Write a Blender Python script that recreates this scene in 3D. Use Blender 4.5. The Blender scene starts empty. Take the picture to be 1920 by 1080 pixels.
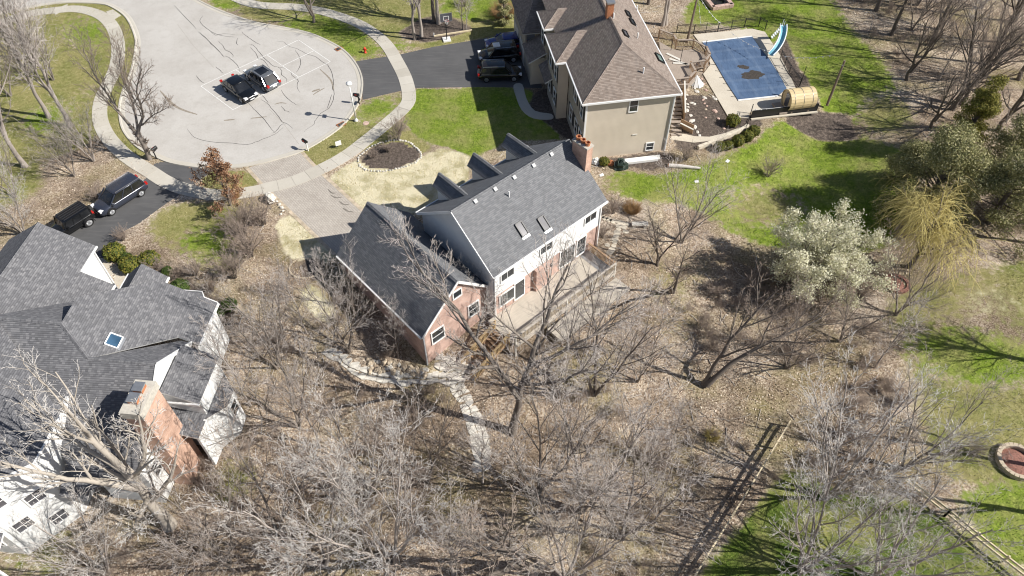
import bpy, math, random
import numpy as np
from mathutils import Vector, Matrix

# ------------------------------------------------------------------ camera, sky, sun, exposure
scene = bpy.context.scene
COL = scene.collection
FPX, PITCH, CAMH = 1400.0, math.radians(50.0), 49.0       # focal length in 1920-px units, tilt below horizon, height
cam_d = bpy.data.cameras.new('camera'); cam = bpy.data.objects.new('camera', cam_d); COL.objects.link(cam)
cam.location = (0, 0, CAMH); cam.rotation_euler = (math.radians(90) - PITCH, 0, 0)
cam_d.sensor_width = 36.0; cam_d.lens = FPX / 1920 * 36.0; cam_d.clip_start = 0.5; cam_d.clip_end = 5000
scene.camera = cam

SUN_EL, SUN_AZ = math.radians(40.5), math.radians(103.2)   # azimuth clockwise from +Y
world = bpy.data.worlds.new('World'); scene.world = world; world.use_nodes = True
wn = world.node_tree; bg = wn.nodes['Background']
sky = wn.nodes.new('ShaderNodeTexSky'); sky.sky_type = 'NISHITA'; sky.sun_disc = False
sky.sun_elevation = SUN_EL; sky.sun_rotation = SUN_AZ; sky.altitude = 200; sky.air_density = 0.9; sky.dust_density = 0.9; sky.ozone_density = 1.0
wn.links.new(sky.outputs[0], bg.inputs[0]); bg.inputs[1].default_value = 0.068
sd = bpy.data.lights.new('sun', 'SUN'); sun = bpy.data.objects.new('sun', sd); COL.objects.link(sun)
sd.energy = 5.0; sd.angle = math.radians(0.53); sd.color = (1.0, 0.955, 0.88)
SUNV = Vector((math.sin(SUN_AZ) * math.cos(SUN_EL), math.cos(SUN_AZ) * math.cos(SUN_EL), math.sin(SUN_EL)))
sun.rotation_euler = (-SUNV).to_track_quat('-Z', 'Y').to_euler(); sun.location = (60, -20, 80)
scene.view_settings.view_transform = 'Standard'; scene.view_settings.look = 'None'
scene.view_settings.exposure = 0.40; scene.view_settings.gamma = 1.0; scene.view_settings.use_curve_mapping = False
scene.cycles.filter_width = 1.1; scene.cycles.max_bounces = 5; scene.cycles.diffuse_bounces = 3; scene.cycles.glossy_bounces = 3; scene.cycles.transparent_max_bounces = 8

# ------------------------------------------------------------------ survey: photograph -> site coordinates
def sstep(a, b, x):
    t = np.clip((x - a) / (b - a), 0, 1); return t * t * (3 - 2 * t)
def terr(x, y):
    """ground height: level in front of the houses, falling away to the wooded hollow behind them"""
    x = np.asarray(x, float); y = np.asarray(y, float)
    a = .87 * sstep(42, 27, y) * (1 - .33 * sstep(-9, -22, x))
    vv = -(x + 1.4) * .673 + (y - 37.65) * .74
    b = .5 * sstep(1.0, -7.0, vv) * sstep(45, 30, x)
    h = -3.0 * (1 - (1 - a) * (1 - b)) - 0.4 * sstep(27, 5, y)
    w = sstep(38, 26, y)
    h = h + w * 0.10 * (np.sin(x * .31 + y * .17) + np.sin(x * .13 - y * .41 + 2.))
    return h
def ray(u, v):
    X = (u - 960) / FPX; Y = -(v - 540) / FPX; c, s = math.cos(PITCH), math.sin(PITCH)
    return np.array([X, c + Y * s, -s + Y * c])
def P(u, v, z=0.0):
    d = ray(u, v); t = (z - CAMH) / d[2]
    return Vector((d[0] * t, d[1] * t, z))
def T(u, v):
    """site point of a photograph pixel on the terrain"""
    d = ray(u, v); z = 0.0
    for _ in range(25):
        t = (z - CAMH) / d[2]; z = .5 * z + .5 * float(terr(d[0] * t, d[1] * t))
    t = (z - CAMH) / d[2]
    return Vector((d[0] * t, d[1] * t, float(terr(d[0] * t, d[1] * t))))

# ------------------------------------------------------------------ object helpers
def tag(o, label=None, cat=None, group=None, kind=None):
    if label: o['label'] = label
    if cat: o['category'] = cat
    if group: o['group'] = group
    if kind: o['kind'] = kind
    return o
def thing(name, label, cat, loc=(0, 0, 0), rz=0.0, group=None, kind=None):
    o = bpy.data.objects.new(name, None); COL.objects.link(o)
    o.location = loc; o.rotation_euler = (0, 0, rz); o.empty_display_size = .3
    return tag(o, label, cat, group, kind)
def link(name, me, parent=None, loc=None, rz=None):
    o = bpy.data.objects.new(name, me); COL.objects.link(o)
    if parent is not None: o.parent = parent
    if loc is not None: o.location = loc
    if rz is not None: o.rotation_euler = (0, 0, rz)
    return o
def copy_tree(root, loc, rz=0.0, sc=1.0, label=None, group=None):
    r = root.copy(); COL.objects.link(r); r.location = loc; r.rotation_euler = (0, 0, rz)
    r.scale = (sc, sc, sc) if not isinstance(sc, tuple) else sc
    if label: r['label'] = label
    if group: r['group'] = group
    for ch in root.children:
        c = ch.copy(); COL.objects.link(c); c.parent = r
        for g in ch.children:
            d = g.copy(); COL.objects.link(d); d.parent = c
    return r

class MB:
    """collects faces of one part"""
    def __init__(s): s.v = []; s.f = []; s.uv = []; s.m = []
    def face(s, pts, uv=None, mi=0):
        i = len(s.v); s.v += [tuple(p) for p in pts]; s.f.append(tuple(range(i, i + len(pts)))); s.m.append(mi)
        s.uv.append(uv if uv else [(p[0] + p[1] * .37, p[2] + p[1] * .2) for p in pts]); return s
    def box(s, x0, x1, y0, y1, z0, z1, mi=0):
        a = [(x0, y0, z0), (x1, y0, z0), (x1, y1, z0), (x0, y1, z0), (x0, y0, z1), (x1, y0, z1), (x1, y1, z1), (x0, y1, z1)]
        for q in ((3, 2, 1, 0), (4, 5, 6, 7), (0, 1, 5, 4), (1, 2, 6, 5), (2, 3, 7, 6), (3, 0, 4, 7)):
            p = [a[k] for k in q]
            if q in ((3, 2, 1, 0), (4, 5, 6, 7)): uv = [(k[0], k[1]) for k in p]
            elif q in ((0, 1, 5, 4), (2, 3, 7, 6)): uv = [(k[0], k[2]) for k in p]
            else: uv = [(k[1], k[2]) for k in p]
            s.face(p, uv, mi)
        return s
    def bar(s, a, b, w, h, up=(0, 0, 1), mi=0):
        """rectangular bar from a to b, w wide, h high, centred"""
        a = Vector(a); b = Vector(b); d = (b - a).normalized(); up = Vector(up)
        if abs(d.dot(up)) > .98: up = Vector((1, 0, 0))
        r = d.cross(up).normalized() * w * .5; u = r.cross(d).normalized() * h * .5
        c = [a - r - u, a + r - u, a + r + u, a - r + u, b - r - u, b + r - u, b + r + u, b - r + u]
        for q in ((0, 3, 2, 1), (4, 5, 6, 7), (0, 1, 5, 4), (1, 2, 6, 5), (2, 3, 7, 6), (3, 0, 4, 7)): s.face([c[k] for k in q], None, mi)
        return s
    def tube(s, pts, rad, n=8, caps=True, mi=0):
        pts = [Vector(p) for p in pts]; k = len(pts)
        rad = rad if hasattr(rad, '__len__') else [rad] * k
        rings = []
        ref = Vector((0, 0, 1))
        if abs((pts[-1] - pts[0]).normalized().dot(ref)) > .9: ref = Vector((1, 0, 0))
        for i, p in enumerate(pts):
            t = (pts[min(i + 1, k - 1)] - pts[max(i - 1, 0)]).normalized()
            r = t.cross(ref).normalized(); u = r.cross(t)
            rings.append([p + (r * math.cos(a) + u * math.sin(a)) * rad[i] for a in [2 * math.pi * j / n for j in range(n)]])
        b = len(s.v)
        for rg in rings: s.v += [tuple(q) for q in rg]
        for i in range(k - 1):
            for j in range(n):
                jj = (j + 1) % n
                s.f.append((b + i * n + j, b + i * n + jj, b + (i + 1) * n + jj, b + (i + 1) * n + j)); s.m.append(mi)
                s.uv.append([(j / n, i), (jj / n, i), (jj / n, i + 1), (j / n, i + 1)])
        if caps:
            s.f.append(tuple(b + j for j in range(n))[::-1]); s.m.append(mi); s.uv.append([(0, 0)] * n)
            s.f.append(tuple(b + (k - 1) * n + j for j in range(n))); s.m.append(mi); s.uv.append([(0, 0)] * n)
        return s
    def lathe(s, prof, n=16, c=(0, 0), mi=0):
        b = len(s.v)
        for r, z in prof:
            for j in range(n):
                a = 2 * math.pi * j / n; s.v.append((c[0] + r * math.cos(a), c[1] + r * math.sin(a), z))
        for i in range(len(prof) - 1):
            for j in range(n):
                jj = (j + 1) % n; s.f.append((b + i * n + j, b + i * n + jj, b + (i + 1) * n + jj, b + (i + 1) * n + j)); s.m.append(mi); s.uv.append([(0, 0)] * 4)
        s.f.append(tuple(b + j for j in range(n))[::-1]); s.m.append(mi); s.uv.append([(0, 0)] * n)
        s.f.append(tuple(b + (len(prof) - 1) * n + j for j in range(n))); s.m.append(mi); s.uv.append([(0, 0)] * n)
        return s
    def prism(s, poly, z0, z1, mi=0, bottom=False):
        """vertical prism over a plan polygon (ccw)"""
        s.face([(p[0], p[1], z1) for p in poly], [(p[0], p[1]) for p in poly], mi)
        if bottom: s.face([(p[0], p[1], z0) for p in poly][::-1], None, mi)
        for i in range(len(poly)):
            a, b = poly[i], poly[(i + 1) % len(poly)]; L = math.hypot(b[0] - a[0], b[1] - a[1])
            s.face([(a[0], a[1], z0), (b[0], b[1], z0), (b[0], b[1], z1), (a[0], a[1], z1)], [(0, z0), (L, z0), (L, z1), (0, z1)], mi)
        return s
    def mesh(s, name, mats, smooth=False, bevel=None):
        me = bpy.data.meshes.new(name); me.from_pydata(s.v, [], s.f)
        uvl = me.uv_layers.new(name='UVMap')
        flat = [c for f in s.uv for p in f for c in p]
        uvl.data.foreach_set('uv', flat)
        for m in (mats if isinstance(mats, (list, tuple)) else [mats]): me.materials.append(m)
        if any(s.m): me.polygons.foreach_set('material_index', s.m)
        if smooth: me.polygons.foreach_set('use_smooth', [True] * len(me.polygons))
        me.update(); return me
    def build(s, name, mats, parent=None, smooth=False, loc=None, rz=None):
        return link(name, s.mesh(name, mats, smooth), parent, loc, rz)

def fast_mesh(name, V, F, mats, mi=None, smooth=False, attrs=None):
    V = np.ascontiguousarray(V, np.float32); F = np.ascontiguousarray(F, np.int32)
    me = bpy.data.meshes.new(name); nv, nf, k = len(V), len(F), F.shape[1]
    me.vertices.add(nv); me.vertices.foreach_set('co', V.ravel())
    me.loops.add(nf * k); me.loops.foreach_set('vertex_index', F.ravel())
    me.polygons.add(nf); me.polygons.foreach_set('loop_start', np.arange(0, nf * k, k, dtype=np.int32))
    if smooth: me.polygons.foreach_set('use_smooth', np.ones(nf, bool))
    for m in (mats if isinstance(mats, (list, tuple)) else [mats]): me.materials.append(m)
    if mi is not None: me.polygons.foreach_set('material_index', np.ascontiguousarray(mi, np.int32))
    me.update(calc_edges=True)
    for an, (dom, arr) in (attrs or {}).items():
        if arr.ndim == 1:
            a = me.attributes.new(an, 'FLOAT', dom); a.data.foreach_set('value', np.ascontiguousarray(arr, np.float32))
        else:
            a = me.attributes.new(an, 'FLOAT_COLOR', dom); a.data.foreach_set('color', np.ascontiguousarray(arr, np.float32).ravel())
    return me

def spline(pts, per=6, closed=False):
    """Catmull-Rom through plan points"""
    pts = [Vector((p[0], p[1])) for p in pts]; n = len(pts); out = []
    for i in range(n if closed else n - 1):
        p0 = pts[(i - 1) % n] if closed or i > 0 else pts[i]; p1 = pts[i]; p2 = pts[(i + 1) % n]
        p3 = pts[(i + 2) % n] if closed or i + 2 < n else p2
        for k in range(per):
            t = k / per
            out.append(.5 * ((2 * p1) + (p2 - p0) * t + (2 * p0 - 5 * p1 + 4 * p2 - p3) * t * t + (3 * p1 - p0 - 3 * p2 + p3) * t ** 3))
    if not closed: out.append(pts[-1])
    return [(p.x, p.y) for p in out]
def area2(poly): return sum(poly[i][0] * poly[(i + 1) % len(poly)][1] - poly[(i + 1) % len(poly)][0] * poly[i][1] for i in range(len(poly)))
def ccw(poly): return list(poly) if area2(poly) > 0 else list(poly)[::-1]
def px(pts, z=0.0): return [tuple(P(u, v, z)[:2]) for u, v in pts]
def offset(path, d, closed=False):
    n = len(path); out = []
    for i in range(n):
        a = path[(i - 1) % n] if closed or i > 0 else path[i]; b = path[(i + 1) % n] if closed or i < n - 1 else path[i]
        tx, ty = b[0] - a[0], b[1] - a[1]; L = math.hypot(tx, ty) or 1
        out.append((path[i][0] - ty / L * d, path[i][1] + tx / L * d))
    return out
def resample(path, step):
    out = [path[0]]; acc = 0
    for a, b in zip(path[:-1], path[1:]):
        L = math.hypot(b[0] - a[0], b[1] - a[1]); 
        if L < 1e-6: continue
        d = step - acc
        while d <= L:
            out.append((a[0] + (b[0] - a[0]) * d / L, a[1] + (b[1] - a[1]) * d / L)); d += step
        acc = (acc + L) % step
    return out

# ------------------------------------------------------------------ materials
class NT:
    def __init__(s, name):
        s.mat = bpy.data.materials.new(name); s.mat.use_nodes = True; s.t = s.mat.node_tree
        s.b = s.t.nodes['Principled BSDF']; s.out = s.t.nodes['Material Output']
    def n(s, typ, ins=None, **kw):
        nd = s.t.nodes.new('ShaderNode' + typ)
        for k, v in kw.items(): setattr(nd, k, v)
        for k, v in (ins or {}).items(): s.set(nd, k, v)
        return nd
    def set(s, nd, k, v):
        i = nd.inputs[k]
        if hasattr(v, 'is_output'): s.t.links.new(v, i)
        else: i.default_value = v
    def math(s, op, a, b=0.0, c=0.0, clamp=False):
        nd = s.n('Math', {0: a, 1: b, 2: c}, operation=op); nd.use_clamp = clamp; return nd.outputs[0]
    def mix(s, fac, a, b, blend='MIX'):
        nd = s.t.nodes.new('ShaderNodeMix'); nd.data_type = 'RGBA'; nd.blend_type = blend
        s.set(nd, 0, fac); s.set(nd, 6, a if hasattr(a, 'is_output') else col(a)); s.set(nd, 7, b if hasattr(b, 'is_output') else col(b)); return nd.outputs[2]
    def ramp(s, fac, stops, interp='LINEAR'):
        nd = s.t.nodes.new('ShaderNodeValToRGB'); nd.color_ramp.interpolation = interp; e = nd.color_ramp.elements
        while len(e) < len(stops): e.new(.5)
        for el, (p, c) in zip(e, stops): el.position = p; el.color = col(c)
        s.t.links.new(fac, nd.inputs[0]); return nd.outputs[0]
    def noise(s, scale, vec=None, detail=4, rough=.55, dim='3D', dist=0.0):
        nd = s.n('TexNoise', {'Scale': scale, 'Detail': detail, 'Roughness': rough, 'Distortion': dist}, noise_dimensions=dim)
        if vec is not None: s.t.links.new(vec, nd.inputs['Vector'])
        return nd.outputs[0]
    def obj(s): return s.n('TexCoord').outputs['Object']
    def pos(s): return s.n('NewGeometry').outputs['Position']
    def uv(s): return s.n('TexCoord').outputs['UV']
    def map(s, vec, scale=(1, 1, 1), rot=(0, 0, 0), loc=(0, 0, 0)):
        return s.n('Mapping', {'Vector': vec, 'Scale': scale, 'Rotation': rot, 'Location': loc}).outputs[0]
    def bump(s, h, strength=.4, dist=.02): 
        nd = s.n('Bump', {'Strength': strength, 'Distance': dist, 'Height': h}); s.t.links.new(nd.outputs[0], s.b.inputs['Normal']); return nd
    def color(s, c): s.set(s.b, 'Base Color', c if hasattr(c, 'is_output') else col(c)); return s
    def rough(s, r): s.set(s.b, 'Roughness', r); return s
def col(c): return tuple(c) + (1.0,) if len(c) == 3 else tuple(c)
def sat(r, g, b): return (r, g, b)

def m_plain(name, c, rough=.6, metal=0.0, var=.12, scale=3.0, bump=0.0, spec=None):
    k = NT(name); o = k.obj(); nz = k.noise(scale, o, 5)
    lo = tuple(max(0, x * (1 - var)) for x in c); hi = tuple(min(1, x * (1 + var)) for x in c)
    k.color(k.ramp(nz, [(.3, lo), (.7, hi)])); k.rough(rough); k.b.inputs['Metallic'].default_value = metal
    if spec is not None: k.b.inputs['Specular IOR Level'].default_value = spec
    if bump: k.bump(k.noise(scale * 8, o, 4), bump, .02)
    return k.mat
def m_paint(name, c, rough=.22):
    k = NT(name); k.color(k.ramp(k.noise(2.0, k.obj(), 3), [(.3, tuple(x * .93 for x in c)), (.7, c)]))
    k.b.inputs['Roughness'].default_value = rough; k.b.inputs['Metallic'].default_value = .25
    k.b.inputs['Coat Weight'].default_value = .8; k.b.inputs['Coat Roughness'].default_value = .06
    return k.mat
def m_glass(name, c=(.02, .025, .03), rough=.06):
    k = NT(name); k.color(k.ramp(k.noise(.8, k.obj(), 3), [(.35, c), (.7, tuple(x * 1.8 + .01 for x in c))]))
    k.b.inputs['Roughness'].default_value = rough; k.b.inputs['Specular IOR Level'].default_value = .8; return k.mat
def m_shingle(name, tones, tabw=.34, row=.145, patch=.25):
    """asphalt shingles: per-tab tone in roof UV metres, granule noise"""
    k = NT(name); uv = k.uv()
    sep = k.n('SeparateXYZ', {0: uv}); u, v = sep.outputs[0], sep.outputs[1]
    rowi = k.math('FLOOR', k.math('DIVIDE', v, row))
    wn1 = k.n('TexWhiteNoise', {'W': rowi}, noise_dimensions='1D').outputs[0]
    tabi = k.math('FLOOR', k.math('ADD', k.math('DIVIDE', u, tabw), k.math('MULTIPLY', wn1, 7.0)))
    cv = k.n('CombineXYZ', {0: tabi, 1: rowi, 2: 0.0}).outputs[0]
    r = k.n('TexWhiteNoise', {'Vector': cv}, noise_dimensions='3D').outputs[0]
    big = k.noise(.35, k.pos(), 3)
    rr = k.math('ADD', k.math('MULTIPLY', r, 1 - patch), k.math('MULTIPLY', big, patch))
    base = k.ramp(rr, tones)
    fr = k.math('FRACT', k.math('DIVIDE', v, row)); band = k.n('MapRange', {'Value': fr, 'From Min': .0, 'From Max': .42, 'To Min': 1.0, 'To Max': 0.0}).outputs[0]
    base = k.mix(k.math('MULTIPLY', band, .55), base, tuple(x * .45 for x in tones[0][1]))      # shadow line painted into each course's lower edge, like a laminated shingle's band
    gran = k.noise(90, k.pos(), 2)
    base = k.mix(.35, base, k.ramp(gran, [(.3, (.25, .25, .25)), (.7, (.75, .75, .75))]), 'OVERLAY')
    # weathering streaks down the slope
    stv = k.n('CombineXYZ', {0: k.math('MULTIPLY', u, 2.2), 1: k.math('MULTIPLY', v, .18), 2: 0.0}).outputs[0]
    st = k.noise(1.0, stv, 4)
    base = k.mix(k.math('MULTIPLY', k.ramp(st, [(.45, (0, 0, 0)), (.75, (1, 1, 1))]), .22), base, (.10, .10, .10))
    k.color(base).rough(.92); k.b.inputs['Specular IOR Level'].default_value = .25
    k.bump(k.math('ADD', k.math('MULTIPLY', r, .6), k.math('MULTIPLY', gran, .4)), .5, .012)
    return k.mat
def m_brick(name, c1, c2, mortar, w=.21, h=.075, rough=.85):
    k = NT(name); uv = k.uv()
    b = k.n('TexBrick', {'Vector': uv, 'Color1': col(c1), 'Color2': col(c2), 'Mortar': col(mortar), 'Scale': 1.0, 'Mortar Size': .008, 'Mortar Smooth': .2, 'Bias': 0.0, 'Brick Width': w, 'Row Height': h})
    nz = k.noise(1.1, k.pos(), 5)
    c = k.mix(.45, b.outputs[0], k.ramp(nz, [(.3, tuple(x * .55 for x in c1)), (.7, tuple(min(1, x * 1.35) for x in c2))]))
    k.color(c).rough(rough); k.bump(k.math('ADD', k.math('MULTIPLY', b.outputs[1], -1.0), k.math('MULTIPLY', k.noise(40, k.pos(), 3), .3)), .6, .01)
    return k.mat
def m_wood(name, c, grain=(14, 1.2, 14), rough=.75, var=.35):
    k = NT(name); v = k.map(k.obj(), grain); nz = k.noise(1.0, v, 5, .6)
    nz2 = k.noise(.9, k.obj(), 3)
    base = k.ramp(nz, [(.25, tuple(x * (1 - var) for x in c)), (.75, tuple(min(1, x * (1 + var * .6)) for x in c))])
    k.color(k.mix(.3, base, k.ramp(nz2, [(.3, tuple(x * .6 for x in c)), (.7, c)]))).rough(rough); k.bump(nz, .3, .01); return k.mat
def m_bark(name, c, var=.4):
    k = NT(name); o = k.pos(); nz = k.noise(5.0, k.map(o, (1, 1, .35)), 5, .6)
    tw = k.n('ObjectInfo').outputs['Random']
    a = k.ramp(nz, [(.25, tuple(x * (1 - var) for x in c)), (.75, tuple(min(1, x * (1 + var * .55)) for x in c))])
    t = k.ramp(tw, [(0, (c[0] * .62, c[1] * .57, c[2] * .52)), (.5, c), (1, (min(1, c[0] * 1.22), min(1, c[1] * 1.2), min(1, c[2] * 1.17)))])
    k.color(k.mix(.55, a, t)).rough(.9); k.b.inputs['Specular IOR Level'].default_value = .2; k.bump(nz, .5, .03); return k.mat
def m_leaf(name, stops, rough=.7, trans=0.0):
    k = NT(name); r = k.n('Attribute', attribute_name='rnd').outputs['Fac']
    k.color(k.ramp(r, stops)).rough(rough); k.b.inputs['Specular IOR Level'].default_value = .25
    if trans: 
        tr = k.n('BsdfTranslucent', {'Color': k.ramp(r, stops)}); mx = k.n('MixShader', {0: trans})
        k.t.links.new(k.b.outputs[0], mx.inputs[1]); k.t.links.new(tr.outputs[0], mx.inputs[2]); k.t.links.new(mx.outputs[0], k.out.inputs[0])
    return k.mat

M = {}
M['white_siding'] = m_plain('white_siding', (.66, .665, .66), .55, var=.05, scale=.8)
M['white_trim'] = m_plain('white_trim', (.80, .80, .79), .45, var=.04, scale=1.5)
M['grey_trim'] = m_plain('grey_trim', (.30, .31, .33), .5, var=.1)
M['tan_siding'] = m_plain('tan_siding', (.60, .53, .43), .6, var=.06, scale=.6)
M['tan_trim'] = m_plain('tan_trim', (.62, .60, .55), .5, var=.06)
M['stone_wall'] = m_brick('stone_wall', (.42, .37, .31), (.30, .27, .23), (.36, .33, .29), .34, .14)
M['dark_shutter'] = m_plain('dark_shutter', (.025, .025, .03), .5)
M['red_brick'] = m_brick('red_brick', (.46, .27, .215), (.58, .41, .345), (.60, .54, .49))
M['chimney_brick'] = m_brick('chimney_brick', (.46, .25, .17), (.62, .40, .30), (.60, .54, .47))
M['terracotta'] = m_plain('terracotta', (.42, .17, .08), .8, var=.25, scale=6)
M['concrete_cap'] = m_plain('concrete_cap', (.50, .47, .41), .85, var=.15, scale=4, bump=.3)
M['glass'] = m_glass('window_glass'); M['glass_green'] = m_glass('skylight_glass', (.10, .16, .15), .15); M['glass_blue'] = m_glass('skylight_blue_glass', (.03, .07, .12), .12)
M['glass_grey'] = m_glass('skylight_grey_glass', (.07, .07, .08), .10)
M['metal_dark'] = m_plain('dark_metal', (.03, .03, .032), .45, .4)
M['metal_grey'] = m_plain('grey_metal', (.45, .46, .47), .35, .7); M['vent_grey'] = m_plain('vent_grey', (.42, .42, .42), .6, .1)
M['shingle_charcoal'] = m_shingle('charcoal_shingles', [(.2, (.160, .164, .173)), (.5, (.186, .190, .200)), (.8, (.215, .219, .229))], tabw=.28, patch=.12)
M['shingle_grey'] = m_shingle('grey_shingles', [(.15, (.130, .130, .139)), (.45, (.158, .158, .168)), (.65, (.185, .185, .195)), (.9, (.24, .237, .245))], tabw=.21, patch=.25)
M['shingle_brown'] = m_shingle('brown_shingles', [(.2, (.235, .188, .158)), (.5, (.275, .224, .191)), (.8, (.325, .27, .233))], tabw=.28)
M['deck_beige'] = m_wood('deck_beige', (.53, .475, .40), (1.4, 16, 4), .7, .25)
M['deck_grey'] = m_wood('deck_greybrown', (.36, .30, .25), (16, 1.5, 4), .8, .3)
M['rail_wood'] = m_wood('rail_wood', (.36, .24, .15), (3, 3, 10), .8, .4)
M['rail_grey'] = m_wood('rail_grey', (.52, .47, .41), (3, 3, 10), .8, .25); M['rail_tan'] = m_wood('rail_tan', (.50, .41, .29), (3, 3, 10), .8, .3)
M['new_wood'] = m_wood('new_wood', (.58, .43, .24), (6, 6, 6), .75, .3)
M['fence_wood'] = m_wood('fence_wood', (.72, .61, .42), (4, 4, 14), .8, .35)
M['sauna_wood'] = m_wood('sauna_wood', (.70, .55, .31), (1.0, 12, 12), .6, .22)
M['pole_wood'] = m_wood('pole_wood', (.22, .17, .13), (10, 10, 1), .85, .4)
M['bark_grey'] = m_bark('bark_grey', (.36, .32, .29)); M['bark_dark'] = m_bark('bark_dark', (.16, .138, .12)); M['bark_mid'] = m_bark('bark_mid', (.235, .205, .18)); M['brick_mulch'] = m_plain('brick_mulch', (.26, .125, .095), .9, var=.45, scale=7, bump=.8); M['bark_pale'] = m_bark('bark_pale', (.43, .385, .33))
M['twig_grey'] = m_bark('twig_grey', (.55, .50, .465), .25); M['twig_brown'] = m_bark('twig_brown', (.36, .295, .25), .3); M['twig_pale'] = m_bark('twig_pale', (.67, .64, .61), .22); M['twig_dark'] = m_bark('twig_dark', (.25, .22, .20), .3)
M['willow'] = m_bark('willow_twig', (.58, .49, .20), .35)
M['rubber'] = m_plain('rubber', (.018, .018, .018), .8); M['alloy'] = m_plain('alloy', (.62, .63, .65), .3, .6, var=.08)
M['car_black'] = m_paint('car_black', (.008, .009, .011)); M['car_grey'] = m_paint('car_grey', (.15, .16, .175)); M['car_bluegrey'] = m_paint('car_bluegrey', (.045, .052, .075)); M['car_blue'] = m_paint('car_blue', (.015, .03, .20)); M['car_brown'] = m_paint('car_brown', (.020, .017, .016))
M['car_glass'] = m_glass('car_glass', (.008, .009, .011), .04); M['plastic_black'] = m_plain('plastic_black', (.02, .02, .022), .6); M['chrome'] = m_plain('chrome', (.7, .7, .72), .15, .9)
M['lamp_white'] = m_plain('lamp_white', (.75, .76, .78), .2); M['lamp_red'] = m_plain('lamp_red', (.45, .02, .015), .25); M['plate'] = m_plain('plate', (.78, .78, .76), .5)
M['hydrant_red'] = m_plain('hydrant_red', (.62, .045, .02), .45); M['white_paint'] = m_plain('white_paint', (.78, .78, .76), .5, var=.05)
M['stone_white'] = m_plain('stone_white', (.62, .59, .53), .85, var=.2, scale=3, bump=.4); M['stone_tan'] = m_plain('stone_tan', (.48, .40, .30), .85, var=.3, scale=2, bump=.4); M['stone_pink'] = m_plain('stone_pink', (.52, .37, .31), .85, var=.25, scale=3, bump=.3)
M['flag'] = m_plain('flagstone', (.60, .54, .44), .85, var=.18, scale=2.5, bump=.3)
M['slide_blue'] = m_plain('slide_blue', (.17, .42, .54), .4, var=.12); M['slide_white'] = m_plain('slide_white', (.78, .84, .86), .35, var=.05)
M['tarp_green'] = m_plain('tarp_green', (.02, .035, .028), .45, var=.5, scale=5, bump=.6)
M['stain'] = m_plain('soil_dark', (.05, .042, .036), .95, var=.4, scale=6, bump=.8)
M['dry_grass_clump'] = m_bark('dry_clump', (.50, .33, .17), .4)
# ------------------------------------------------------------------ ground sheet with cover zones
rng = np.random.default_rng(7); random.seed(7)
def inside(X, Y, poly):
    r = np.zeros(X.shape, bool); n = len(poly)
    for i in range(n):
        x1, y1 = poly[i]; x2, y2 = poly[(i + 1) % n]
        c = ((y1 > Y) != (y2 > Y))
        with np.errstate(divide='ignore', invalid='ignore'):
            r ^= c & (X < (x2 - x1) * (Y - y1) / (y2 - y1 + 1e-12) + x1)
    return r
def blur(a, k):
    for _ in range(2):
        for ax in (0, 1):
            p = np.pad(a, [(k, k) if i == ax else (0, 0) for i in (0, 1)], mode='edge'); c = np.cumsum(p, axis=ax)
            c = np.insert(c, 0, 0, axis=ax); n = a.shape[ax]
            hi = np.take(c, np.arange(2 * k + 1, 2 * k + 1 + n), axis=ax); lo = np.take(c, np.arange(0, n), axis=ax)
            a = (hi - lo) / (2 * k + 1)
    return a
STEP = .4
gx = np.arange(-72, 72.01, STEP); gy = np.arange(4, 112.01, STEP)
GX, GY = np.meshgrid(gx, gy)
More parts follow.
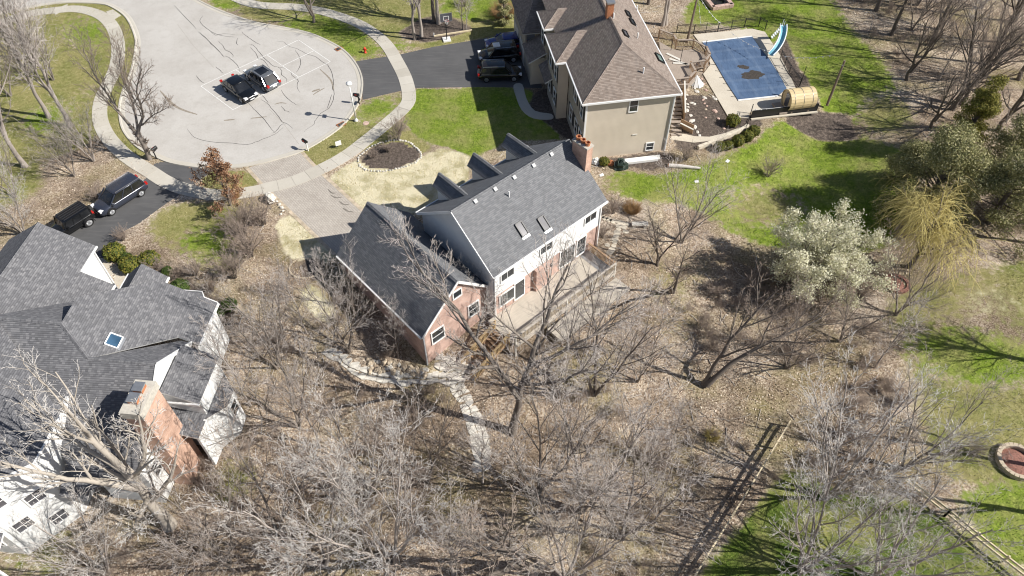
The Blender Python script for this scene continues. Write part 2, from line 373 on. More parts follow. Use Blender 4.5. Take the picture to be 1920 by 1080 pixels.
ZONES = [  # (cover, outline in the photograph, softness in cells): later ones lie over earlier ones
 ('d', [(-400, -60), (215, -40), (240, 60), (215, 150), (190, 200), (195, 250), (130, 290), (60, 300), (-300, 330)], 3),
 ('g', [(140, 160), (200, 130), (180, 190), (150, 200)], 5), ('g', [(20, 210), (110, 190), (150, 240), (60, 260)], 5), ('g', [(90, 30), (190, 30), (215, 90), (160, 110)], 6),
 ('d', [(213, 15), (255, 60), (255, 90), (225, 200), (240, 255), (300, 300), (240, 290), (190, 240), (190, 180), (222, 95), (205, 45)], 1),
 ('d', [(-300, 330), (60, 300), (90, 350), (30, 390), (-200, 400)], 4),
 # far side lawns
 ('d', [(370, 0), (480, 40), (600, 65), (668, 118), (745, 104), (900, 72), (985, 58), (985, -80), (300, -80)], 2),
 ('g', [(480, 40), (580, 62), (668, 118), (725, 108), (690, 62), (600, 22)], 4), ('g', [(810, 40), (985, 40), (985, -80), (870, -60)], 4), ('g', [(735, 60), (790, 92), (745, 104)], 3), ('g', [(380, 0), (440, -30), (460, 20), (430, 25)], 3),
 ('m', [(745, 62), (790, 35), (830, 28), (870, 42), (890, 55), (850, 68), (800, 80), (765, 72)], 1),
 # verge right of the kerb and front lawn
 ('d', [(480, 300), (567, 283), (647, 230), (678, 187), (750, 170), (775, 190), (700, 270), (600, 318), (590, 322)], 1),
 ('g', [(660, 215), (680, 188), (752, 172), (755, 195), (720, 230), (670, 245)], 4),
 ('d', [(690, 270), (760, 210), (800, 260), (830, 280), (790, 300), (740, 300)], 3),
 ('g', [(772, 166), (915, 164), (990, 165), (1070, 230), (1060, 262), (960, 262), (880, 300), (830, 276), (790, 262), (758, 232), (768, 200)], 1),
 ('s', [(612, 330), (680, 296), (735, 318), (795, 292), (830, 277), (880, 293), (882, 330), (840, 400), (690, 405), (640, 358)], 1),
 ('m', [(680, 300), (700, 275), (745, 265), (785, 282), (785, 300), (735, 318), (690, 316)], 0),
 ('s', [(515, 415), (545, 400), (605, 453), (632, 480), (600, 500), (560, 492), (530, 470)], 1),
 ('s', [(560, 540), (585, 530), (640, 590), (615, 610), (585, 590)], 1),
 ('m', [(556, 490), (600, 480), (610, 520), (575, 530)], 1),
 ('d', [(395, 318), (460, 318), (492, 345), (465, 352), (400, 362), (372, 345)], 1),
 # beside the left driveway
 ('d', [(275, 405), (340, 375), (450, 385), (450, 520), (330, 520), (280, 450)], 3), ('g', [(320, 430), (420, 410), (440, 500), (350, 500)], 5),
 ('m', [(240, 450), (330, 500), (430, 560), (460, 640), (420, 640), (330, 540), (250, 500)], 3),
 # tan house and back garden
 ('m', [(1010, 165), (1060, 165), (1100, 270), (1060, 262), (990, 200)], 1),
 ('m', [(1110, 300), (1250, 285), (1300, 280), (1410, 255), (1440, 225), (1400, 220), (1330, 180), (1270, 180), (1265, 300), (1230, 325), (1160, 312)], 1),
 ('g', [(1115, 330), (1160, 318), (1230, 330), (1310, 310), (1420, 265), (1450, 230), (1500, 215), (1600, 250), (1720, 290), (1720, 340), (1660, 470), (1560, 480), (1420, 460), (1300, 390), (1150, 375)], 2),
 ('d', [(1110, 325), (1150, 330), (1190, 375), (1130, 380)], 4), ('d', [(1290, 350), (1480, 350), (1560, 400), (1420, 430)], 6),
 ('g', [(1250, 10), (1300, 0), (1290, -60), (1520, -60), (1600, 60), (1650, 110), (1700, 180), (1710, 240), (1600, 260), (1505, 215), (1490, 160), (1430, 60), (1320, 40), (1270, 55)], 5),
 ('d', [(1600, 190), (1700, 170), (1720, 250), (1610, 250)], 5),
 ('m', [(1480, 205), (1590, 215), (1605, 262), (1540, 265), (1470, 230)], 1), ('m', [(1470, 60), (1500, 130), (1540, 205), (1490, 205), (1450, 90)], 1),
 ('l', [(1240, -60), (1330, -60), (1250, 60), (1215, 70)], 2),
 # lower right lawns
 ('d', [(1640, 580), (1740, 520), (1990, 480), (2100, 700), (2100, 1000), (1880, 990), (1760, 900), (1720, 760)], 4),
 ('g', [(1660, 620), (1800, 600), (1990, 640), (2000, 720), (1780, 720), (1680, 680)], 6), ('s', [(1740, 560), (1900, 530), (1990, 580), (1800, 600)], 6),
 ('g', [(1760, 930), (2000, 880), (2100, 1100), (1930, 1090)], 4),
 ('g', [(1480, 870), (1560, 920), (1720, 940), (1930, 1110), (1280, 1110)], 2),
 ('d', [(0, 1000), (120, 985), (200, 1060), (-100, 1130)], 4), ('d', [(390, 870), (490, 840), (470, 950), (390, 960)], 4), ('g', [(0, 1020), (80, 1010), (60, 1080), (-40, 1080)], 4),
 ('d', [(1195, 560), (1260, 570), (1330, 520), (1290, 480), (1220, 500)], 6), ('d', [(1225, 610), (1330, 600), (1300, 680), (1230, 660)], 6),
]
Wt = {k: np.zeros(GX.shape) for k in 'gdsm'}
for cls, pl, soft in ZONES:
    poly = [tuple(T(u, max(v, -120))[:2]) for u, v in pl]
    mk = inside(GX, GY, poly).astype(float)
    if soft: mk = blur(mk, soft)
    for k in Wt: Wt[k] = Wt[k] * (1 - mk) + (mk if k == cls else 0)
outx = [-2500, -1200, -600, -300, -180, -120, -90]; outy = [-2500, -1200, -500, -200, -80, -30, -10, 0]
X1 = np.array(outx + list(gx) + [-t for t in outx[::-1]]); Y1 = np.array(outy + list(gy) + [120, 135, 160, 220, 400, 900, 2500])
ix = np.clip(np.arange(len(X1)) - len(outx), 0, len(gx) - 1); iy = np.clip(np.arange(len(Y1)) - len(outy), 0, len(gy) - 1)
AX, AY = np.meshgrid(X1, Y1); AZ = terr(AX, AY)
nx, ny = len(X1), len(Y1)
idx = np.arange(nx * ny).reshape(ny, nx)
F = np.stack([idx[:-1, :-1], idx[:-1, 1:], idx[1:, 1:], idx[1:, :-1]], -1).reshape(-1, 4)
V = np.stack([AX, AY, AZ], -1).reshape(-1, 3)
zones = np.stack([Wt[k][np.ix_(iy, ix)] for k in 'gdsm'], -1).reshape(-1, 4)

k = NT('ground_cover'); pos = k.pos()
at = k.n('Attribute', attribute_name='zones'); sep = k.n('SeparateColor', {0: at.outputs['Color']}); wm = at.outputs['Alpha']
edge = k.math('MULTIPLY', k.math('SUBTRACT', k.noise(1.6, pos, 6, .65), .5), .9)
def zone(w):
    e = k.math('ADD', w, k.math('MULTIPLY', edge, k.math('MULTIPLY', k.math('MULTIPLY', w, k.math('SUBTRACT', 1.0, w)), 4.0)))
    nd = k.n('MapRange', {'Value': e, 'From Min': .34, 'From Max': .66}, interpolation_type='SMOOTHSTEP'); return nd.outputs[0]
# leaf litter
vo = k.n('TexVoronoi', {'Vector': pos, 'Scale': 11.0, 'Randomness': 1.0}); vr = k.n('SeparateColor', {0: vo.outputs['Color']}).outputs[0]
vo2 = k.n('TexVoronoi', {'Vector': pos, 'Scale': 5.0}); vr2 = k.n('SeparateColor', {0: vo2.outputs['Color']}).outputs[1]
big = k.noise(.16, pos, 5, .6); mid = k.noise(.9, pos, 5, .65)
litter = k.ramp(vr, [(0, (.17, .12, .08)), (.3, (.38, .285, .20)), (.6, (.55, .44, .325)), (.85, (.68, .575, .45)), (1, (.80, .72, .60))])
drift = k.noise(.45, pos, 6, .7)
litter = k.mix(k.ramp(drift, [(.40, (.85, .85, .85)), (.52, (0, 0, 0))]), litter, k.mix(vr, (.16, .125, .098), (.34, .275, .22)))
litter = k.mix(k.math('MULTIPLY', vr2, .35), litter, (.22, .165, .125))
litter = k.mix(k.ramp(mid, [(.42, (0, 0, 0)), (.66, (.75, .75, .75))]), litter, k.mix(vr, (.15, .115, .09), (.30, .24, .185)))
lbig = k.noise(.11, k.map(pos, (1, 1.7, 1), (0, 0, .6)), 5, .6)
litter = k.mix(k.ramp(lbig, [(.38, (.8, .8, .8)), (.50, (0, 0, 0))]), litter, k.mix(vr, (.10, .072, .05), (.27, .205, .145)))
litter = k.mix(k.ramp(lbig, [(.54, (0, 0, 0)), (.68, (.55, .55, .55))]), litter, k.mix(vr, (.40, .33, .26), (.72, .64, .54)))
litter = k.mix(k.ramp(big, [(.48, (0, 0, 0)), (.66, (.6, .6, .6))]), litter, k.mix(vr, (.15, .14, .05), (.36, .31, .16)))
# grasses
gn = k.noise(14.0, pos, 5, .7); gn2 = k.noise(2.2, pos, 5, .6); gn3 = k.noise(.35, pos, 4, .6)
gn4 = k.noise(5.0, pos, 5, .65)
gmix = k.math('ADD', k.math('ADD', k.math('MULTIPLY', gn, .35), k.math('MULTIPLY', gn2, .35)), k.math('MULTIPLY', gn4, .3))
green = k.ramp(gmix, [(.36, (.08, .125, .014)), (.5, (.165, .235, .027)), (.62, (.31, .375, .07))])
dark_green = k.n('Attribute', attribute_name='dark_green').outputs['Fac']  # mask for a darker green tone over one lawn polygon
green = k.mix(dark_green, green, k.ramp(gmix, [(.36, (.035, .06, .012)), (.5, (.075, .115, .022)), (.64, (.17, .20, .05))]))
green = k.mix(k.ramp(gn3, [(.42, (0, 0, 0)), (.64, (.7, .7, .7))]), green, k.ramp(gmix, [(.35, (.19, .18, .06)), (.65, (.40, .37, .16))]))
dry = k.ramp(gmix, [(.33, (.13, .12, .045)), (.5, (.27, .25, .10)), (.66, (.43, .395, .20))])
dry = k.mix(k.ramp(gn3, [(.42, (0, 0, 0)), (.68, (.8, .8, .8))]), dry, k.ramp(gmix, [(.35, (.075, .10, .022)), (.65, (.20, .235, .055))]))
dry = k.mix(k.ramp(gn2, [(.55, (0, 0, 0)), (.75, (.6, .6, .6))]), dry, (.34, .28, .17))
strw = k.noise(1.0, k.map(pos, (26, 9, 9), (0, 0, .6)), 5, .7); strw2 = k.noise(1.0, k.map(pos, (8, 24, 9), (0, 0, .5)), 5, .7)
straw = k.ramp(k.math('MULTIPLY', k.math('ADD', strw, strw2), .5), [(.38, (.24, .20, .11)), (.46, (.55, .49, .33)), (.56, (.77, .72, .54))])
mul = k.math('ADD', k.math('MULTIPLY', k.noise(16.0, pos, 5, .75), .5), k.math('MULTIPLY', k.noise(3.5, pos, 5, .7), .5)); mulch = k.ramp(mul, [(.38, (.04, .032, .027)), (.5, (.105, .085, .072)), (.62, (.23, .185, .155))])
straw = k.mix(k.ramp(k.noise(.55, pos, 5, .65), [(.46, (0, 0, 0)), (.62, (.75, .75, .75))]), straw, k.ramp(gmix, [(.35, (.20, .17, .08)), (.65, (.42, .38, .20))]))
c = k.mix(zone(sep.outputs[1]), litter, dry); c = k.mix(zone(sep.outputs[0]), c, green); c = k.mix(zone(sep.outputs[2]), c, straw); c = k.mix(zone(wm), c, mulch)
k.color(c).rough(.95); k.b.inputs['Specular IOR Level'].default_value = .12
k.bump(k.math('ADD', k.math('ADD', k.math('MULTIPLY', gn, .5), k.math('MULTIPLY', vr, .35)), k.math('MULTIPLY', mid, .8)), .75, .07)
M['ground'] = k.mat
gm = fast_mesh('ground', V, F, M['ground'], smooth=True, attrs={'zones': ('POINT', zones), 'dark_green': ('POINT', blur(inside(GX, GY, [tuple(T(u, v)[:2]) for u, v in ((1480, 860), (1560, 910), (1700, 930), (1940, 1120), (1270, 1120))]).astype(float), 3)[np.ix_(iy, ix)].ravel())})
tag(link('ground', gm), 'sloping yard of lawn, leaf litter, straw and mulch', 'ground', kind='structure')
def wsample(k_, x, y):
    i = np.clip(((np.asarray(x) - gx[0]) / STEP).round().astype(int), 0, len(gx) - 1); j = np.clip(((np.asarray(y) - gy[0]) / STEP).round().astype(int), 0, len(gy) - 1)
    return Wt[k_][j, i]

# ------------------------------------------------------------------ paved surfaces
k = NT('concrete_road'); pos = k.pos(); a = k.noise(.25, pos, 5, .6); b = k.noise(7, pos, 5, .7); sp = k.noise(60, pos, 2)
c = k.ramp(k.math('ADD', k.math('MULTIPLY', a, .5), k.math('MULTIPLY', b, .5)), [(.36, (.415, .39, .36)), (.6, (.51, .49, .46))])
c = k.mix(k.ramp(k.noise(.9, pos, 6, .7), [(.5, (0, 0, 0)), (.72, (.45, .45, .45))]), c, (.35, .325, .29))
c = k.mix(k.ramp(sp, [(.66, (0, 0, 0)), (.72, (.4, .4, .4))]), c, (.25, .23, .21))
k.color(c).rough(.9); k.bump(sp, .25, .01); M['road'] = k.mat
k = NT('sidewalk_concrete'); pos = k.pos(); a = k.noise(.6, pos, 5, .65); b = k.noise(9, pos, 4, .7); rnd = k.n('ObjectInfo').outputs['Random']
c = k.ramp(k.math('ADD', k.math('MULTIPLY', a, .55), k.math('MULTIPLY', b, .45)), [(.35, (.42, .39, .335)), (.62, (.53, .50, .44))])
c = k.mix(.45, c, k.ramp(rnd, [(0, (.40, .37, .315)), (.5, (.50, .465, .40)), (1, (.58, .55, .49))])); k.color(c).rough(.9); k.bump(b, .25, .01); M['sidewalk'] = k.mat
k = NT('asphalt'); pos = k.pos(); a = k.noise(.35, pos, 5, .6); b = k.noise(45, pos, 3, .7); st = k.noise(1.0, k.map(pos, (.35, 3.0, 1), (0, 0, -.35)), 4)
c = k.ramp(k.math('ADD', k.math('MULTIPLY', a, .6), k.math('MULTIPLY', b, .4)), [(.35, (.075, .075, .078)), (.65, (.11, .109, .111))])
c = k.mix(k.ramp(st, [(.52, (0, 0, 0)), (.75, (.5, .5, .5))]), c, (.15, .146, .142)); k.color(c).rough(.85); k.bump(b, .4, .012); M['asphalt'] = k.mat
k = NT('pavers'); uvp = k.map(k.pos(), (1, 1, 1), (0, 0, math.radians(-132)))
b = k.n('TexBrick', {'Vector': uvp, 'Color1': col((.40, .36, .315)), 'Color2': col((.50, .455, .40)), 'Mortar': col((.22, .195, .17)), 'Scale': 1.0, 'Mortar Size': .016, 'Mortar Smooth': .3, 'Brick Width': .30, 'Row Height': .20})
nz = k.noise(.5, k.pos(), 5, .65); c = k.mix(.35, b.outputs[0], k.ramp(nz, [(.35, (.32, .285, .25)), (.65, (.52, .48, .43))]))
stn = k.noise(1.0, k.map(k.pos(), (.9, .35, 1), (0, 0, .75)), 5, .7)
k.color(c).rough(.9); k.bump(k.math('MULTIPLY', b.outputs[1], -1.0), .6, .015); M['pavers'] = k.mat
k = NT('light_concrete'); pos = k.pos(); a = k.noise(.5, pos, 5, .65); b = k.noise(8, pos, 4, .7)
k.color(k.ramp(k.math('ADD', k.math('MULTIPLY', a, .5), k.math('MULTIPLY', b, .5)), [(.35, (.47, .42, .34)), (.65, (.60, .55, .46))])).rough(.9); k.bump(b, .2, .01); M['patio'] = k.mat
M['crack'] = m_plain('crack_sealant', (.035, .034, .033), .7); M['dirt'] = m_plain('road_dirt', (.27, .235, .19), .9, var=.35, scale=6); M['damp'] = m_plain('damp_paver', (.20, .18, .155), .8, var=.3, scale=6); M['line_white'] = m_plain('line_white', (.74, .74, .72), .7, var=.1, scale=8)

def sheet(name, poly, z, mat, parent=None, label=None, cat=None, kind='structure', group=None, thick=.04):
    o = MB().prism(ccw(poly), z - thick, z, ).build(name, mat, parent)
    if parent is None: tag(o, label, cat, group, kind)
    return o
ROAD_E = [(127, 5), (187, 7), (213, 15), (237, 33), (252, 63), (255, 87), (247, 133), (233, 167), (225, 197), (227, 230), (237, 253), (260, 277), (290, 293), (320, 305), (367, 313), (400, 315), (440, 314), (480, 308), (520, 298), (567, 283), (613, 257), (647, 230), (670, 197), (678, 167), (677, 143), (667, 120), (647, 97), (620, 80), (580, 63), (530, 52), (480, 43), (433, 28), (400, 15), (370, 0)]
edge_pts = px([(-170, 75), (-60, 40), (30, 20), (80, 10)] + ROAD_E + [(340, -18), (300, -45), (240, -75)])
road_edge = spline(edge_pts, 5)
kerb_in = offset(road_edge, -.0)
far = px([(60, -118), (-200, -60)])
road = tag(MB().prism(ccw(road_edge + far), -.03, .012).build('street', M['road']), 'pale concrete cul-de-sac with dark sealed cracks', 'street', kind='structure')
def ribbon(path, w0, w1, z0, z1, mat, name, parent=None):
    """swept step between two offsets of a path"""
    A = offset(path, w0); B = offset(path, w1); mb = MB(); n = len(path)
    for i in range(n - 1):
        mb.face([(A[i][0], A[i][1], z0), (A[i + 1][0], A[i + 1][1], z0), (B[i + 1][0], B[i + 1][1], z1), (B[i][0], B[i][1], z1)])
    return mb, A, B
def kerb(path):
    mb = MB(); n = len(path)
    offs = [(.50, .013), (.42, .03), (.12, .035), (.03, .10), (-.12, .11), (-.15, -.02)]
    rows = [[(q[0], q[1], z) for q in offset(path, -o)] for o, z in offs]
    for a, b in zip(rows[:-1], rows[1:]):
        for i in range(n - 1): mb.face([a[i], a[i + 1], b[i + 1], b[i]])
    return mb
# orientation: make positive offset point to the road centre
cx, cy = P(450, 180)[:2]
kp = road_edge
o1 = offset(kp, -1.0)
if math.hypot(o1[60][0] - cx, o1[60][1] - cy) > math.hypot(kp[60][0] - cx, kp[60][1] - cy): kp = kp[::-1]
tag(kerb(kp).build('kerb', M['sidewalk']), 'rolled concrete kerb and gutter round the cul-de-sac', 'kerb', kind='structure')
# court lines, cracks
def strip(path, w, z, name, mat, parent, taper=False):
    n = len(path); mb = MB()
    ws = [w * (.35 + .65 * math.sin(math.pi * (i + .5) / n)) if taper else w for i in range(n)]
    L = [offset(path, +.5)[i] for i in range(n)]
    for i in range(n - 1):
        def pt(j, s):
            q = offset(path, 1.0)[j]; return (path[j][0] + (q[0] - path[j][0]) * s * ws[j] / 2, path[j][1] + (q[1] - path[j][1]) * s * ws[j] / 2, z)
        mb.face([pt(i, -1), pt(i + 1, -1), pt(i + 1, 1), pt(i, 1)])
    return mb.build(name, mat, parent)
cA, cB, cC, cD = [P(*q) for q in ((376.7, 161.7), (436.7, 206), (619.3, 115.7), (560, 75))]
def lerp(a, b, t): return a + (b - a) * t
def cl(a, b): strip([tuple(a[:2]), tuple(b[:2])], .07, .020, 'court_line', M['line_white'], road)
for a, b in ((cA, cB), (cB, cC), (cC, cD), (cD, cA)): cl(a, b)
k1, k2 = lerp(cD, cA, .34), lerp(cC, cB, .34); cl(k1, k2); cl(lerp(cD, cC, .5), lerp(k1, k2, .5))
k3, k4 = lerp(cA, cD, .34), lerp(cB, cC, .34); cl(k3, k4); cl(lerp(cA, cB, .5), lerp(k3, k4, .5))
def z6(pts): return [(360 + x / 5.647, 60 + y / 5.647) for x, y in pts]
CR = [z6([(80, 0), (150, 70), (200, 120), (270, 190), (335, 260)]), z6([(335, 255), (380, 265), (440, 310), (490, 370), (505, 415)]), z6([(275, 95), (320, 135), (350, 190), (400, 210), (435, 250), (430, 272)]), z6([(487, 62), (470, 115), (490, 142)]),
 z6([(200, 0), (250, 35), (330, 20), (450, 28)]), z6([(530, 0), (570, 40), (630, 80), (680, 115), (720, 135)]), z6([(605, 130), (650, 140), (700, 200), (760, 270), (810, 320), (860, 360), (930, 375), (1000, 390)]), z6([(622, 160), (650, 200), (680, 230), (700, 275), (760, 300), (800, 350), (825, 390)]),
 z6([(910, 370), (950, 410), (945, 450), (1000, 495), (1000, 525)]), z6([(1045, 430), (1070, 470), (1125, 515), (1110, 560), (1140, 640)]), z6([(900, 105), (970, 105), (1020, 150), (1120, 180), (1220, 235), (1310, 265), (1390, 325), (1430, 345), (1475, 420), (1500, 540), (1485, 595), (1505, 640), (1490, 740), (1440, 815), (1380, 850), (1340, 890), (1300, 950), (1290, 980), (1230, 1020), (1180, 1060)]),
 z6([(1480, 660), (1455, 740), (1430, 810)]), z6([(1090, 195), (1130, 250), (1150, 330), (1130, 390), (1105, 430)]), z6([(590, 745), (680, 840), (760, 920), (820, 1000), (880, 1070)]), z6([(730, 715), (800, 760), (880, 850), (940, 930), (960, 955), (1010, 975), (1070, 1025)]), z6([(1000, 975), (950, 980), (900, 1040), (860, 1073)]),
 z6([(710, 650), (760, 690), (810, 750)]), z6([(945, 615), (980, 670), (1040, 730), (1115, 775)]), z6([(945, 790), (985, 830), (1035, 850)]), z6([(45, 462), (80, 510), (130, 545)]), z6([(250, 370), (290, 400), (330, 440)]),
 [(351, 242), (365, 258), (395, 266), (430, 268), (465, 271), (490, 262), (515, 252), (532, 238)], [(372, 60), (405, 90), (420, 107)], [(326, 10), (345, 30), (368, 54)], [(380, 30), (376, 43), (405, 64), (440, 70)]]
for q in CR: 
    pth = spline(px(q), 4); pth = [(x + random.gauss(0, .02), y + random.gauss(0, .02)) for x, y in pth]
    strip(pth, .058, .017, 'crack_seal', M['crack'], road, True)
for q in ([(332, 45), (362, 85), (402, 128)], [(270, 250), (300, 215), (335, 190)], [(560, 270), (530, 230), (505, 205)]): strip(px(q), .022, .0145, 'saw_joint', M['dirt'], road)
for q in ([(587, 178), (596, 172), (609, 165)], [(585, 172), (600, 167)], [(515, 196), (525, 193), (537, 194)], [(420, 226), (440, 224)], [(470, 222), (500, 219)], [(600, 130), (620, 150), (626, 170)], [(300, 170), (330, 200), (370, 215)]):
    strip(spline(px(q), 5), random.uniform(.12, .3), .0155, 'dirt_smear', M['dirt'], road, True)
# sidewalks made of separate slabs
def slab_walk(name, path_px, w, label, step=1.52, gap=.025):
    root = thing(name, label, 'sidewalk', kind='structure')
    pth = resample(spline(px(path_px), 8), step / 3)
    L = offset(pth, w / 2); R = offset(pth, -w / 2); n = (len(pth) - 1) // 3
    for i in range(n):
        a = i * 3; e = a + 3; g = gap
        poly = [L[j] for j in range(a, e + 1)] + [R[j] for j in range(e, a - 1, -1)]
        mxp = (sum(p[0] for p in poly) / len(poly), sum(p[1] for p in poly) / len(poly))
        poly = [(mxp[0] + (p[0] - mxp[0]) * (1 - g / 1.5), mxp[1] + (p[1] - mxp[1]) * (1 - g / 1.5)) for p in poly]
        poly = ccw(poly); dz = random.gauss(0, .004)
        MB().prism([(p[0] - mxp[0], p[1] - mxp[1]) for p in poly], -.02, .045 + dz).build('slab', M['sidewalk'], root, loc=(mxp[0], mxp[1], 0))
slab_walk('sidewalk', [(-170, 110), (-60, 65), (40, 30), (100, 20), (143, 17), (180, 25), (203, 40), (217, 63), (222, 93), (217, 127), (203, 157), (190, 187), (187, 217), (193, 240), (207, 263), (230, 287), (257, 307), (283, 323), (310, 340), (343, 354), (395, 365), (440, 364), (480, 358), (503, 352), (547, 341), (597, 320), (647, 293), (687, 263), (727, 230), (760, 200), (767, 180), (760, 147), (743, 113), (727, 87), (707, 67), (677, 47), (640, 32), (597, 20), (547, 13), (480, 9), (430, -10), (380, -40)], 1.55, 'beige concrete sidewalk of square slabs curving round the cul-de-sac')
for nm, pl in (('curb_ramp', [(100, 18), (127, 8), (126, 16), (104, 28)]), ('curb_ramp', [(199, 22), (212, 18), (227, 29), (212, 38)])):
    sheet(nm, px(pl), .03, M['sidewalk'], label='short concrete kerb ramp at the bend, ' + ('farther' if pl[0][0] < 150 else 'nearer') + ' of the two', cat='ramp')
sheet('asphalt_driveway', px([(668, 115), (747, 103), (813, 88), (893, 75), (975, 60), (1002, 62), (1016, 165), (913, 163), (777, 165), (753, 170), (680, 187), (679, 150)]), .018, M['asphalt'], label='wide black asphalt driveway in front of the brown roofed house', cat='driveway')
sheet('asphalt_driveway', spline(px([(300, 304), (392, 318), (352, 352), (332, 368), (300, 390), (262, 418), (228, 437), (205, 468), (170, 500), (100, 490), (95, 445), (168, 404), (225, 362), (272, 336), (284, 322)]), 3, True), .016, M['asphalt'], label='narrow black asphalt driveway under the minivan', cat='driveway')
pav = sheet('paver_driveway', px([(463, 315), (520, 300), (567, 286), (597, 319), (643, 360), (698, 412), (650, 500), (628, 478), (510, 365), (490, 345)]), .016, M['pavers'], label='tan block paved driveway leading to the charcoal roofed garage', cat='driveway')
for e0, e1 in (((463, 315), (490, 345)), ((490, 345), (628, 478)), ((567, 286), (597, 319)), ((597, 319), (694, 408))):
    strip([tuple(P(*e0)[:2]), tuple(P(*e1)[:2])], .35, .024, 'border_course', M['stone_tan'], pav)
for q in ([(615, 355), (622, 362), (630, 362)], [(620, 366), (630, 371), (640, 370)], [(636, 378), (646, 384), (655, 383)], [(643, 390), (652, 396), (664, 398)], [(628, 350), (634, 354), (638, 353)]):
    strip(spline(px(q), 4), .16, .0225, 'damp_stain', M['damp'], pav, True)
sheet('front_walk', spline(px([(963, 160), (979, 158), (987, 185), (1003, 208), (1034, 214), (1034, 224), (1000, 222), (978, 206), (967, 180)]), 3, True), .03, M['sidewalk'], label='curved concrete walk in the shade of the brown roofed house', cat='path')
sheet('entry_patio', spline(px([(188, 485), (200, 487), (222, 500), (245, 512), (268, 508), (276, 510), (262, 535), (235, 545), (214, 542), (190, 500)]), 3, True), .03, M['patio'], label='pale concrete entry walk behind the grey roofed house gable', cat='path')
# irregular stone paving
def paving(name, path_px, w, cell, label, mat, on=T, seed=1):
    rr = random.Random(seed); root = thing(name, label, 'path', kind='structure')
    path = spline([tuple(on(*q)[:2]) for q in path_px], 6); path = resample(path, cell); nw = max(2, round(w / cell))
    rows = [offset(path, (j / nw - .5) * w) for j in range(nw + 1)]
    rows = [[(p[0] + rr.gauss(0, cell * .2), p[1] + rr.gauss(0, cell * .2)) for p in r] for r in rows]
    for i in range(len(path) - 1):
        for j in range(nw):
            q = [rows[j][i], rows[j][i + 1], rows[j + 1][i + 1], rows[j + 1][i]]
            m = (sum(p[0] for p in q) / 4, sum(p[1] for p in q) / 4)
            q = ccw([((p[0] - m[0]) * .955, (p[1] - m[1]) * .955) for p in q]); z = float(terr(m[0], m[1]))
            q8 = []
            for a in range(4):
                p, n_ = q[a], q[(a + 1) % 4]; q8 += [(p[0] * .96 + n_[0] * .04 , p[1] * .96 + n_[1] * .04), ((p[0] + n_[0]) / 2 * rr.uniform(.95, 1.06), (p[1] + n_[1]) / 2 * rr.uniform(.95, 1.06))]
            o = MB().prism(q8, -.15, .05 + rr.uniform(-.01, .015)).build('stone', mat, root, loc=(m[0], m[1], z))
    return root
paving('stone_path', [(608, 655), (640, 672), (665, 690), (690, 700), (735, 708), (790, 711), (822, 707)], 1.0, .5, 'pale stone path running below the boulder bank', M['stone_white'], seed=3)
paving('stone_path', [(838, 672), (850, 700), (862, 730), (876, 760), (890, 790), (898, 820), (903, 850), (900, 890)], 1.35, .55, 'pale crazy paved path winding down from the deck stairs', M['stone_white'], seed=4)
paving('stone_patio', [(812, 690), (835, 694), (862, 700), (884, 712)], 2.6, .6, 'pale stone landing at the foot of the deck stairs', M['stone_white'], seed=9)
fs = thing('flagstone_path', 'irregular beige flagstones set round the corner of the deck house', 'path', kind='structure')
for (x, y) in [(1370, 280), (1400, 297), (1450, 312), (1495, 327), (1560, 340), (1600, 352), (1655, 362), (1560, 385), (1615, 395), (1555, 420), (1640, 450), (1545, 455), (1530, 497), (1520, 532), (1515, 570), (1505, 610), (1455, 680), (1430, 600), (1480, 650)]:
    p = T(900 + x / 6, 360 + y / 6); n = 7; r0 = random.uniform(.24, .36)
    q = [(r0 * random.uniform(.8, 1.15) * math.cos(6.283 * i / n), r0 * random.uniform(.8, 1.15) * math.sin(6.283 * i / n)) for i in range(n)]
    MB().prism(q, -.1, .05).build('stone', M['flag'], fs, loc=p)
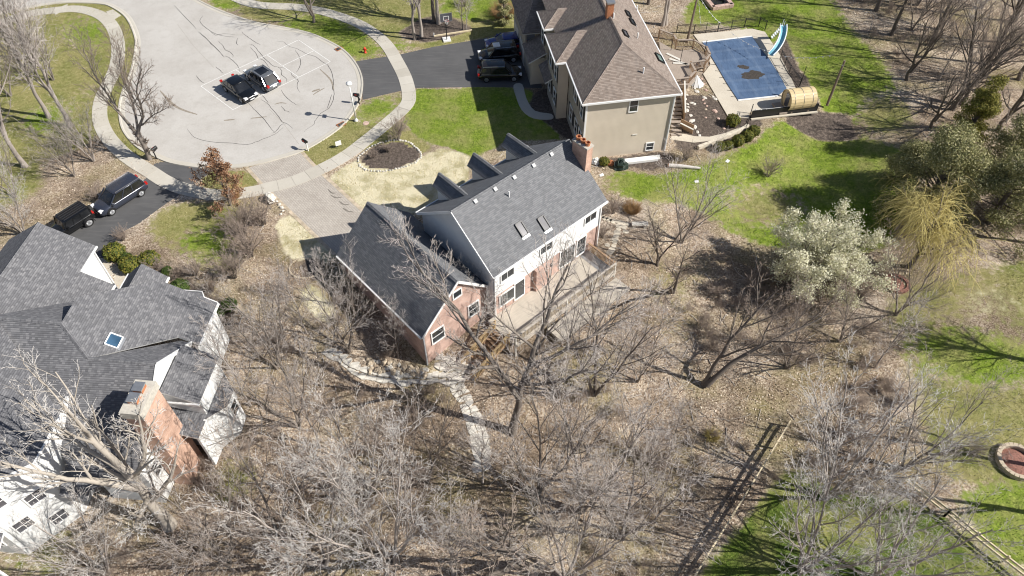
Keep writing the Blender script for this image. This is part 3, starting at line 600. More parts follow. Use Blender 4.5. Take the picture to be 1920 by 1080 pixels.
# ------------------------------------------------------------------ house helpers (all in a house's own u, v, z metres)
def clip(poly, f):
    """keep the side f(p) >= 0 of a 3-D polygon"""
    out = []
    for i in range(len(poly)):
        a, b = poly[i], poly[(i + 1) % len(poly)]; fa, fb = f(a), f(b)
        if fa >= 0: out.append(a)
        if (fa >= 0) != (fb >= 0): out.append(a + (b - a) * (fa / (fa - fb)))
    return out
def plane_of(pts):
    n = Vector((0, 0, 0)); m = len(pts)
    for i in range(m): n += pts[i].cross(pts[(i + 1) % m])
    return n.normalized()
def coursed(poly, expo, lift, thick, mb=None, core=1):
    """overlapping courses (shingles, lap siding) over a planar polygon; butt edges stand proud"""
    mb = mb or MB(); poly = [Vector(p) for p in poly]; n = plane_of(poly)
    e = Vector((0, 0, 1)).cross(n)
    e = e.normalized() if e.length > 1e-4 else Vector((1, 0, 0)); s = n.cross(e)
    sv = [p.dot(s) for p in poly]; s0, s1 = min(sv), max(sv); k = 0; base = math.floor(s0 / expo) * expo
    while base + k * expo < s1 - 1e-4:
        a = base + k * expo; b = a + expo; k += 1
        q = clip(poly, lambda p: p.dot(s) - a); q = clip(q, lambda p: b - p.dot(s)) if q else q
        if len(q) < 3: continue
        lo = max(a, min(p.dot(s) for p in q))
        top = [p + n * (lift * (b - p.dot(s)) / expo + .003) for p in q]
        mb.face(top, [(p.dot(e), p.dot(s)) for p in q], 0)
        for i in range(len(q)):                                     # butt face along the lower edge
            p, r = q[i], q[(i + 1) % len(q)]
            if abs(p.dot(s) - r.dot(s)) < 1e-4 and abs(p.dot(s) - lo) < 1e-4 and (p - r).length > .01:
                mb.face([p - n * .01, r - n * .01, r + n * (lift + .003), p + n * (lift + .003)], [(p.dot(e), a), (r.dot(e), a), (r.dot(e), a), (p.dot(e), a)], 0)
    if thick:                                                        # body and edge boards
        m = len(poly); lowp = [p - n * thick for p in poly]
        for i in range(m):
            j = (i + 1) % m; mb.face([lowp[i], lowp[j], poly[j] + n * .004, poly[i] + n * .004], None, core)
        mb.face(lowp[::-1], None, core)
    return mb
def roof(parent, name, poly, mat, trim='white_trim', thick=.14, expo=.145, lift=.022):
    poly = [Vector(p) for p in poly]
    if plane_of(poly).z < 0: poly = poly[::-1]
    return coursed(poly, expo, lift, thick).build(name, [M[mat], M[trim]], parent)
def caps(parent, a, b, mat, w=.17):
    """ridge or hip caps: short overlapping folded tabs"""
    a, b = Vector(a), Vector(b); d = (b - a); L = d.length; d.normalize(); r = d.cross(Vector((0, 0, 1))).normalized(); u = r.cross(d).normalized(); mb = MB(); n = max(1, int(L / .25))
    for i in range(n):
        p = a + d * (L * i / n); q = a + d * (L * (i + 1) / n); h0, h1 = .055, .03
        for sg in (-1, 1):
            f = [p + u * h0, q + u * h1, q + r * sg * w - u * .085, p + r * sg * w - u * .06]
            mb.face(f if sg < 0 else f[::-1], [(i * .34, 50), (i * .34 + .3, 50), (i * .34 + .3, 50.1), (i * .34, 50.1)])
        mb.face([p + u * h0, p + r * w - u * .06, p - u * .1, p - r * w - u * .06])
    return mb.build('ridge_cap', M[mat], parent)
def wall(parent, name, pts, mat, lap=None, thick=.16, trim=None):
    """vertical wall polygon, counter-clockwise seen from outside"""
    pts = [Vector(p) for p in pts]
    if lap: return coursed(pts, lap, .010 if mat == 'tan_siding' else .018, thick).build(name, [M[mat], M[trim or mat]], parent)
    mb = MB(); n = plane_of(pts); e = Vector((0, 0, 1)).cross(n).normalized(); m = len(pts)
    mb.face(pts, [(p.dot(e), p.z) for p in pts]); lo = [p - n * thick for p in pts]; mb.face(lo[::-1], [(p.dot(e), p.z) for p in lo[::-1]])
    for i in range(m): j = (i + 1) % m; mb.face([lo[i], lo[j], pts[j], pts[i]], [(0, pts[i].z), (thick, pts[j].z), (thick, pts[j].z), (0, pts[i].z)])
    return mb.build(name, [M[mat], M[trim or mat]], parent)
def window(parent, c, n, w, h, cols=1, rows=2, frame='white_trim', glass='glass', name='window', shutters=False):
    """framed window centred at c on a wall facing n (plan direction)"""
    n = Vector((n[0], n[1], 0)).normalized(); e = Vector((0, 0, 1)).cross(n); c = Vector(c); up = Vector((0, 0, 1)); t = .09
    def bx(mb, x0, x1, z0, z1, d0, d1):
        q = [c + e * x + up * z + n * d for d in (d0, d1) for x, z in ((x0, z0), (x1, z0), (x1, z1), (x0, z1))]
        for f in ((4, 5, 6, 7), (0, 1, 5, 4), (1, 2, 6, 5), (2, 3, 7, 6), (3, 0, 4, 7)): mb.face([q[k] for k in f])
    mb = MB(); W, H = w / 2, h / 2
    bx(mb, -W - t, -W, -H - t, H + t, -.02, .075); bx(mb, W, W + t, -H - t, H + t, -.02, .075); bx(mb, -W, W, H, H + t, -.02, .07); bx(mb, -W, W, -H - t, -H, -.02, .095)
    for i in range(1, cols): x = -W + w * i / cols; bx(mb, x - .02, x + .02, -H, H, 0, .045)
    for i in range(1, rows): z = -H + h * i / rows; bx(mb, -W, W, z - .025, z + .025, 0, .05)
    f = mb.build(name, M[frame], parent)
    g = MB(); bx(g, -W, W, -H, H, -.02, .028); g.build('pane', M[glass], f)
    if shutters:
        for sg in (-1, 1):
            s_ = MB(); x = sg * (W + t + .24); bx(s_, x - .2, x + .2, -H - .05, H + .05, 0, .05); s_.build('shutter', M['dark_shutter'], f)
    return f
def fpt(fr, u, v, z): return Vector((fr[0][0] + math.cos(fr[1]) * u - math.sin(fr[1]) * v, fr[0][1] + math.sin(fr[1]) * u + math.cos(fr[1]) * v, z))
def on_plane(fr, uu, vv, pts):
    """house point where the line of sight through a photograph pixel meets the plane of three house points"""
    a, b, c = [fpt(fr, *p) for p in pts]; n = (b - a).cross(c - a).normalized(); d = Vector(ray(uu, vv)); C = Vector((0, 0, CAMH))
    p = C + d * ((a - C).dot(n) / d.dot(n)); x, y = p.x - fr[0][0], p.y - fr[0][1]; cs, sn = math.cos(fr[1]), math.sin(fr[1])
    return Vector((x * cs + y * sn, -x * sn + y * cs, p.z))
def slab_on(parent, name, c, along, up, w, h, t, mat, lift=.0):
    """flat box lying on a slope: along = horizontal dir, up = up-slope dir"""
    a, s = Vector(along).normalized(), Vector(up).normalized(); n = a.cross(s).normalized(); c = Vector(c) + n * lift
    q = [c + a * (x * w / 2) + s * (y * h / 2) + n * z for z in (-.05, t) for x, y in ((-1, -1), (1, -1), (1, 1), (-1, 1))]
    mb = MB()
    for f in ((4, 5, 6, 7), (0, 1, 5, 4), (1, 2, 6, 5), (2, 3, 7, 6), (3, 0, 4, 7)): mb.face([q[k] for k in f])
    return mb.build(name, M[mat], parent)
def skylight(parent, c, along, up, w, h, glass, frame='metal_dark', sill='metal_grey'):
    a, s = Vector(along).normalized(), Vector(up).normalized(); n = a.cross(s).normalized(); mb = MB(); c = Vector(c)
    for x in (-1, 1): mb.bar(c + a * x * w / 2 - s * h / 2 + n * .07, c + a * x * w / 2 + s * h / 2 + n * .07, .09, .2, n)
    for y in (-1, 1): mb.bar(c - a * w / 2 + s * y * h / 2 + n * .07, c + a * w / 2 + s * y * h / 2 + n * .07, .09, .2, n)
    f = mb.build('skylight', M[frame], parent)
    slab_on(f, 'pane', c, along, up, w - .06, h - .06, .10, glass)
    slab_on(f, 'flashing', c - s * (h / 2 + .13), along, up, w + .14, .16, .05, sill)
    return f
def rail(mb_top, mb_bal, a, b, h=1.0, step=.13, tw=.10, slope=True):
    a, b = Vector(a), Vector(b); up = Vector((0, 0, 1)); mb_top.bar(a + up * h, b + up * h, tw * 1.5, .05); mb_top.bar(a + up * .12, b + up * .12, tw * .5, .07); mb_top.bar(a + up * (h - .09), b + up * (h - .09), tw * .5, .08)
    n = max(1, int((b - a).length / step))
    for i in range(n + 1): p = a + (b - a) * (i / n); mb_bal.bar(p + up * .1, p + up * (h - .03), .04, .04)
def post(mb, p, h, w=.11): mb.bar(Vector(p), Vector(p) + Vector((0, 0, h)), w, w)

# ------------------------------------------------------------------ charcoal-roofed house in the middle
o = P(925, 517, 5.6); CF = ((o.x, o.y), math.radians(42.3))
ch = thing('house', 'white and red brick house with dark charcoal roof and three gable dormers', 'house', (o.x, o.y, 0), CF[1])
TA = (9.15 - 5.6) / 4.7
def zf(v): return 9.15 - abs(v - 4.7) * TA
RS = [(-.1, -.12, zf(-.12)), (12.7, -.12, zf(-.12)), (12.7, 4.7, 9.15), (-.1, 4.7, 9.15)]
roof(ch, 'roof_slope', RS, 'shingle_charcoal'); roof(ch, 'roof_slope', [(12.7, 9.55, zf(9.55)), (-.1, 9.55, zf(9.55)), (-.1, 4.7, 9.15), (12.7, 4.7, 9.15)], 'shingle_charcoal')
caps(ch, (-.1, 4.7, 9.17), (12.7, 4.7, 9.17), 'shingle_charcoal')
GT = (6.4 - 2.7) / 3.8
def zg(u): return 6.4 - abs(u + 2.8) * GT
GL = [(-6.6, .85, zg(-6.6)), (-2.8, .85, 6.4), (-2.8, 12.5, 6.4), (-6.6, 12.5, zg(-6.6))]
roof(ch, 'garage_roof_slope', GL, 'shingle_charcoal', expo=.165, lift=.034); roof(ch, 'garage_roof_slope', [(-2.8, .85, 6.4), (.13, .85, zg(.13)), (.13, 9.12, zg(.13)), (1.0, 9.12, zg(1.0)), (1.0, 12.5, zg(1.0)), (-2.8, 12.5, 6.4)], 'shingle_charcoal')
caps(ch, (-2.8, .85, 6.42), (-2.8, 12.5, 6.42), 'shingle_charcoal')
# walls
wall(ch, 'brick_wall', [(.15, .3, -2.2), (12.45, .3, -2.2), (12.45, .3, 2.62), (.15, .3, 2.62)], 'red_brick')
wall(ch, 'siding_wall', [(.13, .22, 2.6), (12.47, .22, 2.6), (12.47, .22, 5.78), (.13, .22, 5.78)], 'white_siding', .12)
wall(ch, 'gable_wall', [(.15, 9.1, -1.2), (.15, .3, -1.5), (.15, .3, zf(.3) - .12), (.15, 4.7, 9.0), (.15, 9.1, zf(9.1) - .12)], 'white_siding', .12)
wall(ch, 'gable_wall', [(12.45, .3, -1.5), (12.45, 9.1, -.5), (12.45, 9.1, zf(9.1) - .12), (12.45, 4.7, 9.0), (12.45, .3, zf(.3) - .12)], 'white_siding', .12)
wall(ch, 'front_wall', [(12.45, 9.1, -.5), (.15, 9.1, -.5), (.15, 9.1, 5.75), (12.45, 9.1, 5.75)], 'red_brick')
wall(ch, 'garage_wall', [(-6.3, 12.2, -.5), (-6.3, 1.1, -2.2), (-6.3, 1.1, 2.95), (-6.3, 12.2, 2.95)], 'red_brick')
wall(ch, 'garage_gable_wall', [(-6.3, 1.1, -2.4), (.14, 1.1, -2.4), (.14, 1.1, zg(.14) - .14), (-2.8, 1.1, 6.26), (-6.3, 1.1, zg(-6.3) - .14)], 'red_brick')
wall(ch, 'garage_gable_wall', [(.8, 12.2, -.3), (-6.3, 12.2, -.3), (-6.3, 12.2, zg(-6.3) - .14), (-2.8, 12.2, 6.26), (.8, 12.2, zg(.8) - .14)], 'white_siding', .12)
wall(ch, 'garage_wall', [(.8, 9.2, -.3), (.8, 12.2, -.3), (.8, 12.2, 2.85), (.8, 9.2, 2.85)], 'white_siding', .12)
gd = MB().box(-5.4, -.2, 12.2, 12.27, 0, 2.3).build('garage_door', M['white_trim'], ch)
for z in (.55, 1.1, 1.65): MB().box(-5.4, -.2, 12.27, 12.285, z - .02, z + .02).build('panel_joint', M['grey_trim'], gd)
# white edge boards, gutters, downspouts
g_ = MB(); g_.box(-.1, 12.7, -.26, -.13, zf(-.12) - .16, zf(-.12) + .02); g_.build('gutter', M['white_trim'], ch)
MB().box(-6.74, -6.6, .9, 12.45, zg(-6.6) - .14, zg(-6.6) + .01).build('gutter', M['white_trim'], ch)
MB().box(-.1, 12.7, 9.56, 9.7, zf(9.55) - .16, zf(9.55)).build('gutter', M['white_trim'], ch)
rk = MB(); rk.bar((-6.6, .82, zg(-6.6) - .06), (-2.8, .82, 6.34), .05, .22); rk.bar((-2.8, .82, 6.34), (.13, .82, zg(.13) - .06), .05, .22); rk.build('rake_board', M['white_trim'], ch)
rk = MB(); rk.bar((-.13, -.1, zf(-.1) - .08), (-.13, 4.7, 9.07), .05, .22); rk.bar((-.13, 4.7, 9.07), (-.13, 9.5, zf(9.5) - .08), .05, .22); rk.build('rake_board', M['white_trim'], ch)
MB().box(-6.42, -6.3, 1.0, 1.1, -1.8, 2.7).build('downspout', M['grey_trim'], ch); MB().box(.2, .3, .1, .2, .0, 5.4).build('downspout', M['white_trim'], ch); MB().box(12.3, 12.4, .1, .2, .0, 5.4).build('downspout', M['white_trim'], ch)
# rear windows and doors
for u in (1.6, 5.9, 11.1): window(ch, (u, .2, 4.55), (0, -1), 1.3, 1.25, 2, 1)
for u, w in ((3.0, 1.0), (8.6, 1.7), (10.3, 1.0)): window(ch, (u, .28, 1.35), (0, -1), w, 2.0, 2 if w > 1.2 else 1, 1, name='patio_door')
window(ch, (1.6, .28, 1.5), (0, -1), 1.5, 1.3, 2, 1)
MB().box(4.6, 6.1, -.12, .3, .05, 2.6).build('brick_bay', M['red_brick'], ch)
window(ch, (-5.0, 1.08, 1.45), (0, -1), 1.15, 1.35, 1, 2); window(ch, (-1.3, 1.08, 1.6), (0, -1), 1.0, 1.35, 1, 2); window(ch, (-2.8, 1.08, 4.75), (0, -1), .75, .7, 1, 1)
MB().bar((6.4, .05, 2.0), (6.4, -.12, 2.0), .16, .3).build('wall_lamp', M['metal_dark'], ch)
# dormers
for u in (2.75, 6.5, 10.4):
    zr, ze, hw, vf = 8.0, 7.02, .78, 9.85
    def vr(z): return 4.7 + (9.15 - z) / TA
    d = MB(); d.face([(u - .62, 9.4, zf(9.4)), (u - .62, 9.4, 7.2), (u - .62, vr(7.2), 7.2)]); d.face([(u + .62, 9.4, zf(9.4)), (u + .62, vr(7.2), 7.2), (u + .62, 9.4, 7.2)])
    d.face([(u + .62, 9.4, zf(9.4)), (u + .62, 9.4, 7.2), (u, 9.4, 7.95), (u - .62, 9.4, 7.2), (u - .62, 9.4, zf(9.4))])
    dm = d.build('dormer', M['white_siding'], ch)
    for sg in (-1, 1):
        roof(dm, 'dormer_roof', [(u + sg * hw, vf, ze), (u, vf, zr), (u, vr(zr) - .02, zr), (u + sg * hw, vr(ze) - .02, ze)], 'shingle_charcoal', trim='grey_trim', thick=.08, expo=.165, lift=.034)
    caps(dm, (u, vr(zr), zr + .02), (u, vf, zr + .02), 'shingle_charcoal')
    window(dm, (u, 9.41, 6.7), (0, 1), .75, 1.0)
# chimney with clay pots
cm = MB().box(12.3, 13.0, 2.3, 3.95, -.6, 9.75).build('chimney', M['chimney_brick'], ch)
MB().box(12.24, 13.06, 2.24, 4.01, 9.7, 9.82).build('chimney_cap', M['concrete_cap'], cm)
for v in (2.6, 3.12, 3.65): MB().lathe([(.20, 9.8), (.2, 10.0), (.24, 10.05), (.24, 10.12), (.17, 10.12), (.17, 9.95)], 12, (12.65, v)).build('clay_pot', M['terracotta'], cm)
# roof vents, pipe, skylights
for (x, y) in ((1040, 298), (840, 425), (622, 558), (408, 690), (185, 827)):
    p = on_plane(CF, 860 + x / 6, 240 + y / 6, RS[:3]); slab_on(ch, 'box_vent', p, (1, 0, 0), (0, 1, TA), .30, .30, .14, 'vent_grey')
p = on_plane(CF, 954.5, 369, RS[:3]); MB().tube([p - Vector((0, 0, .1)), p + Vector((0, 0, .55))], .055, 10).build('vent_pipe', M['white_trim'], ch)
for (x, y) in ((465, 420), (715, 355)):
    p = on_plane(CF, 900 + x / 6, 360 + y / 6, RS[:3]); skylight(ch, p, (1, 0, 0), (0, 1, TA), .62, 1.15, 'glass_grey')
for (x, y) in ((430, 325), (630, 492), (825, 665)):
    p = on_plane(CF, 640 + x / 6, 360 + y / 6, GL[:3]); slab_on(ch, 'roof_vent', p, (0, 1, 0), (1, 0, GT), .5, .42, .20, 'metal_dark')
# deck
dk = thing('deck', 'raised beige deck with grey baluster railing behind the charcoal roofed house', 'deck', (o.x, o.y, 0), CF[1])
MB().box(-.5, 11.4, -3.05, .28, -.12, .05).build('floor', M['deck_beige'], dk)
MB().box(10.3, 11.38, -3.0, .26, .05, .062).build('border_boards', M['metal_grey'], dk)
MB().box(-.5, 11.4, -3.14, -3.06, -.3, .03).build('rim_board', M['rail_grey'], dk)
t1, b1 = MB(), MB(); rail(t1, b1, (-.45, -3.0, .05), (11.35, -3.0, .05), .98, .15, .11); t1.build('handrail', M['rail_grey'], dk); tag(b1.build('balusters', M['rail_tan'], dk), kind='stuff')
t1, b1 = MB(), MB(); rail(t1, b1, (11.32, -2.9, .05), (11.32, .25, .05), .98, .14, .12); t1.build('handrail', M['rail_wood'], dk); tag(b1.build('balusters', M['rail_wood'], dk), kind='stuff')
for u in (-.4, 2.5, 5.4, 8.4, 11.3):
    q = MB(); w = fpt(CF, u, -3.0, 0); post(q, (u, -3.0, float(terr(w.x, w.y)) - .2), 1.25 - float(terr(w.x, w.y)), .13); q.build('post', M['tan_trim'], dk)
ld = thing('lower_deck', 'low pale landing deck just outside the grey deck railing', 'deck', (o.x, o.y, 0), CF[1])
MB().box(3.0, 11.4, -4.9, -3.2, -1.0, -.75).build('floor', M['deck_beige'], ld)
for u in (3.2, 7.0, 11.2): MB().box(u - .07, u + .07, -4.85, -4.7, -2.6, -.99).build('post', M['rail_wood'], ld)
# stairs beside the brick gable
stt = thing('deck_stairs', 'wooden stairs with orange handrails descending past the brick garage gable', 'stairs', (o.x, o.y, 0), CF[1])
zb = -1.95; nst = 11; u0, u1 = -.55, -4.3
for i in range(nst):
    t = (i + .5) / nst; uu = u0 + (u1 - u0) * t; zz = .05 + (zb - .05) * ((i + 1) / (nst + 1)); MB().box(uu - .17, uu + .17, -2.35, -.75, zz - .05, zz).build('tread', M['rail_wood'], stt)
sg_ = MB()
for v in (-2.35, -.75): sg_.bar((u0, v, -.1), (u1, v, zb - .02), .06, .26)
sg_.build('stringer', M['rail_wood'], stt)
for v in (-2.4, -.7):
    t1, b1 = MB(), MB(); rail(t1, b1, (u0, v, .05), (u1, v, zb + .05), .95, .15, .12); t1.build('handrail', M['new_wood'], stt); tag(b1.build('balusters', M['new_wood'], stt), kind='stuff')
for u, v in ((u0, -2.4), (u0, -.7), (-2.4, -2.4), (-2.4, -.7), (u1, -2.4), (u1, -.7)):
    q = MB(); tt = (u - u0) / (u1 - u0); zz = .05 + (zb - .05) * tt; post(q, (u, v, -3.0), zz + 1.05 + 3.0, .1); q.build('post', M['new_wood'], stt)

# ------------------------------------------------------------------ tan house with the brown hipped roof
o2 = P(1093, 195, 7.0); e2 = P(1278, 175, 7.0); TF = ((o2.x, o2.y), math.atan2(e2.y - o2.y, e2.x - o2.x))
th = thing('house', 'tan sided house with brown hipped roof beside the covered pool', 'house', (o2.x, o2.y, 0), TF[1])
BR = 'shingle_brown'; A_, D_ = (4.75, 4.65, 10.0), (4.75, 9.0, 10.0)
roof(th, 'roof_slope', [(0, 0, 7), (9.5, 0, 7), A_], BR)
SR = [(9.5, 0, 7), (9.5, 21.5, 7), (4.75, 21.5, 10), A_]
roof(th, 'roof_slope', SR, BR)
roof(th, 'roof_slope', [(0, 9.0, 7), (0, 0, 7), A_, (4.75, 9.0, 10)], BR, expo=.17, lift=.035)
roof(th, 'roof_slope', [(0, 21.5, 6.98), (0, 9.0, 6.98), (4.75, 9.0, 9.98), (4.75, 21.5, 9.98)], BR, expo=.17, lift=.035)
for a, b in (((0, 0, 7.03), (4.75, 4.65, 10.03)), ((9.5, 0, 7.03), (4.75, 4.65, 10.03)), ((4.75, 4.65, 10.03), (4.75, 21.5, 10.03))): caps(th, a, b, BR)
def hip_wing(v0, v1, proj, ze, s=.632, z0=7.0):
    """hipped wing projecting towards -u"""
    vm = (v0 + v1) / 2; hw = (v1 - v0) / 2; zr = ze + hw * s; ue = -proj + hw; ur = (zr - z0) / s
    P1, P2 = (ue, vm, zr), (max(ur, ue + .05), vm, zr); uj = (ze - z0) / s
    L = 'roof_slope'
    roof(th, L, [(-proj, v1, ze), (-proj, v0, ze), P1], BR, expo=.17, lift=.035)
    roof(th, L, [(-proj, v0, ze), (uj, v0, ze), P2, P1], BR); roof(th, L, [(uj, v1, ze), (-proj, v1, ze), P1, P2], BR)
    caps(th, (-proj, v0, ze + .03), (P1[0], P1[1], zr + .03), BR); caps(th, (-proj, v1, ze + .03), (P1[0], P1[1], zr + .03), BR); caps(th, (P1[0], P1[1], zr + .03), (P2[0], P2[1], zr + .03), BR)
    wl = [(-proj + .35, v1 - .35), (-proj + .35, v0 + .35)]
    wall(th, 'stone_wall', [(wl[0][0], wl[0][1], -.2), (wl[1][0], wl[1][1], -.2), (wl[1][0], wl[1][1], ze), (wl[0][0], wl[0][1], ze)], 'stone_wall')
    wall(th, 'siding_wall', [(-proj + .35, v0 + .35, -.2), (.4, v0 + .35, -.2), (.4, v0 + .35, ze), (-proj + .35, v0 + .35, ze)], 'tan_siding', .125)
    MB().box(-proj - .14, -proj - .01, v0 - .1, v1 + .1, ze - .15, ze + .01).build('gutter', M['white_trim'], th); MB().box(-proj - .1, uj, v0 - .14, v0 - .01, ze - .15, ze + .01).build('gutter', M['white_trim'], th)
hip_wing(6.9, 12.1, 1.04, 7.0); hip_wing(13.1, 16.6, .95, 7.0)
# far garage wing
roof(th, 'roof_slope', [(-2.5, 16.9, 4.3), (0.4, 16.9, 4.3), (.4, 20.6, 6.3), (-.6, 20.6, 6.3)], BR); roof(th, 'roof_slope', [(-2.5, 24.3, 4.3), (-2.5, 16.9, 4.3), (-.6, 20.6, 6.3)], BR)
roof(th, 'roof_slope', [(.4, 24.3, 4.3), (-2.5, 24.3, 4.3), (-.6, 20.6, 6.3), (.4, 20.6, 6.3)], BR)
wall(th, 'garage_wall', [(-2.2, 24, -.2), (-2.2, 13.7, -.2), (-2.2, 13.7, 3.0), (-2.2, 17.0, 3.0), (-2.2, 17.2, 4.3), (-2.2, 24, 4.3)], 'stone_wall')
wall(th, 'garage_wall', [(-2.2, 13.7, -.2), (.3, 13.7, -.2), (.3, 13.7, 3.4), (-2.2, 13.7, 3.0)], 'tan_siding', .125)
roof(th, 'porch_roof', [(-2.5, 17.2, 2.95), (-2.5, 13.4, 2.95), (-.5, 13.4, 4.0), (-.5, 17.2, 4.0)], BR); roof(th, 'porch_roof', [(-1.5, 13.0, 2.9), (-1.5, 9.6, 2.9), (-.6, 9.6, 3.4), (-.6, 13.0, 3.4)], BR)
# main walls
wall(th, 'siding_wall', [(.45, .35, -.4), (9.1, .35, -.4), (9.1, .35, 6.95), (.45, .35, 6.95)], 'tan_siding', .125)
wall(th, 'stone_wall', [(.45, 7.2, -.4), (.45, .35, -.4), (.45, .35, 6.95), (.45, 7.2, 6.95)], 'stone_wall')
wall(th, 'stone_wall', [(.45, 21.2, -.4), (.45, 12, -.4), (.45, 12, 6.95), (.45, 21.2, 6.95)], 'stone_wall')
wall(th, 'siding_wall', [(9.1, .35, -.4), (9.1, 21.2, -.4), (9.1, 21.2, 6.95), (9.1, .35, 6.95)], 'tan_siding', .125)
wall(th, 'siding_wall', [(9.1, 21.2, -.4), (.45, 21.2, -.4), (.45, 21.2, 6.95), (4.75, 21.2, 9.7), (9.1, 21.2, 6.95)], 'tan_siding', .125)
for u in (.5, 9.05): MB().box(u - .09, u + .09, .28, .36, -.2, 6.85).build('corner_board', M['white_trim'], th)
for bx_ in ((-.1, 9.6, -.14, -.01), ): MB().box(bx_[0], bx_[1], bx_[2], bx_[3], 6.84, 7.01).build('gutter', M['white_trim'], th)
MB().box(9.51, 9.64, 0, 21.5, 6.84, 7.01).build('gutter', M['white_trim'], th); MB().box(-.14, -.01, 0, 6.7, 6.84, 7.01).build('gutter', M['white_trim'], th)
MB().box(9.02, 9.12, .2, .3, 0, 6.9).build('downspout', M['white_trim'], th)
FW = [(0, .35, 0), (9, .35, 0), (9, .35, 5)]
p = on_plane(TF, 1188, 198, FW); window(th, (p.x, .34, p.z), (0, -1), .75, 1.25); p = on_plane(TF, 1218, 274, FW); window(th, (p.x, .34, p.z), (0, -1), .7, .85)
p = on_plane(TF, 1190, 252, FW); MB().box(p.x - .25, p.x + .25, .28, .35, p.z - .05, p.z + .05).build('wall_vent', M['tan_trim'], th)
for v, z in ((1.6, 5.2), (4.2, 5.2), (1.6, 1.9), (3.2, 1.9), (5.4, 1.9)): window(th, (.44, v, z), (-1, 0), .9, 1.5, shutters=True)
for v, z in ((8.2, 5.2), (10.6, 5.2), (8.2, 2.2), (10.6, 2.2)): window(th, (-.70, v, z), (-1, 0), .9, 1.5, shutters=True)
for v in (18.6, 22.2): MB().box(-2.27, -2.2, v - 1.3, v + 1.3, 0, 2.3).build('garage_door', M['tan_trim'], th)
window(th, (-.70, 14.8, 5.3), (-1, 0), .9, 1.4, shutters=True)
# chimney, pipes, skylights
c_ = on_plane(TF, 1142, 28, SR[:3]); cm = MB().box(c_.x - .32, c_.x + .32, c_.y - .32, c_.y + .32, c_.z - .4, c_.z + 1.35).build('chimney', M['terracotta'], th); MB().box(c_.x - .4, c_.x + .4, c_.y - .4, c_.y + .4, c_.z + 1.33, c_.z + 1.5).build('chimney_cap', M['metal_grey'], cm)
for (x, y) in ((1195, 72), (1150, 35), (1194, 20)):
    p = on_plane(TF, x, y, SR[:3]); MB().tube([p - Vector((0, 0, .1)), p + Vector((0, 0, .6))], .07, 10).build('vent_pipe', M['white_trim'], th)
p = on_plane(TF, 1206, 137, [(0, 0, 7), (9.5, 0, 7), A_]); MB().tube([p - Vector((0, 0, .1)), p + Vector((0, 0, .6))], .07, 10).build('vent_pipe', M['white_trim'], th)
for (x, y, g, w) in ((1236, 110, 'glass_green', .75), (1177, 27, 'glass', .5), (1185, 42, 'glass', .5), (1172, 64, 'glass_grey', .5)):
    p = on_plane(TF, x, y, SR[:3]); skylight(th, p, (0, 1, 0), (-1, 0, .632), 1.3 if w > .6 else 1.0, w, g)

# ------------------------------------------------------------------ grey-roofed house at lower left
LF = ((-22.9, 35.8), math.radians(-5.5)); GR = 'shingle_grey'
lh = thing('house', 'white house with grey patchwork shingle roof and tall brick chimney', 'house', (-22.9, 35.8, 0), LF[1])
tn = .6
def ze_(u): return 4.0 - (u - .08) * tn                     # east slope of the main block
P1 = (-7.35, -5.6, 8.45); P2 = (-5.16, -7.44, 7.14)
ES = [(.08, .46, 4.0), (.08, -3.5, 4.0), (-5.16, -7.44, ze_(-5.16)), P1]
# east slope with its notched front eave
FE = [(.08, .46), (-.85, .50), (-1.4, 1.25), (-3.5, 1.05), (-4.15, .0)]
roof(lh, 'roof_slope', [(.08, -3.5, 4.0), (.08, .46, 4.0), (-.85, .46, ze_(-.85)), (-3.9, .46, ze_(-3.9)), (-4.4, -.3, ze_(-4.4)), (-7.35, -3.3, 8.45), P1, P2, (-1.2, -3.5, ze_(-1.2))], GR)
roof(lh, 'bay_roof', [(-.85, .44, ze_(-.85) - .02), (-1.35, 1.2, ze_(-.85) - .3), (-3.4, 1.2, ze_(-.85) - .3), (-3.9, .44, ze_(-.85) - .02)], GR)
bayt = MB(); bayt.bar((.08, .5, 3.95), (-.85, .5, ze_(-.85) - .05), .06, .16); bayt.bar((-.85, .5, ze_(-.85) - .3), (-1.35, 1.24, ze_(-.85) - .32), .06, .16); bayt.bar((-1.35, 1.24, ze_(-.85) - .32), (-3.4, 1.24, ze_(-.85) - .32), .06, .16); bayt.bar((-3.4, 1.24, ze_(-.85) - .32), (-3.95, .5, ze_(-.85) - .3), .06, .16); bayt.build('rake_board', M['white_trim'], lh)
# front slope X behind ridge R1 and garage wing A
roof(lh, 'roof_slope', [(-12.6, -5.55, 8.43), (-7.3, -5.55, 8.43), (-4.6, .3, 4.55), (-8.0, .3, 4.55), (-9.6, -2.2, 6.2)], GR)
def zA(u): return 6.0 + (-10.35 - u) * .62
WA = [(-13.95, 3.65, zA(-13.95)), (-13.95, -5.9, zA(-13.95)), (-9.0, -5.9, zA(-9.0)), (-8.2, -1.5, zA(-8.2)), (-8.2, .95, zA(-8.2)), (-10.35, .95, zA(-10.35)), (-10.35, 3.65, zA(-10.35))]
roof(lh, 'roof_slope', WA, GR); roof(lh, 'roof_slope', [(-13.95, 3.65, zA(-13.95)), (-17.5, 3.65, 6.0), (-17.5, -5.9, 6.0), (-13.95, -5.9, zA(-13.95))], GR)
caps(lh, (-13.95, 3.65, zA(-13.95) + .02), (-13.95, -5.6, zA(-13.95) + .02), GR)
wall(lh, 'siding_wall', [(-10.65, 1.2, -.3), (-10.65, 3.4, -.3), (-10.65, 3.4, 6.05), (-10.65, 1.2, 6.05)], 'white_siding', .12); wall(lh, 'siding_wall', [(-10.65, 3.4, -.3), (-17.2, 3.4, -.3), (-17.2, 3.4, 6), (-13.95, 3.4, 8.0), (-10.65, 3.4, 6.1)], 'white_siding', .12)
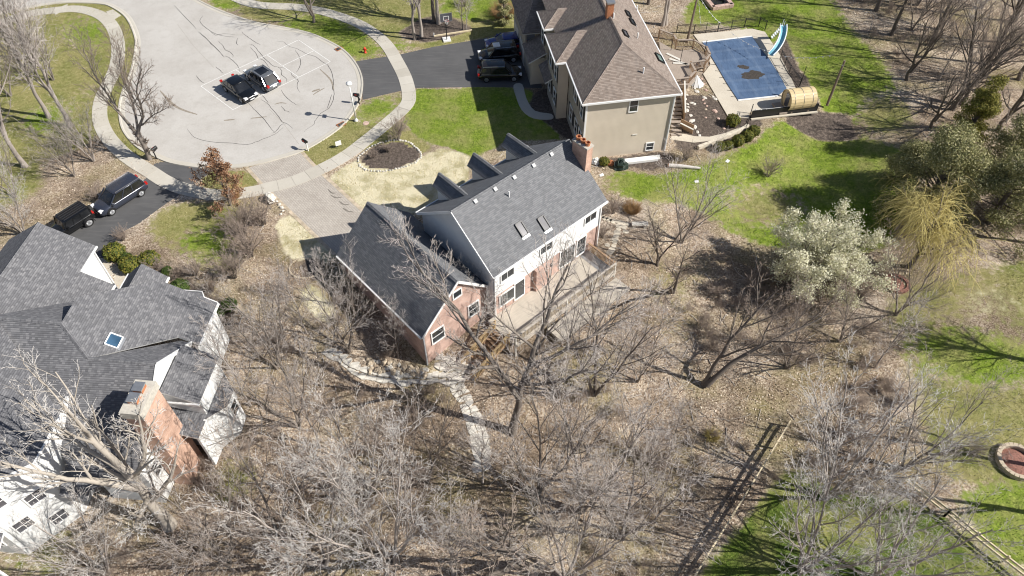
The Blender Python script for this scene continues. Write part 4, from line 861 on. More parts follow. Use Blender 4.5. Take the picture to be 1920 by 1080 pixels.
wall(lh, 'siding_wall', [(-8.5, -3.0, -.3), (-8.5, .7, -.3), (-8.5, .7, 4.75), (-8.5, -3, 4.75)], 'white_siding', .12); wall(lh, 'siding_wall', [(-8.5, .7, -.3), (-10.65, .7, -.3), (-10.65, .7, 6.0), (-8.5, .7, 4.7)], 'white_siding', .12)
MB().box(-10.33, -10.22, .95, 3.65, 5.86, 6.0).build('gutter', M['white_trim'], lh); MB().box(-8.18, -8.07, -1.5, .95, 4.5, 4.66).build('gutter', M['white_trim'], lh)
MB().box(-10.62, -10.5, 3.32, 3.42, 0, 5.9).build('downspout', M['white_trim'], lh)
# front gable wing Fd
zr = 5.2
roof(lh, 'roof_slope', [(-6.55, 2.85, zr), (-6.55, -1.4, zr), (-4.8, -.2, zr - 1.22), (-4.8, 2.7, zr - 1.22)], GR); roof(lh, 'roof_slope', [(-6.55, -1.4, zr), (-6.55, 2.85, zr), (-8.0, 2.7, zr - 1.2), (-8.0, -.2, zr - 1.2)], GR)
wall(lh, 'siding_wall', [(-5.0, 2.5, -.3), (-7.8, 2.5, -.3), (-7.8, 2.5, zr - 1.15), (-6.55, 2.5, zr - .2), (-5.0, 2.5, zr - 1.15)], 'white_siding', .12)
wall(lh, 'siding_wall', [(-5.05, -.5, -.3), (-5.05, 2.5, -.3), (-5.05, 2.5, zr - 1.25), (-5.05, -.5, zr - 1.25)], 'white_siding', .12)
MB().box(-4.8, -4.68, -.2, 2.7, zr - 1.38, zr - 1.22).build('gutter', M['white_trim'], lh); MB().box(-8.14, -8.0, -.2, 2.7, zr - 1.36, zr - 1.2).build('gutter', M['white_trim'], lh)
# rear slope C and lower ridge R2
roof(lh, 'roof_slope', [(-12.0, -5.6, 8.45), (-4.1, -15.0, 2.6), (-.4, -13.6, 3.25), (-.4, -7.44, 7.14), P2, P1], GR)
caps(lh, (-12.0, -5.6, 8.48), (-7.35, -5.6, 8.48), GR); caps(lh, (-7.35, -5.6, 8.48), (-5.16, -7.44, 7.17), GR); caps(lh, (-5.16, -7.44, 7.17), (-.5, -7.44, 7.17), GR)
roof(lh, 'roof_slope', [(-5.16, -7.44, 7.14), (-.4, -7.44, 7.14), (-.4, -3.6, 4.32), (-1.2, -3.6, 4.4)], GR)
# right-hand stack of white gable pieces
wall(lh, 'siding_wall', [(-.25, -3.4, -1.0), (-.25, .25, -.6), (-.25, .25, 3.95), (-.25, -3.4, 3.95)], 'white_siding', .12)
MB().box(.08, .2, -3.5, .46, 3.84, 4.0).build('gutter', M['white_trim'], lh)
wall(lh, 'gable_wall', [(-.5, -13.4, -2.8), (-.5, -3.5, -1.5), (-.5, -3.7, 4.3), (-.5, -7.44, 7.0), (-.5, -13.4, 3.3)], 'white_siding', .12)
rk = MB(); rk.bar((-.36, -7.44, 7.06), (-.36, -3.6, 4.26), .08, .3); rk.bar((-.36, -7.44, 7.06), (-.36, -13.5, 3.2), .08, .3); rk.build('rake_board', M['white_trim'], lh)
wall(lh, 'siding_wall', [(-4.3, -13.4, -2.8), (-.5, -13.4, -2.8), (-.5, -13.4, 3.3), (-4.3, -13.4, 3.3)], 'white_siding', .12)
window(lh, (-.48, -12.3, 1.6), (1, 0), .8, 1.4); window(lh, (-.48, -5.2, 3.4), (1, 0), 1.0, 1.3); window(lh, (-2.2, -13.42, 1.2), (0, -1), 1.3, 1.4, 2)
# projecting bay with its own low roof on the right
roof(lh, 'bay_roof', [(-.30, -4.6, 5.5), (2.1, -4.6, 4.3), (2.1, -8.6, 4.3), (-.30, -8.6, 5.5)], GR)
MB().box(-.3, 2.15, -8.75, -8.62, 4.2, 4.34).build('gutter', M['white_trim'], lh); wall(lh, 'bay_wall', [(-.4, -8.4, 2.0), (2.0, -8.4, 2.0), (2.0, -8.4, 4.3), (-.4, -8.4, 5.3)], 'white_siding', .12); wall(lh, 'bay_wall', [(1.95, -8.4, 2.0), (1.95, -4.8, 2.0), (1.95, -4.8, 4.3), (1.95, -8.4, 4.3)], 'white_siding', .12)
roof(lh, 'bay_roof', [(-.36, -8.4, 3.3), (2.1, -8.4, 2.5), (2.1, -10.3, 2.5), (-.36, -10.3, 3.3)], GR)
wall(lh, 'bay_wall', [(2.0, -10.2, -2.6), (2.0, -8.6, -2.4), (2.0, -8.6, 2.4), (2.0, -10.2, 2.4)], 'white_siding', .12); wall(lh, 'bay_wall', [(2.0, -8.7, -2.4), (2.9, -7.4, -2.2), (2.9, -7.4, 2.2), (2.0, -8.7, 2.4)], 'white_siding', .12); wall(lh, 'bay_wall', [(2.9, -7.4, -2.2), (2.9, -6.0, -2.2), (2.9, -6.0, 2.2), (2.9, -7.4, 2.2)], 'white_siding', .12); wall(lh, 'bay_wall', [(2.9, -6.0, -2.2), (1.2, -4.0, -2), (1.2, -4.0, 2.4), (2.9, -6, 2.2)], 'white_siding', .12)
roof(lh, 'bay_roof', [(2.05, -8.8, 2.55), (3.05, -7.4, 2.15), (3.05, -6.0, 2.15), (2.05, -5.0, 2.55)], GR); wall(lh, 'bay_wall', [(-.4, -8.7, -2.4), (2.0, -8.7, -2.4), (2.0, -8.7, 2.4), (-.4, -8.7, 3.2)], 'white_siding', .12)
MB().box(-.4, 2.1, -8.93, -8.8, 2.42, 2.56).build('gutter', M['white_trim'], lh); window(lh, (2.93, -6.7, .8), (1, 0), .8, 1.3); window(lh, (2.05, -5.0, .8), (.76, .65), 1.2, 1.3, 2)
# rear wing at the lower left
roof(lh, 'roof_slope', [(-12.0, -5.6, 8.46), (-20, -5.6, 11.49), (-20, -18.0, 11.49), (-8.55, -18.0, 7.16), (-5.75, -14.7, 6.1), (-5.75, -10.6, 6.1), (-6.4, -10.6, 6.35)], GR)
wall(lh, 'siding_wall', [(-5.95, -14.75, -3.2), (-5.95, -9.8, -2.8), (-5.95, -9.8, 6.0), (-5.95, -14.75, 6.0)], 'white_siding', .12)
MB().box(-5.76, -5.63, -14.7, -10.6, 5.94, 6.1).build('gutter', M['white_trim'], lh)
wall(lh, 'siding_wall', [(-8.5, -17.8, -3.4), (-5.95, -14.75, -3.2), (-5.95, -14.75, 6.0), (-8.5, -17.8, 6.95)], 'white_siding', .12)
rk = MB(); rk.bar((-8.45, -17.95, 7.0), (-5.7, -14.75, 6.0), .08, .2); rk.build('rake_board', M['white_trim'], lh)
for f_, z_ in ((.30, 3.0), (.28, -.2), (.74, 4.6), (.70, 1.3)): window(lh, (-5.93 - 2.55 * f_, -14.77 - 3.05 * f_, z_), (.768, -.641), 1.0, 1.15, 2, glass='glass_grey')
wall(lh, 'siding_wall', [(-16, -17.8, -3.4), (-8.5, -17.8, -3.4), (-8.5, -17.8, 6.95), (-16, -17.8, 9.8)], 'white_siding', .12)
for u_, z_ in ((-9.9, 3.6), (-12.4, 3.6), (-9.9, .4), (-12.4, .4)): window(lh, (u_, -17.82, z_), (0, -1), 1.2, 1.3, 2, glass='glass_grey')
roof(lh, 'porch_roof', [(-16, -19.9, 1.2), (-8.2, -19.9, 1.2), (-8.2, -17.85, 2.0), (-16, -17.85, 2.0)], GR)
for u_ in (-8.4, -10.6, -12.8): MB().box(u_ - .08, u_ + .08, -19.8, -19.64, -3.4, 1.15).build('porch_post', M['white_trim'], lh)
roof(lh, 'porch_roof', [(-5.6, -15.2, 2.4), (-3.9, -15.2, 1.9), (-3.9, -13.5, 2.5), (-5.6, -13.5, 3.2)], GR)
# chimney: broad brick stack outside the gable
cm = MB().box(-.35, .85, -11.9, -9.6, -3.2, 8.0).build('chimney', M['chimney_brick'], lh)
MB().box(-.45, .95, -12.0, -9.5, 7.75, 8.4).build('chimney_cap', M['concrete_cap'], cm)
for v in (-10.2, -11.0):
    q = MB().box(-.1, .5, v - .3, v + .3, 8.4, 8.7).build('flue', M['terracotta'], cm); MB().box(-.14, .54, v - .34, v + .34, 8.7, 8.79).build('flue_cap', M['metal_grey'], cm)
p = on_plane(LF, 213, 640, ES[:3]); skylight(lh, p, (0, 1, 0), (-1, 0, tn), .95, .85, 'glass_blue', 'white_trim')
# detached low roof at the far left
roof(lh, 'porch_roof', [(-19.6, .4, 3.6), (-16.9, .4, 3.6), (-16.9, 2.2, 2.6), (-19.6, 2.2, 2.6)], GR)
roof(lh, 'porch_roof', [(-19.6, .4, 3.62), (-16.9, .4, 3.62), (-16.9, -1.8, 2.4), (-19.6, -1.8, 2.4)], GR)
# ------------------------------------------------------------------ vehicles
def loft(sections, closed_ends=True):
    mb = MB(); n = len(sections[0]); b = 0
    for s in sections: mb.v += [tuple(p) for p in s]
    for i in range(len(sections) - 1):
        for j in range(n):
            jj = (j + 1) % n; mb.f.append((i * n + j, i * n + jj, (i + 1) * n + jj, (i + 1) * n + j)); mb.m.append(0); mb.uv.append([(0, 0)] * 4)
    if closed_ends:
        mb.f.append(tuple(range(n))[::-1]); mb.m.append(0); mb.uv.append([(0, 0)] * n); k = (len(sections) - 1) * n
        mb.f.append(tuple(range(k, k + n))); mb.m.append(0); mb.uv.append([(0, 0)] * n)
    return mb
def car(name, label, cat, c, hd, paint, L=4.8, W=1.9, Hh=1.68, hood=1.25, tail=.25, ws=.62, rg=.35, belt=1.02, nose=.78, boxy=False, rails=False, sunroof=False, chrome=True, wr=.36, spare=False, group=None, rims='alloy', box=None):
    """hd = heading in radians; hood length, tail length behind rear glass, slopes of windscreen and rear glass"""
    root = thing(name, label, cat, (c.x, c.y, .02), hd, group)
    xf, xr = L / 2, -L / 2; w = W / 2; xc = xf - hood                       # cowl
    st = []
    prof = [(xr, .55, .80, .86), (xr + .10, .40, belt - .12, .95), (xr + .45, .30, belt + (-.02 if tail < .5 else .0), .99), (xr + 1.2, .27, belt, 1.0), (0, .25, belt - .02, 1.0), (xc - .1, .26, belt - .01, 1.0), (xc + .3, .27, belt - .02, .99), (xf - .55, .28, belt - .09, .97), (xf - .16, .33, nose + .02, .90), (xf, .45, nose - .12, .74)]
    if boxy: prof = [(xr, .55, belt - .05, .93), (xr + .06, .45, belt, .96), (xr + .5, .42, belt, .97), (0, .40, belt, .97), (xc, .42, belt, .95), (xc + .3, .45, belt - .03, .84), (xf - .12, .5, belt - .09, .74), (xf, .55, belt - .16, .70)]
    for x, zb, zt, f in prof:
        y = w * f; m = (zb + zt) / 2
        half = [(y * .80, zb), (y * .96, zb + .07), (y, zb + (zt - zb) * .45), (y * .985, zt - .13), (y * .90, zt - .025), (y * .55, zt + .02)]
        ring = [(x, a, b) for a, b in half] + [(x, 0, zt + .035)] + [(x, -a, b) for a, b in half[::-1]] + [(x, 0, zb)]
        st.append(ring)
    body = loft(st).build('body', M[paint], root, smooth=True)
    # cabin: glass house, then roof panel
    g0, g1 = xr + tail, xc + .12; r0, r1 = g0 + rg, g1 - ws; zt = Hh - .07; zb = belt - .06
    def ring(x0, x1, hw, z, cut=.22):
        return [(x1, -hw + cut, z), (x1, hw - cut, z), (x1 - cut * 1.0, hw, z), ((x0 + x1) / 2, hw * 1.01, z), (x0 + cut * .7, hw, z), (x0, hw - cut, z), (x0, -hw + cut, z), (x0 + cut * .7, -hw, z), ((x0 + x1) / 2, -hw * 1.01, z), (x1 - cut, -hw, z)]
    hwb, hwt = w * .93, w * (.80 if not boxy else .88)
    rb, rt = ring(g0, g1, hwb, zb), ring(r0, r1, hwt, zt)
    loft([rb, rt]).build('windows', M['car_glass'], root)
    rr_ = ring(r0 - .02, r1 + .04, hwt + .025, zt - .02); rm = ring(r0 + .12, r1 - .12, hwt - .12, Hh, .3)
    rf = loft([rr_, ring(r0, r1 + .02, hwt + .01, zt + .03), rm]).build('roof', M[paint], root, smooth=not boxy)
    for sg in (-1, 1):
        for x0, x1 in ((g1 - .12, r1 - .02), (g0 + .12, r0 + .08)): MB().bar((x0, sg * hwb * 1.005, zb), (x1, sg * (hwt + .015), zt), .09, .07, (0, sg, 0)).build('pillar', M[paint], root)
        for t in (.36, .66): x = g0 + (g1 - g0) * t; xt = r0 + (r1 - r0) * (t * .92 + .04); MB().bar((x, sg * hwb * 1.012, zb), (xt, sg * (hwt + .02), zt), .07, .05, (0, sg, 0)).build('pillar', M[paint], root)
    if chrome:
        tr = MB()
        for sg in (-1, 1): tr.bar((g0 + .15, sg * (w * .955), belt - .03), (g1 - .2, sg * (w * .955), belt - .04), .025, .035)
        tr.build('window_trim', M['chrome'], root)
    if rails:
        for sg in (-1, 1):
            t_ = MB(); t_.bar((r0 + .1, sg * (hwt - .04), Hh + .05), (r1 - .15, sg * (hwt - .04), Hh + .05), .04, .05); t_.box(r0 + .1, r0 + .18, sg * (hwt - .04) - .02, sg * (hwt - .04) + .02, Hh - .06, Hh + .05); t_.box(r1 - .25, r1 - .17, sg * (hwt - .04) - .02, sg * (hwt - .04) + .02, Hh - .06, Hh + .05); t_.build('roof_rail', M['chrome'], root)
    if sunroof: MB().box(r0 + .55, r1 - .35, -hwt + .22, hwt - .22, Hh - .005, Hh + .012).build('sunroof', M['car_glass'], rf)
    if boxy:
        for i in range(5): y = -hwt + .2 + i * (2 * hwt - .4) / 4; MB().box(r0 + .2, r1 - .2, y - .04, y + .04, Hh - .01, Hh + .015).build('roof_rib', M['plastic_black'], rf)
    # wheels
    for sx in (xr + L * .19, xf - L * .185):
        for sg in (-1, 1):
            y = sg * (w - .10)
            wh = MB(); wh.tube([(sx, y - .11, wr), (sx, y + .11, wr)], wr, 20); t_ = wh.build('wheel', M['rubber'], root)
            rm_ = MB(); yo = y + sg * .112
            for a in range(6):
                an = a * math.pi / 3; rm_.bar((sx, yo, wr), (sx + math.cos(an) * wr * .62, yo, wr + math.sin(an) * wr * .62), .10, .02, (0, 1, 0))
            rm_.tube([(sx, yo - sg * .02, wr), (sx, yo + sg * .01, wr)], wr * .30, 12); rm_.tube([(sx, yo - sg * .03, wr), (sx, yo, wr)], wr * .66, 20); rm_.build('rim', M[rims], t_)
            ar = MB(); nseg = 9
            for i in range(nseg):
                a0, a1 = math.pi * i / nseg, math.pi * (i + 1) / nseg; R0 = wr + .07
                ar.bar((sx + R0 * math.cos(a0), sg * (w + (.01 if not boxy else .08)), wr + R0 * math.sin(a0)), (sx + R0 * math.cos(a1), sg * (w + (.01 if not boxy else .08)), wr + R0 * math.sin(a1)), .05 if not boxy else .28, .06)
            ar.build('wheel_arch', M['plastic_black'], root)
    for sg in (-1, 1):
        hl = MB(); hl.box(xf - .40, xf - .02, sg * w * .66 - .20, sg * w * .66 + .16, nose - .10, nose + .07) if not boxy else hl.tube([(xf - .05, sg * .5, .88), (xf + .02, sg * .5, .88)], .11, 12)
        hl.build('headlight', M['lamp_white'], root)
        MB().box(xr - .015, xr + .20, sg * (w * .78) - .13, sg * (w * .78) + .13, belt - .22, belt + .04).build('taillight', M['lamp_red'], root)
        mr = MB(); mr.box(xc - .35, xc - .17, sg * (w + .02) - .02, sg * (w + .02) + sg * .20 + .02, belt + .0, belt + .15) if sg > 0 else mr.box(xc - .35, xc - .17, -(w + .22), -(w - .02), belt + .0, belt + .15); mr.build('mirror', M[paint], root)
    MB().box(xr - .03, xr + .01, -.26, .26, .66, .80).build('license_plate', M['plate'], root); MB().box(xf - .02, xf + .02, -.26, .26, .46, .58).build('license_plate', M['plate'], root)
    gr = MB(); gr.box(xf - .06, xf + .012, -.5, .5, nose - .33, nose - .16); gr.build('grille', M['plastic_black'], root)
    if spare: MB().tube([(xr - .02, 0, .95), (xr - .27, 0, .95)], .38, 20).build('spare_wheel', M['rubber'], root)
    if box: MB().box(r1 - .75, r1 + .02, -.42, .42, Hh, Hh + .12).build('roof_pad', M[box], root)
    return root
def hdg(a, b): p, q = P(*a), P(*b); return math.atan2(q.y - p.y, q.x - p.x)
hc = math.atan2(cB.y - cA.y, cB.x - cA.x)
car('suv', 'black car with bright windscreen parked on the painted court lines', 'car', P(449, 166, .7), hc, 'car_black', 4.75, 1.92, 1.62, 1.15, .35, .95, .75)
car('suv', 'grey suv with glass roof parked beside the black car on the court', 'car', P(491, 145, .7), hc + math.pi, 'car_grey', 4.85, 1.95, 1.70, 1.2, .25, .75, .6, sunroof=True, rails=True)
h2 = TF[1]
car('suv', 'dark suv nearest the lawn in the shaded driveway, tail to the street', 'car', P(937, 135, .7), h2 - .12, 'car_brown', 4.9, 1.95, 1.76, 1.2, .2, .7, .3, rails=True, rims='metal_grey')
car('suv', 'black suv with white square on its roof, middle of three in the driveway', 'car', P(936, 101, .7), h2 + math.pi, 'car_black', 4.8, 1.95, 1.80, 1.15, .2, .7, .3, rails=True, box='white_paint')
car('sedan', 'bright blue car, farthest of three in the shaded driveway', 'car', P(948, 79, .7), h2 + math.pi, 'car_blue', 4.8, 1.9, 1.55, 1.3, .45, .85, .6)
hm = hdg((262, 352), (190, 398))
car('minivan', 'dark blue grey minivan parked on the narrow driveway', 'minivan', P(224, 367, .7), hm, 'car_bluegrey', 5.1, 1.98, 1.78, 1.05, .12, 1.0, .3, rails=True, nose=.82)
car('off_road_car', 'boxy black off-road car with grey fenders beside the grey roof', 'car', P(130, 420, .8), hm, 'car_black', 4.2, 1.75, 1.85, 1.35, .08, .3, .08, belt=1.15, nose=1.0, boxy=True, chrome=False, wr=.42, spare=True)

# ------------------------------------------------------------------ street furniture
lp = P(668, 227); t = thing('street_lamp', 'white street lamp post with round head at the kerb', 'street lamp', lp)
MB().lathe([(.22, 0), (.22, .12), (.13, .3), (.10, .35)], 14).build('base', M['white_paint'], t, smooth=True); MB().tube([(0, 0, .3), (0, 0, 4.45)], [.085, .05], 12).build('pole', M['white_paint'], t, smooth=True)
MB().lathe([(.05, 4.4), (.12, 4.45), (.30, 4.56), (.33, 4.62), (.30, 4.72), (.12, 4.82), (.02, 4.84)], 18).build('lamp_head', M['white_paint'], t, smooth=True); MB().lathe([(.06, 4.36), (.2, 4.47), (.2, 4.55)], 14).build('lens', M['lamp_white'], t, smooth=True)
MB().box(-.03, .03, -.28, .28, 2.9, 3.25).build('sign_plate', M['metal_grey'], t)
def mailbox(c, rz, label, mat='metal_dark', pm='metal_dark', twin=False):
    t = thing('mailbox', label, 'mailbox', c, rz, 'mailboxes at the kerb'); q = MB(); post(q, (0, 0, -.1), 1.2, .09); q.bar((-.1, 0, .85), (.45, 0, .98), .07, .07); q.build('post', M[pm], t)
    b = MB(); n = 8; sec = [(-.14, 0), (.14, 0)] + [(.14 * math.cos(math.pi * i / n), .16 + .14 * math.sin(math.pi * i / n)) for i in range(n + 1)]
    loft([[(x, y, 1.05 + z) for y, z in sec] for x in (-.12, .50)]).build('box', M[mat], t); MB().box(.50, .515, -.13, .13, 1.06, 1.30).build('door', M['metal_grey'], t); MB().box(.1, .3, .145, .16, 1.2, 1.28).build('flag', M['hydrant_red'], t)
    MB().box(-.06, .06, -.35, .35, .35, .5).build('newspaper_box', M[mat], t) if twin else None
mailbox(P(674, 195), math.radians(170), 'black mailbox at the corner of the wide black driveway', twin=True); mailbox(P(578, 283), math.radians(140), 'dark mailbox on pale post beside the block paved driveway', pm='white_paint'); mailbox(P(294, 298), math.radians(60), 'black mailbox beside the bare street tree')
h = P(685, 99); t = thing('fire_hydrant', 'red fire hydrant on the grass near the wide driveway', 'hydrant', h)
MB().lathe([(.17, 0), (.17, .06), (.12, .08), (.12, .52), (.16, .54), (.16, .58), (.13, .62), (.10, .70), (.03, .76), (.03, .80)], 14).build('barrel', M['hydrant_red'], t, smooth=True)
for a in (0, 90, 180): q = MB(); d = Vector((math.cos(math.radians(a)), math.sin(math.radians(a)), 0)); q.tube([d * .08 + Vector((0, 0, .42)), d * .24 + Vector((0, 0, .42))], .07, 10); q.build('outlet', M['hydrant_red'], t)
s = P(636, 277); t = thing('yard_sign', 'small white yard sign on the verge', 'sign', s, .5)
for x in (-.22, .22): MB().bar((x, 0, 0), (x, 0, .55), .02, .02).build('stake', M['metal_grey'], t)
MB().box(-.3, .3, -.012, .012, .3, .85).build('panel', M['white_paint'], t)
u_ = P(686, 231); t = thing('utility_cover', 'round tan utility cover in the verge beside the lamp', 'cover', u_); MB().lathe([(.32, 0), (.32, .02), (.28, .03), (.05, .035)], 18).build('lid', M['stone_pink'], t)
for q_, lab in (((640, 234), 'rusty storm drain grate in the gutter below the lamp'), ((636, 92), 'dark storm drain grate in the kerb near the hydrant')):
    t = thing('storm_drain', lab, 'drain', P(*q_) + Vector((0, 0, .045)), math.atan2(1, 1.1)); fr = MB()
    for x in (-.42, .42): fr.box(x - .04, x + .04, -.28, .28, 0, .03)
    for y in (-.28, .28): fr.box(-.46, .46, y - .04, y + .04, 0, .03)
    fr.build('frame', M['terracotta'], t)
    for i in range(7): x = -.33 + i * .11; MB().box(x - .025, x + .025, -.24, .24, 0, .02).build('grate_bar', M['metal_dark'], t)
# basketball hoop
b = P(838, 76); t = thing('basketball_hoop', 'portable basketball hoop with clear backboard beside the wide driveway', 'basketball hoop', b, math.radians(-75))
MB().box(-.55, .35, -.45, .45, 0, .16).build('base', M['white_paint'], t); MB().bar((0, 0, .1), (.1, 0, 2.9), .10, .10).build('pole', M['metal_dark'], t)
q = MB(); q.bar((.08, -.1, 2.6), (.45, -.1, 3.2), .05, .05); q.bar((.08, .1, 2.6), (.45, .1, 3.2), .05, .05); q.build('arm', M['metal_dark'], t)
fr = MB()
for y in (-.68, .68): fr.bar((.5, y, 2.75), (.5, y, 3.75), .05, .05)
for z in (2.75, 3.75): fr.bar((.5, -.68, z), (.5, .68, z), .05, .05)
bb = fr.build('backboard', M['metal_grey'], t); MB().box(.485, .51, -.66, .66, 2.77, 3.73).build('panel', M['glass_grey'], bb)
sq = MB(); 
for y in (-.3, .3): sq.bar((.52, y, 2.95), (.52, y, 3.4), .06, .02, (1, 0, 0))
for z in (2.95, 3.4): sq.bar((.52, -.3, z), (.52, .3, z), .02, .06, (1, 0, 0))
sq.build('target_square', M['white_paint'], bb)
rim = MB(); ringp = [(.78 + .23 * math.cos(a * math.pi / 8), .23 * math.sin(a * math.pi / 8), 3.0) for a in range(17)]; rim.tube(ringp, .012, 6, False); rim.build('rim', M['lamp_red'], t)
net = MB()
for i in range(12):
    a = i * math.pi / 6; net.bar((.78 + .22 * math.cos(a), .22 * math.sin(a), 3.0), (.78 + .11 * math.cos(a + .5), .11 * math.sin(a + .5), 2.58), .012, .012); net.bar((.78 + .22 * math.cos(a), .22 * math.sin(a), 3.0), (.78 + .11 * math.cos(a - .5), .11 * math.sin(a - .5), 2.58), .012, .012)
net.build('net', M['white_paint'], t)
bm = thing('landscape_timber', 'long low pale timber edging behind the basketball hoop', 'timber', P(850, 68)); a_, b_ = P(814, 69) - P(850, 68), P(885, 58) - P(850, 68)
MB().bar(a_ + Vector((0, 0, .1)), b_ + Vector((0, 0, .1)), .14, .16).build('beam', M['fence_wood'], bm); MB().bar(a_, a_ + Vector((0, 0, .5)), .1, .1).build('stake', M['white_paint'], bm)

# ------------------------------------------------------------------ stones and beds
def rock_mesh(name, seed, mat, r=1.0, flat=.7):
    rr = np.random.default_rng(seed); bmv = []; n1, n2 = 7, 5; mb = MB(); vs = []
    for i in range(n2 + 1):
        ph = math.pi * i / n2
        for j in range(n1):
            th_ = 2 * math.pi * j / n1 + (i % 2) * .3; k_ = r * rr.uniform(.78, 1.12)
            vs.append((k_ * math.sin(ph) * math.cos(th_), k_ * math.sin(ph) * math.sin(th_) * .85, k_ * math.cos(ph) * flat))
    mb.v = vs
    for i in range(n2):
        for j in range(n1):
            jj = (j + 1) % n1; mb.f.append((i * n1 + j, (i + 1) * n1 + j, (i + 1) * n1 + jj, i * n1 + jj)); mb.m.append(0); mb.uv.append([(0, 0)] * 4)
    return mb.mesh(name, mat)
ROCKS = {m: [rock_mesh('rock_' + m, s, M[m]) for s in range(4)] for m in ('stone_white', 'stone_tan', 'stone_pink')}
def rock(parent, p, r, m='stone_tan', name='stone', flat=1.0):
    o = link(name, random.choice(ROCKS[m]), parent, p, random.uniform(0, 6.28)); o.scale = (r * random.uniform(.85, 1.2), r * random.uniform(.8, 1.1), r * random.uniform(.8, 1.1) * flat); return o
bed = thing('stone_edging', 'oval ring of small white stones round the mulched front bed', 'stone edging'); 
ring_px = spline([P(*q)[:2] for q in ((672, 303), (674, 294), (685, 284), (700, 274), (722, 266), (745, 263), (768, 268), (782, 279), (790, 291), (783, 302), (765, 311), (740, 318), (715, 322), (692, 320), (678, 314))], 8, True)
for q in resample(ring_px, .30): rock(bed, (q[0] + random.gauss(0, .03), q[1] + random.gauss(0, .03), .05), random.uniform(.11, .17), 'stone_white')
rb = thing('boulder_bank', 'bank of rounded tan boulders at the foot of the brick garage corner', 'boulders')
for i in range(85):
    u = random.uniform(690, 800); f = (u - 690) / 110; v = random.uniform(672 + 22 * f, 697 + 8 * f); p = T(u, v); rock(rb, p + Vector((0, 0, .05)), random.uniform(.12, .34), random.choice(('stone_tan', 'stone_tan', 'stone_white')))
bo = thing('boulder', 'large pale boulder beside the block paved driveway', 'boulder', P(508, 377)); o_ = rock(bo, (0, 0, .45), .75, 'stone_white', 'rock'); 
eb = thing('stone_edging', 'short row of white cobbles between the big boulder and the driveway', 'stone edging')
for q in ((515, 372), (519, 378), (524, 384), (528, 390), (531, 396), (527, 402), (507, 366)): rock(eb, P(*q) + Vector((0, 0, .06)), random.uniform(.14, .22), 'stone_white')
tr = thing('stone_edging', 'arc of small tan stones round the shaded bed left of the garage', 'stone edging'); c0 = P(574, 502)
for i in range(26): a = 2.2 + i * 3.4 / 25; rock(tr, c0 + Vector((1.45 * math.cos(a), 1.25 * math.sin(a), .05)), random.uniform(.08, .14), 'stone_tan')
# tan-house rock garden
rg = thing('rock_garden', 'scattered white and pink stepping stones in the dark mulch by the pool deck', 'rock garden')
for (x, y, r, m) in [(290, 230, .38, 'stone_tan'), (285, 290, .3, 'stone_white'), (268, 335, .32, 'stone_white'), (375, 215, .28, 'stone_white'), (400, 250, .45, 'stone_white'), (485, 320, .38, 'stone_white'), (470, 345, .28, 'stone_pink'), (605, 335, .4, 'stone_white'), (580, 310, .25, 'stone_white'), (295, 393, .26, 'stone_white'), (340, 380, .3, 'stone_white'), (370, 390, .35, 'stone_white'), (300, 425, .22, 'stone_white'), (287, 463, .42, 'stone_white'), (330, 520, .34, 'stone_white'), (342, 580, .5, 'stone_white'), (375, 650, .42, 'stone_white'), (405, 705, .36, 'stone_white'), (430, 745, .34, 'stone_white'), (600, 473, .5, 'stone_pink'), (640, 555, .3, 'stone_pink'), (510, 415, .25, 'stone_pink'), (485, 385, .22, 'stone_pink'), (500, 452, .25, 'stone_tan'), (500, 235, .35, 'stone_pink'), (500, 545, .2, 'stone_pink'), (705, 665, .24, 'stone_pink'), (480, 165, .3, 'stone_pink'), (450, 110, .3, 'stone_pink')]:
    rock(rg, P(1240 + x / 6, 130 + y / 6) + Vector((0, 0, .03)), r * .72, m, flat=.5)
wr_ = thing('fabric_sheet', 'white sheet heaped on the mulch below the deck corner', 'sheet', P(1306, 157)); q = MB()
for i in range(8):
    a0, a1 = i * .785, (i + 1) * .785; q.face([(.1, .9, .55), (.75 * math.cos(a0) + .15 * random.random(), .75 * math.sin(a0) - .2, .03), (.75 * math.cos(a1), .75 * math.sin(a1) - .2, .06 + .1 * random.random())])
q.build('sheet', M['white_paint'], wr_)
pw = thing('retaining_wall', 'low curved pale block wall along the boxwood row', 'wall'); pth = spline([P(*q)[:2] for q in ((1308, 280), (1330, 272), (1355, 262), (1378, 252), (1396, 243), (1402, 238))], 6); pth = resample(pth, .62)
for a, b_ in zip(pth[:-1], pth[1:]):
    for lv in range(2): MB().bar((a[0], a[1], .12 + lv * .2), (a[0] + (b_[0] - a[0]) * .96, a[1] + (b_[1] - a[1]) * .96, .12 + lv * .2), .32, .19).build('block', M['flag'], pw)
sheet('garden_walk', px([(1256, 262), (1300, 268), (1318, 266), (1345, 262), (1378, 250), (1392, 243), (1396, 236), (1385, 240), (1360, 250), (1330, 257), (1302, 256), (1285, 252), (1262, 250)]), .05, M['patio'], label='pale curved garden walk below the rock garden', cat='path')

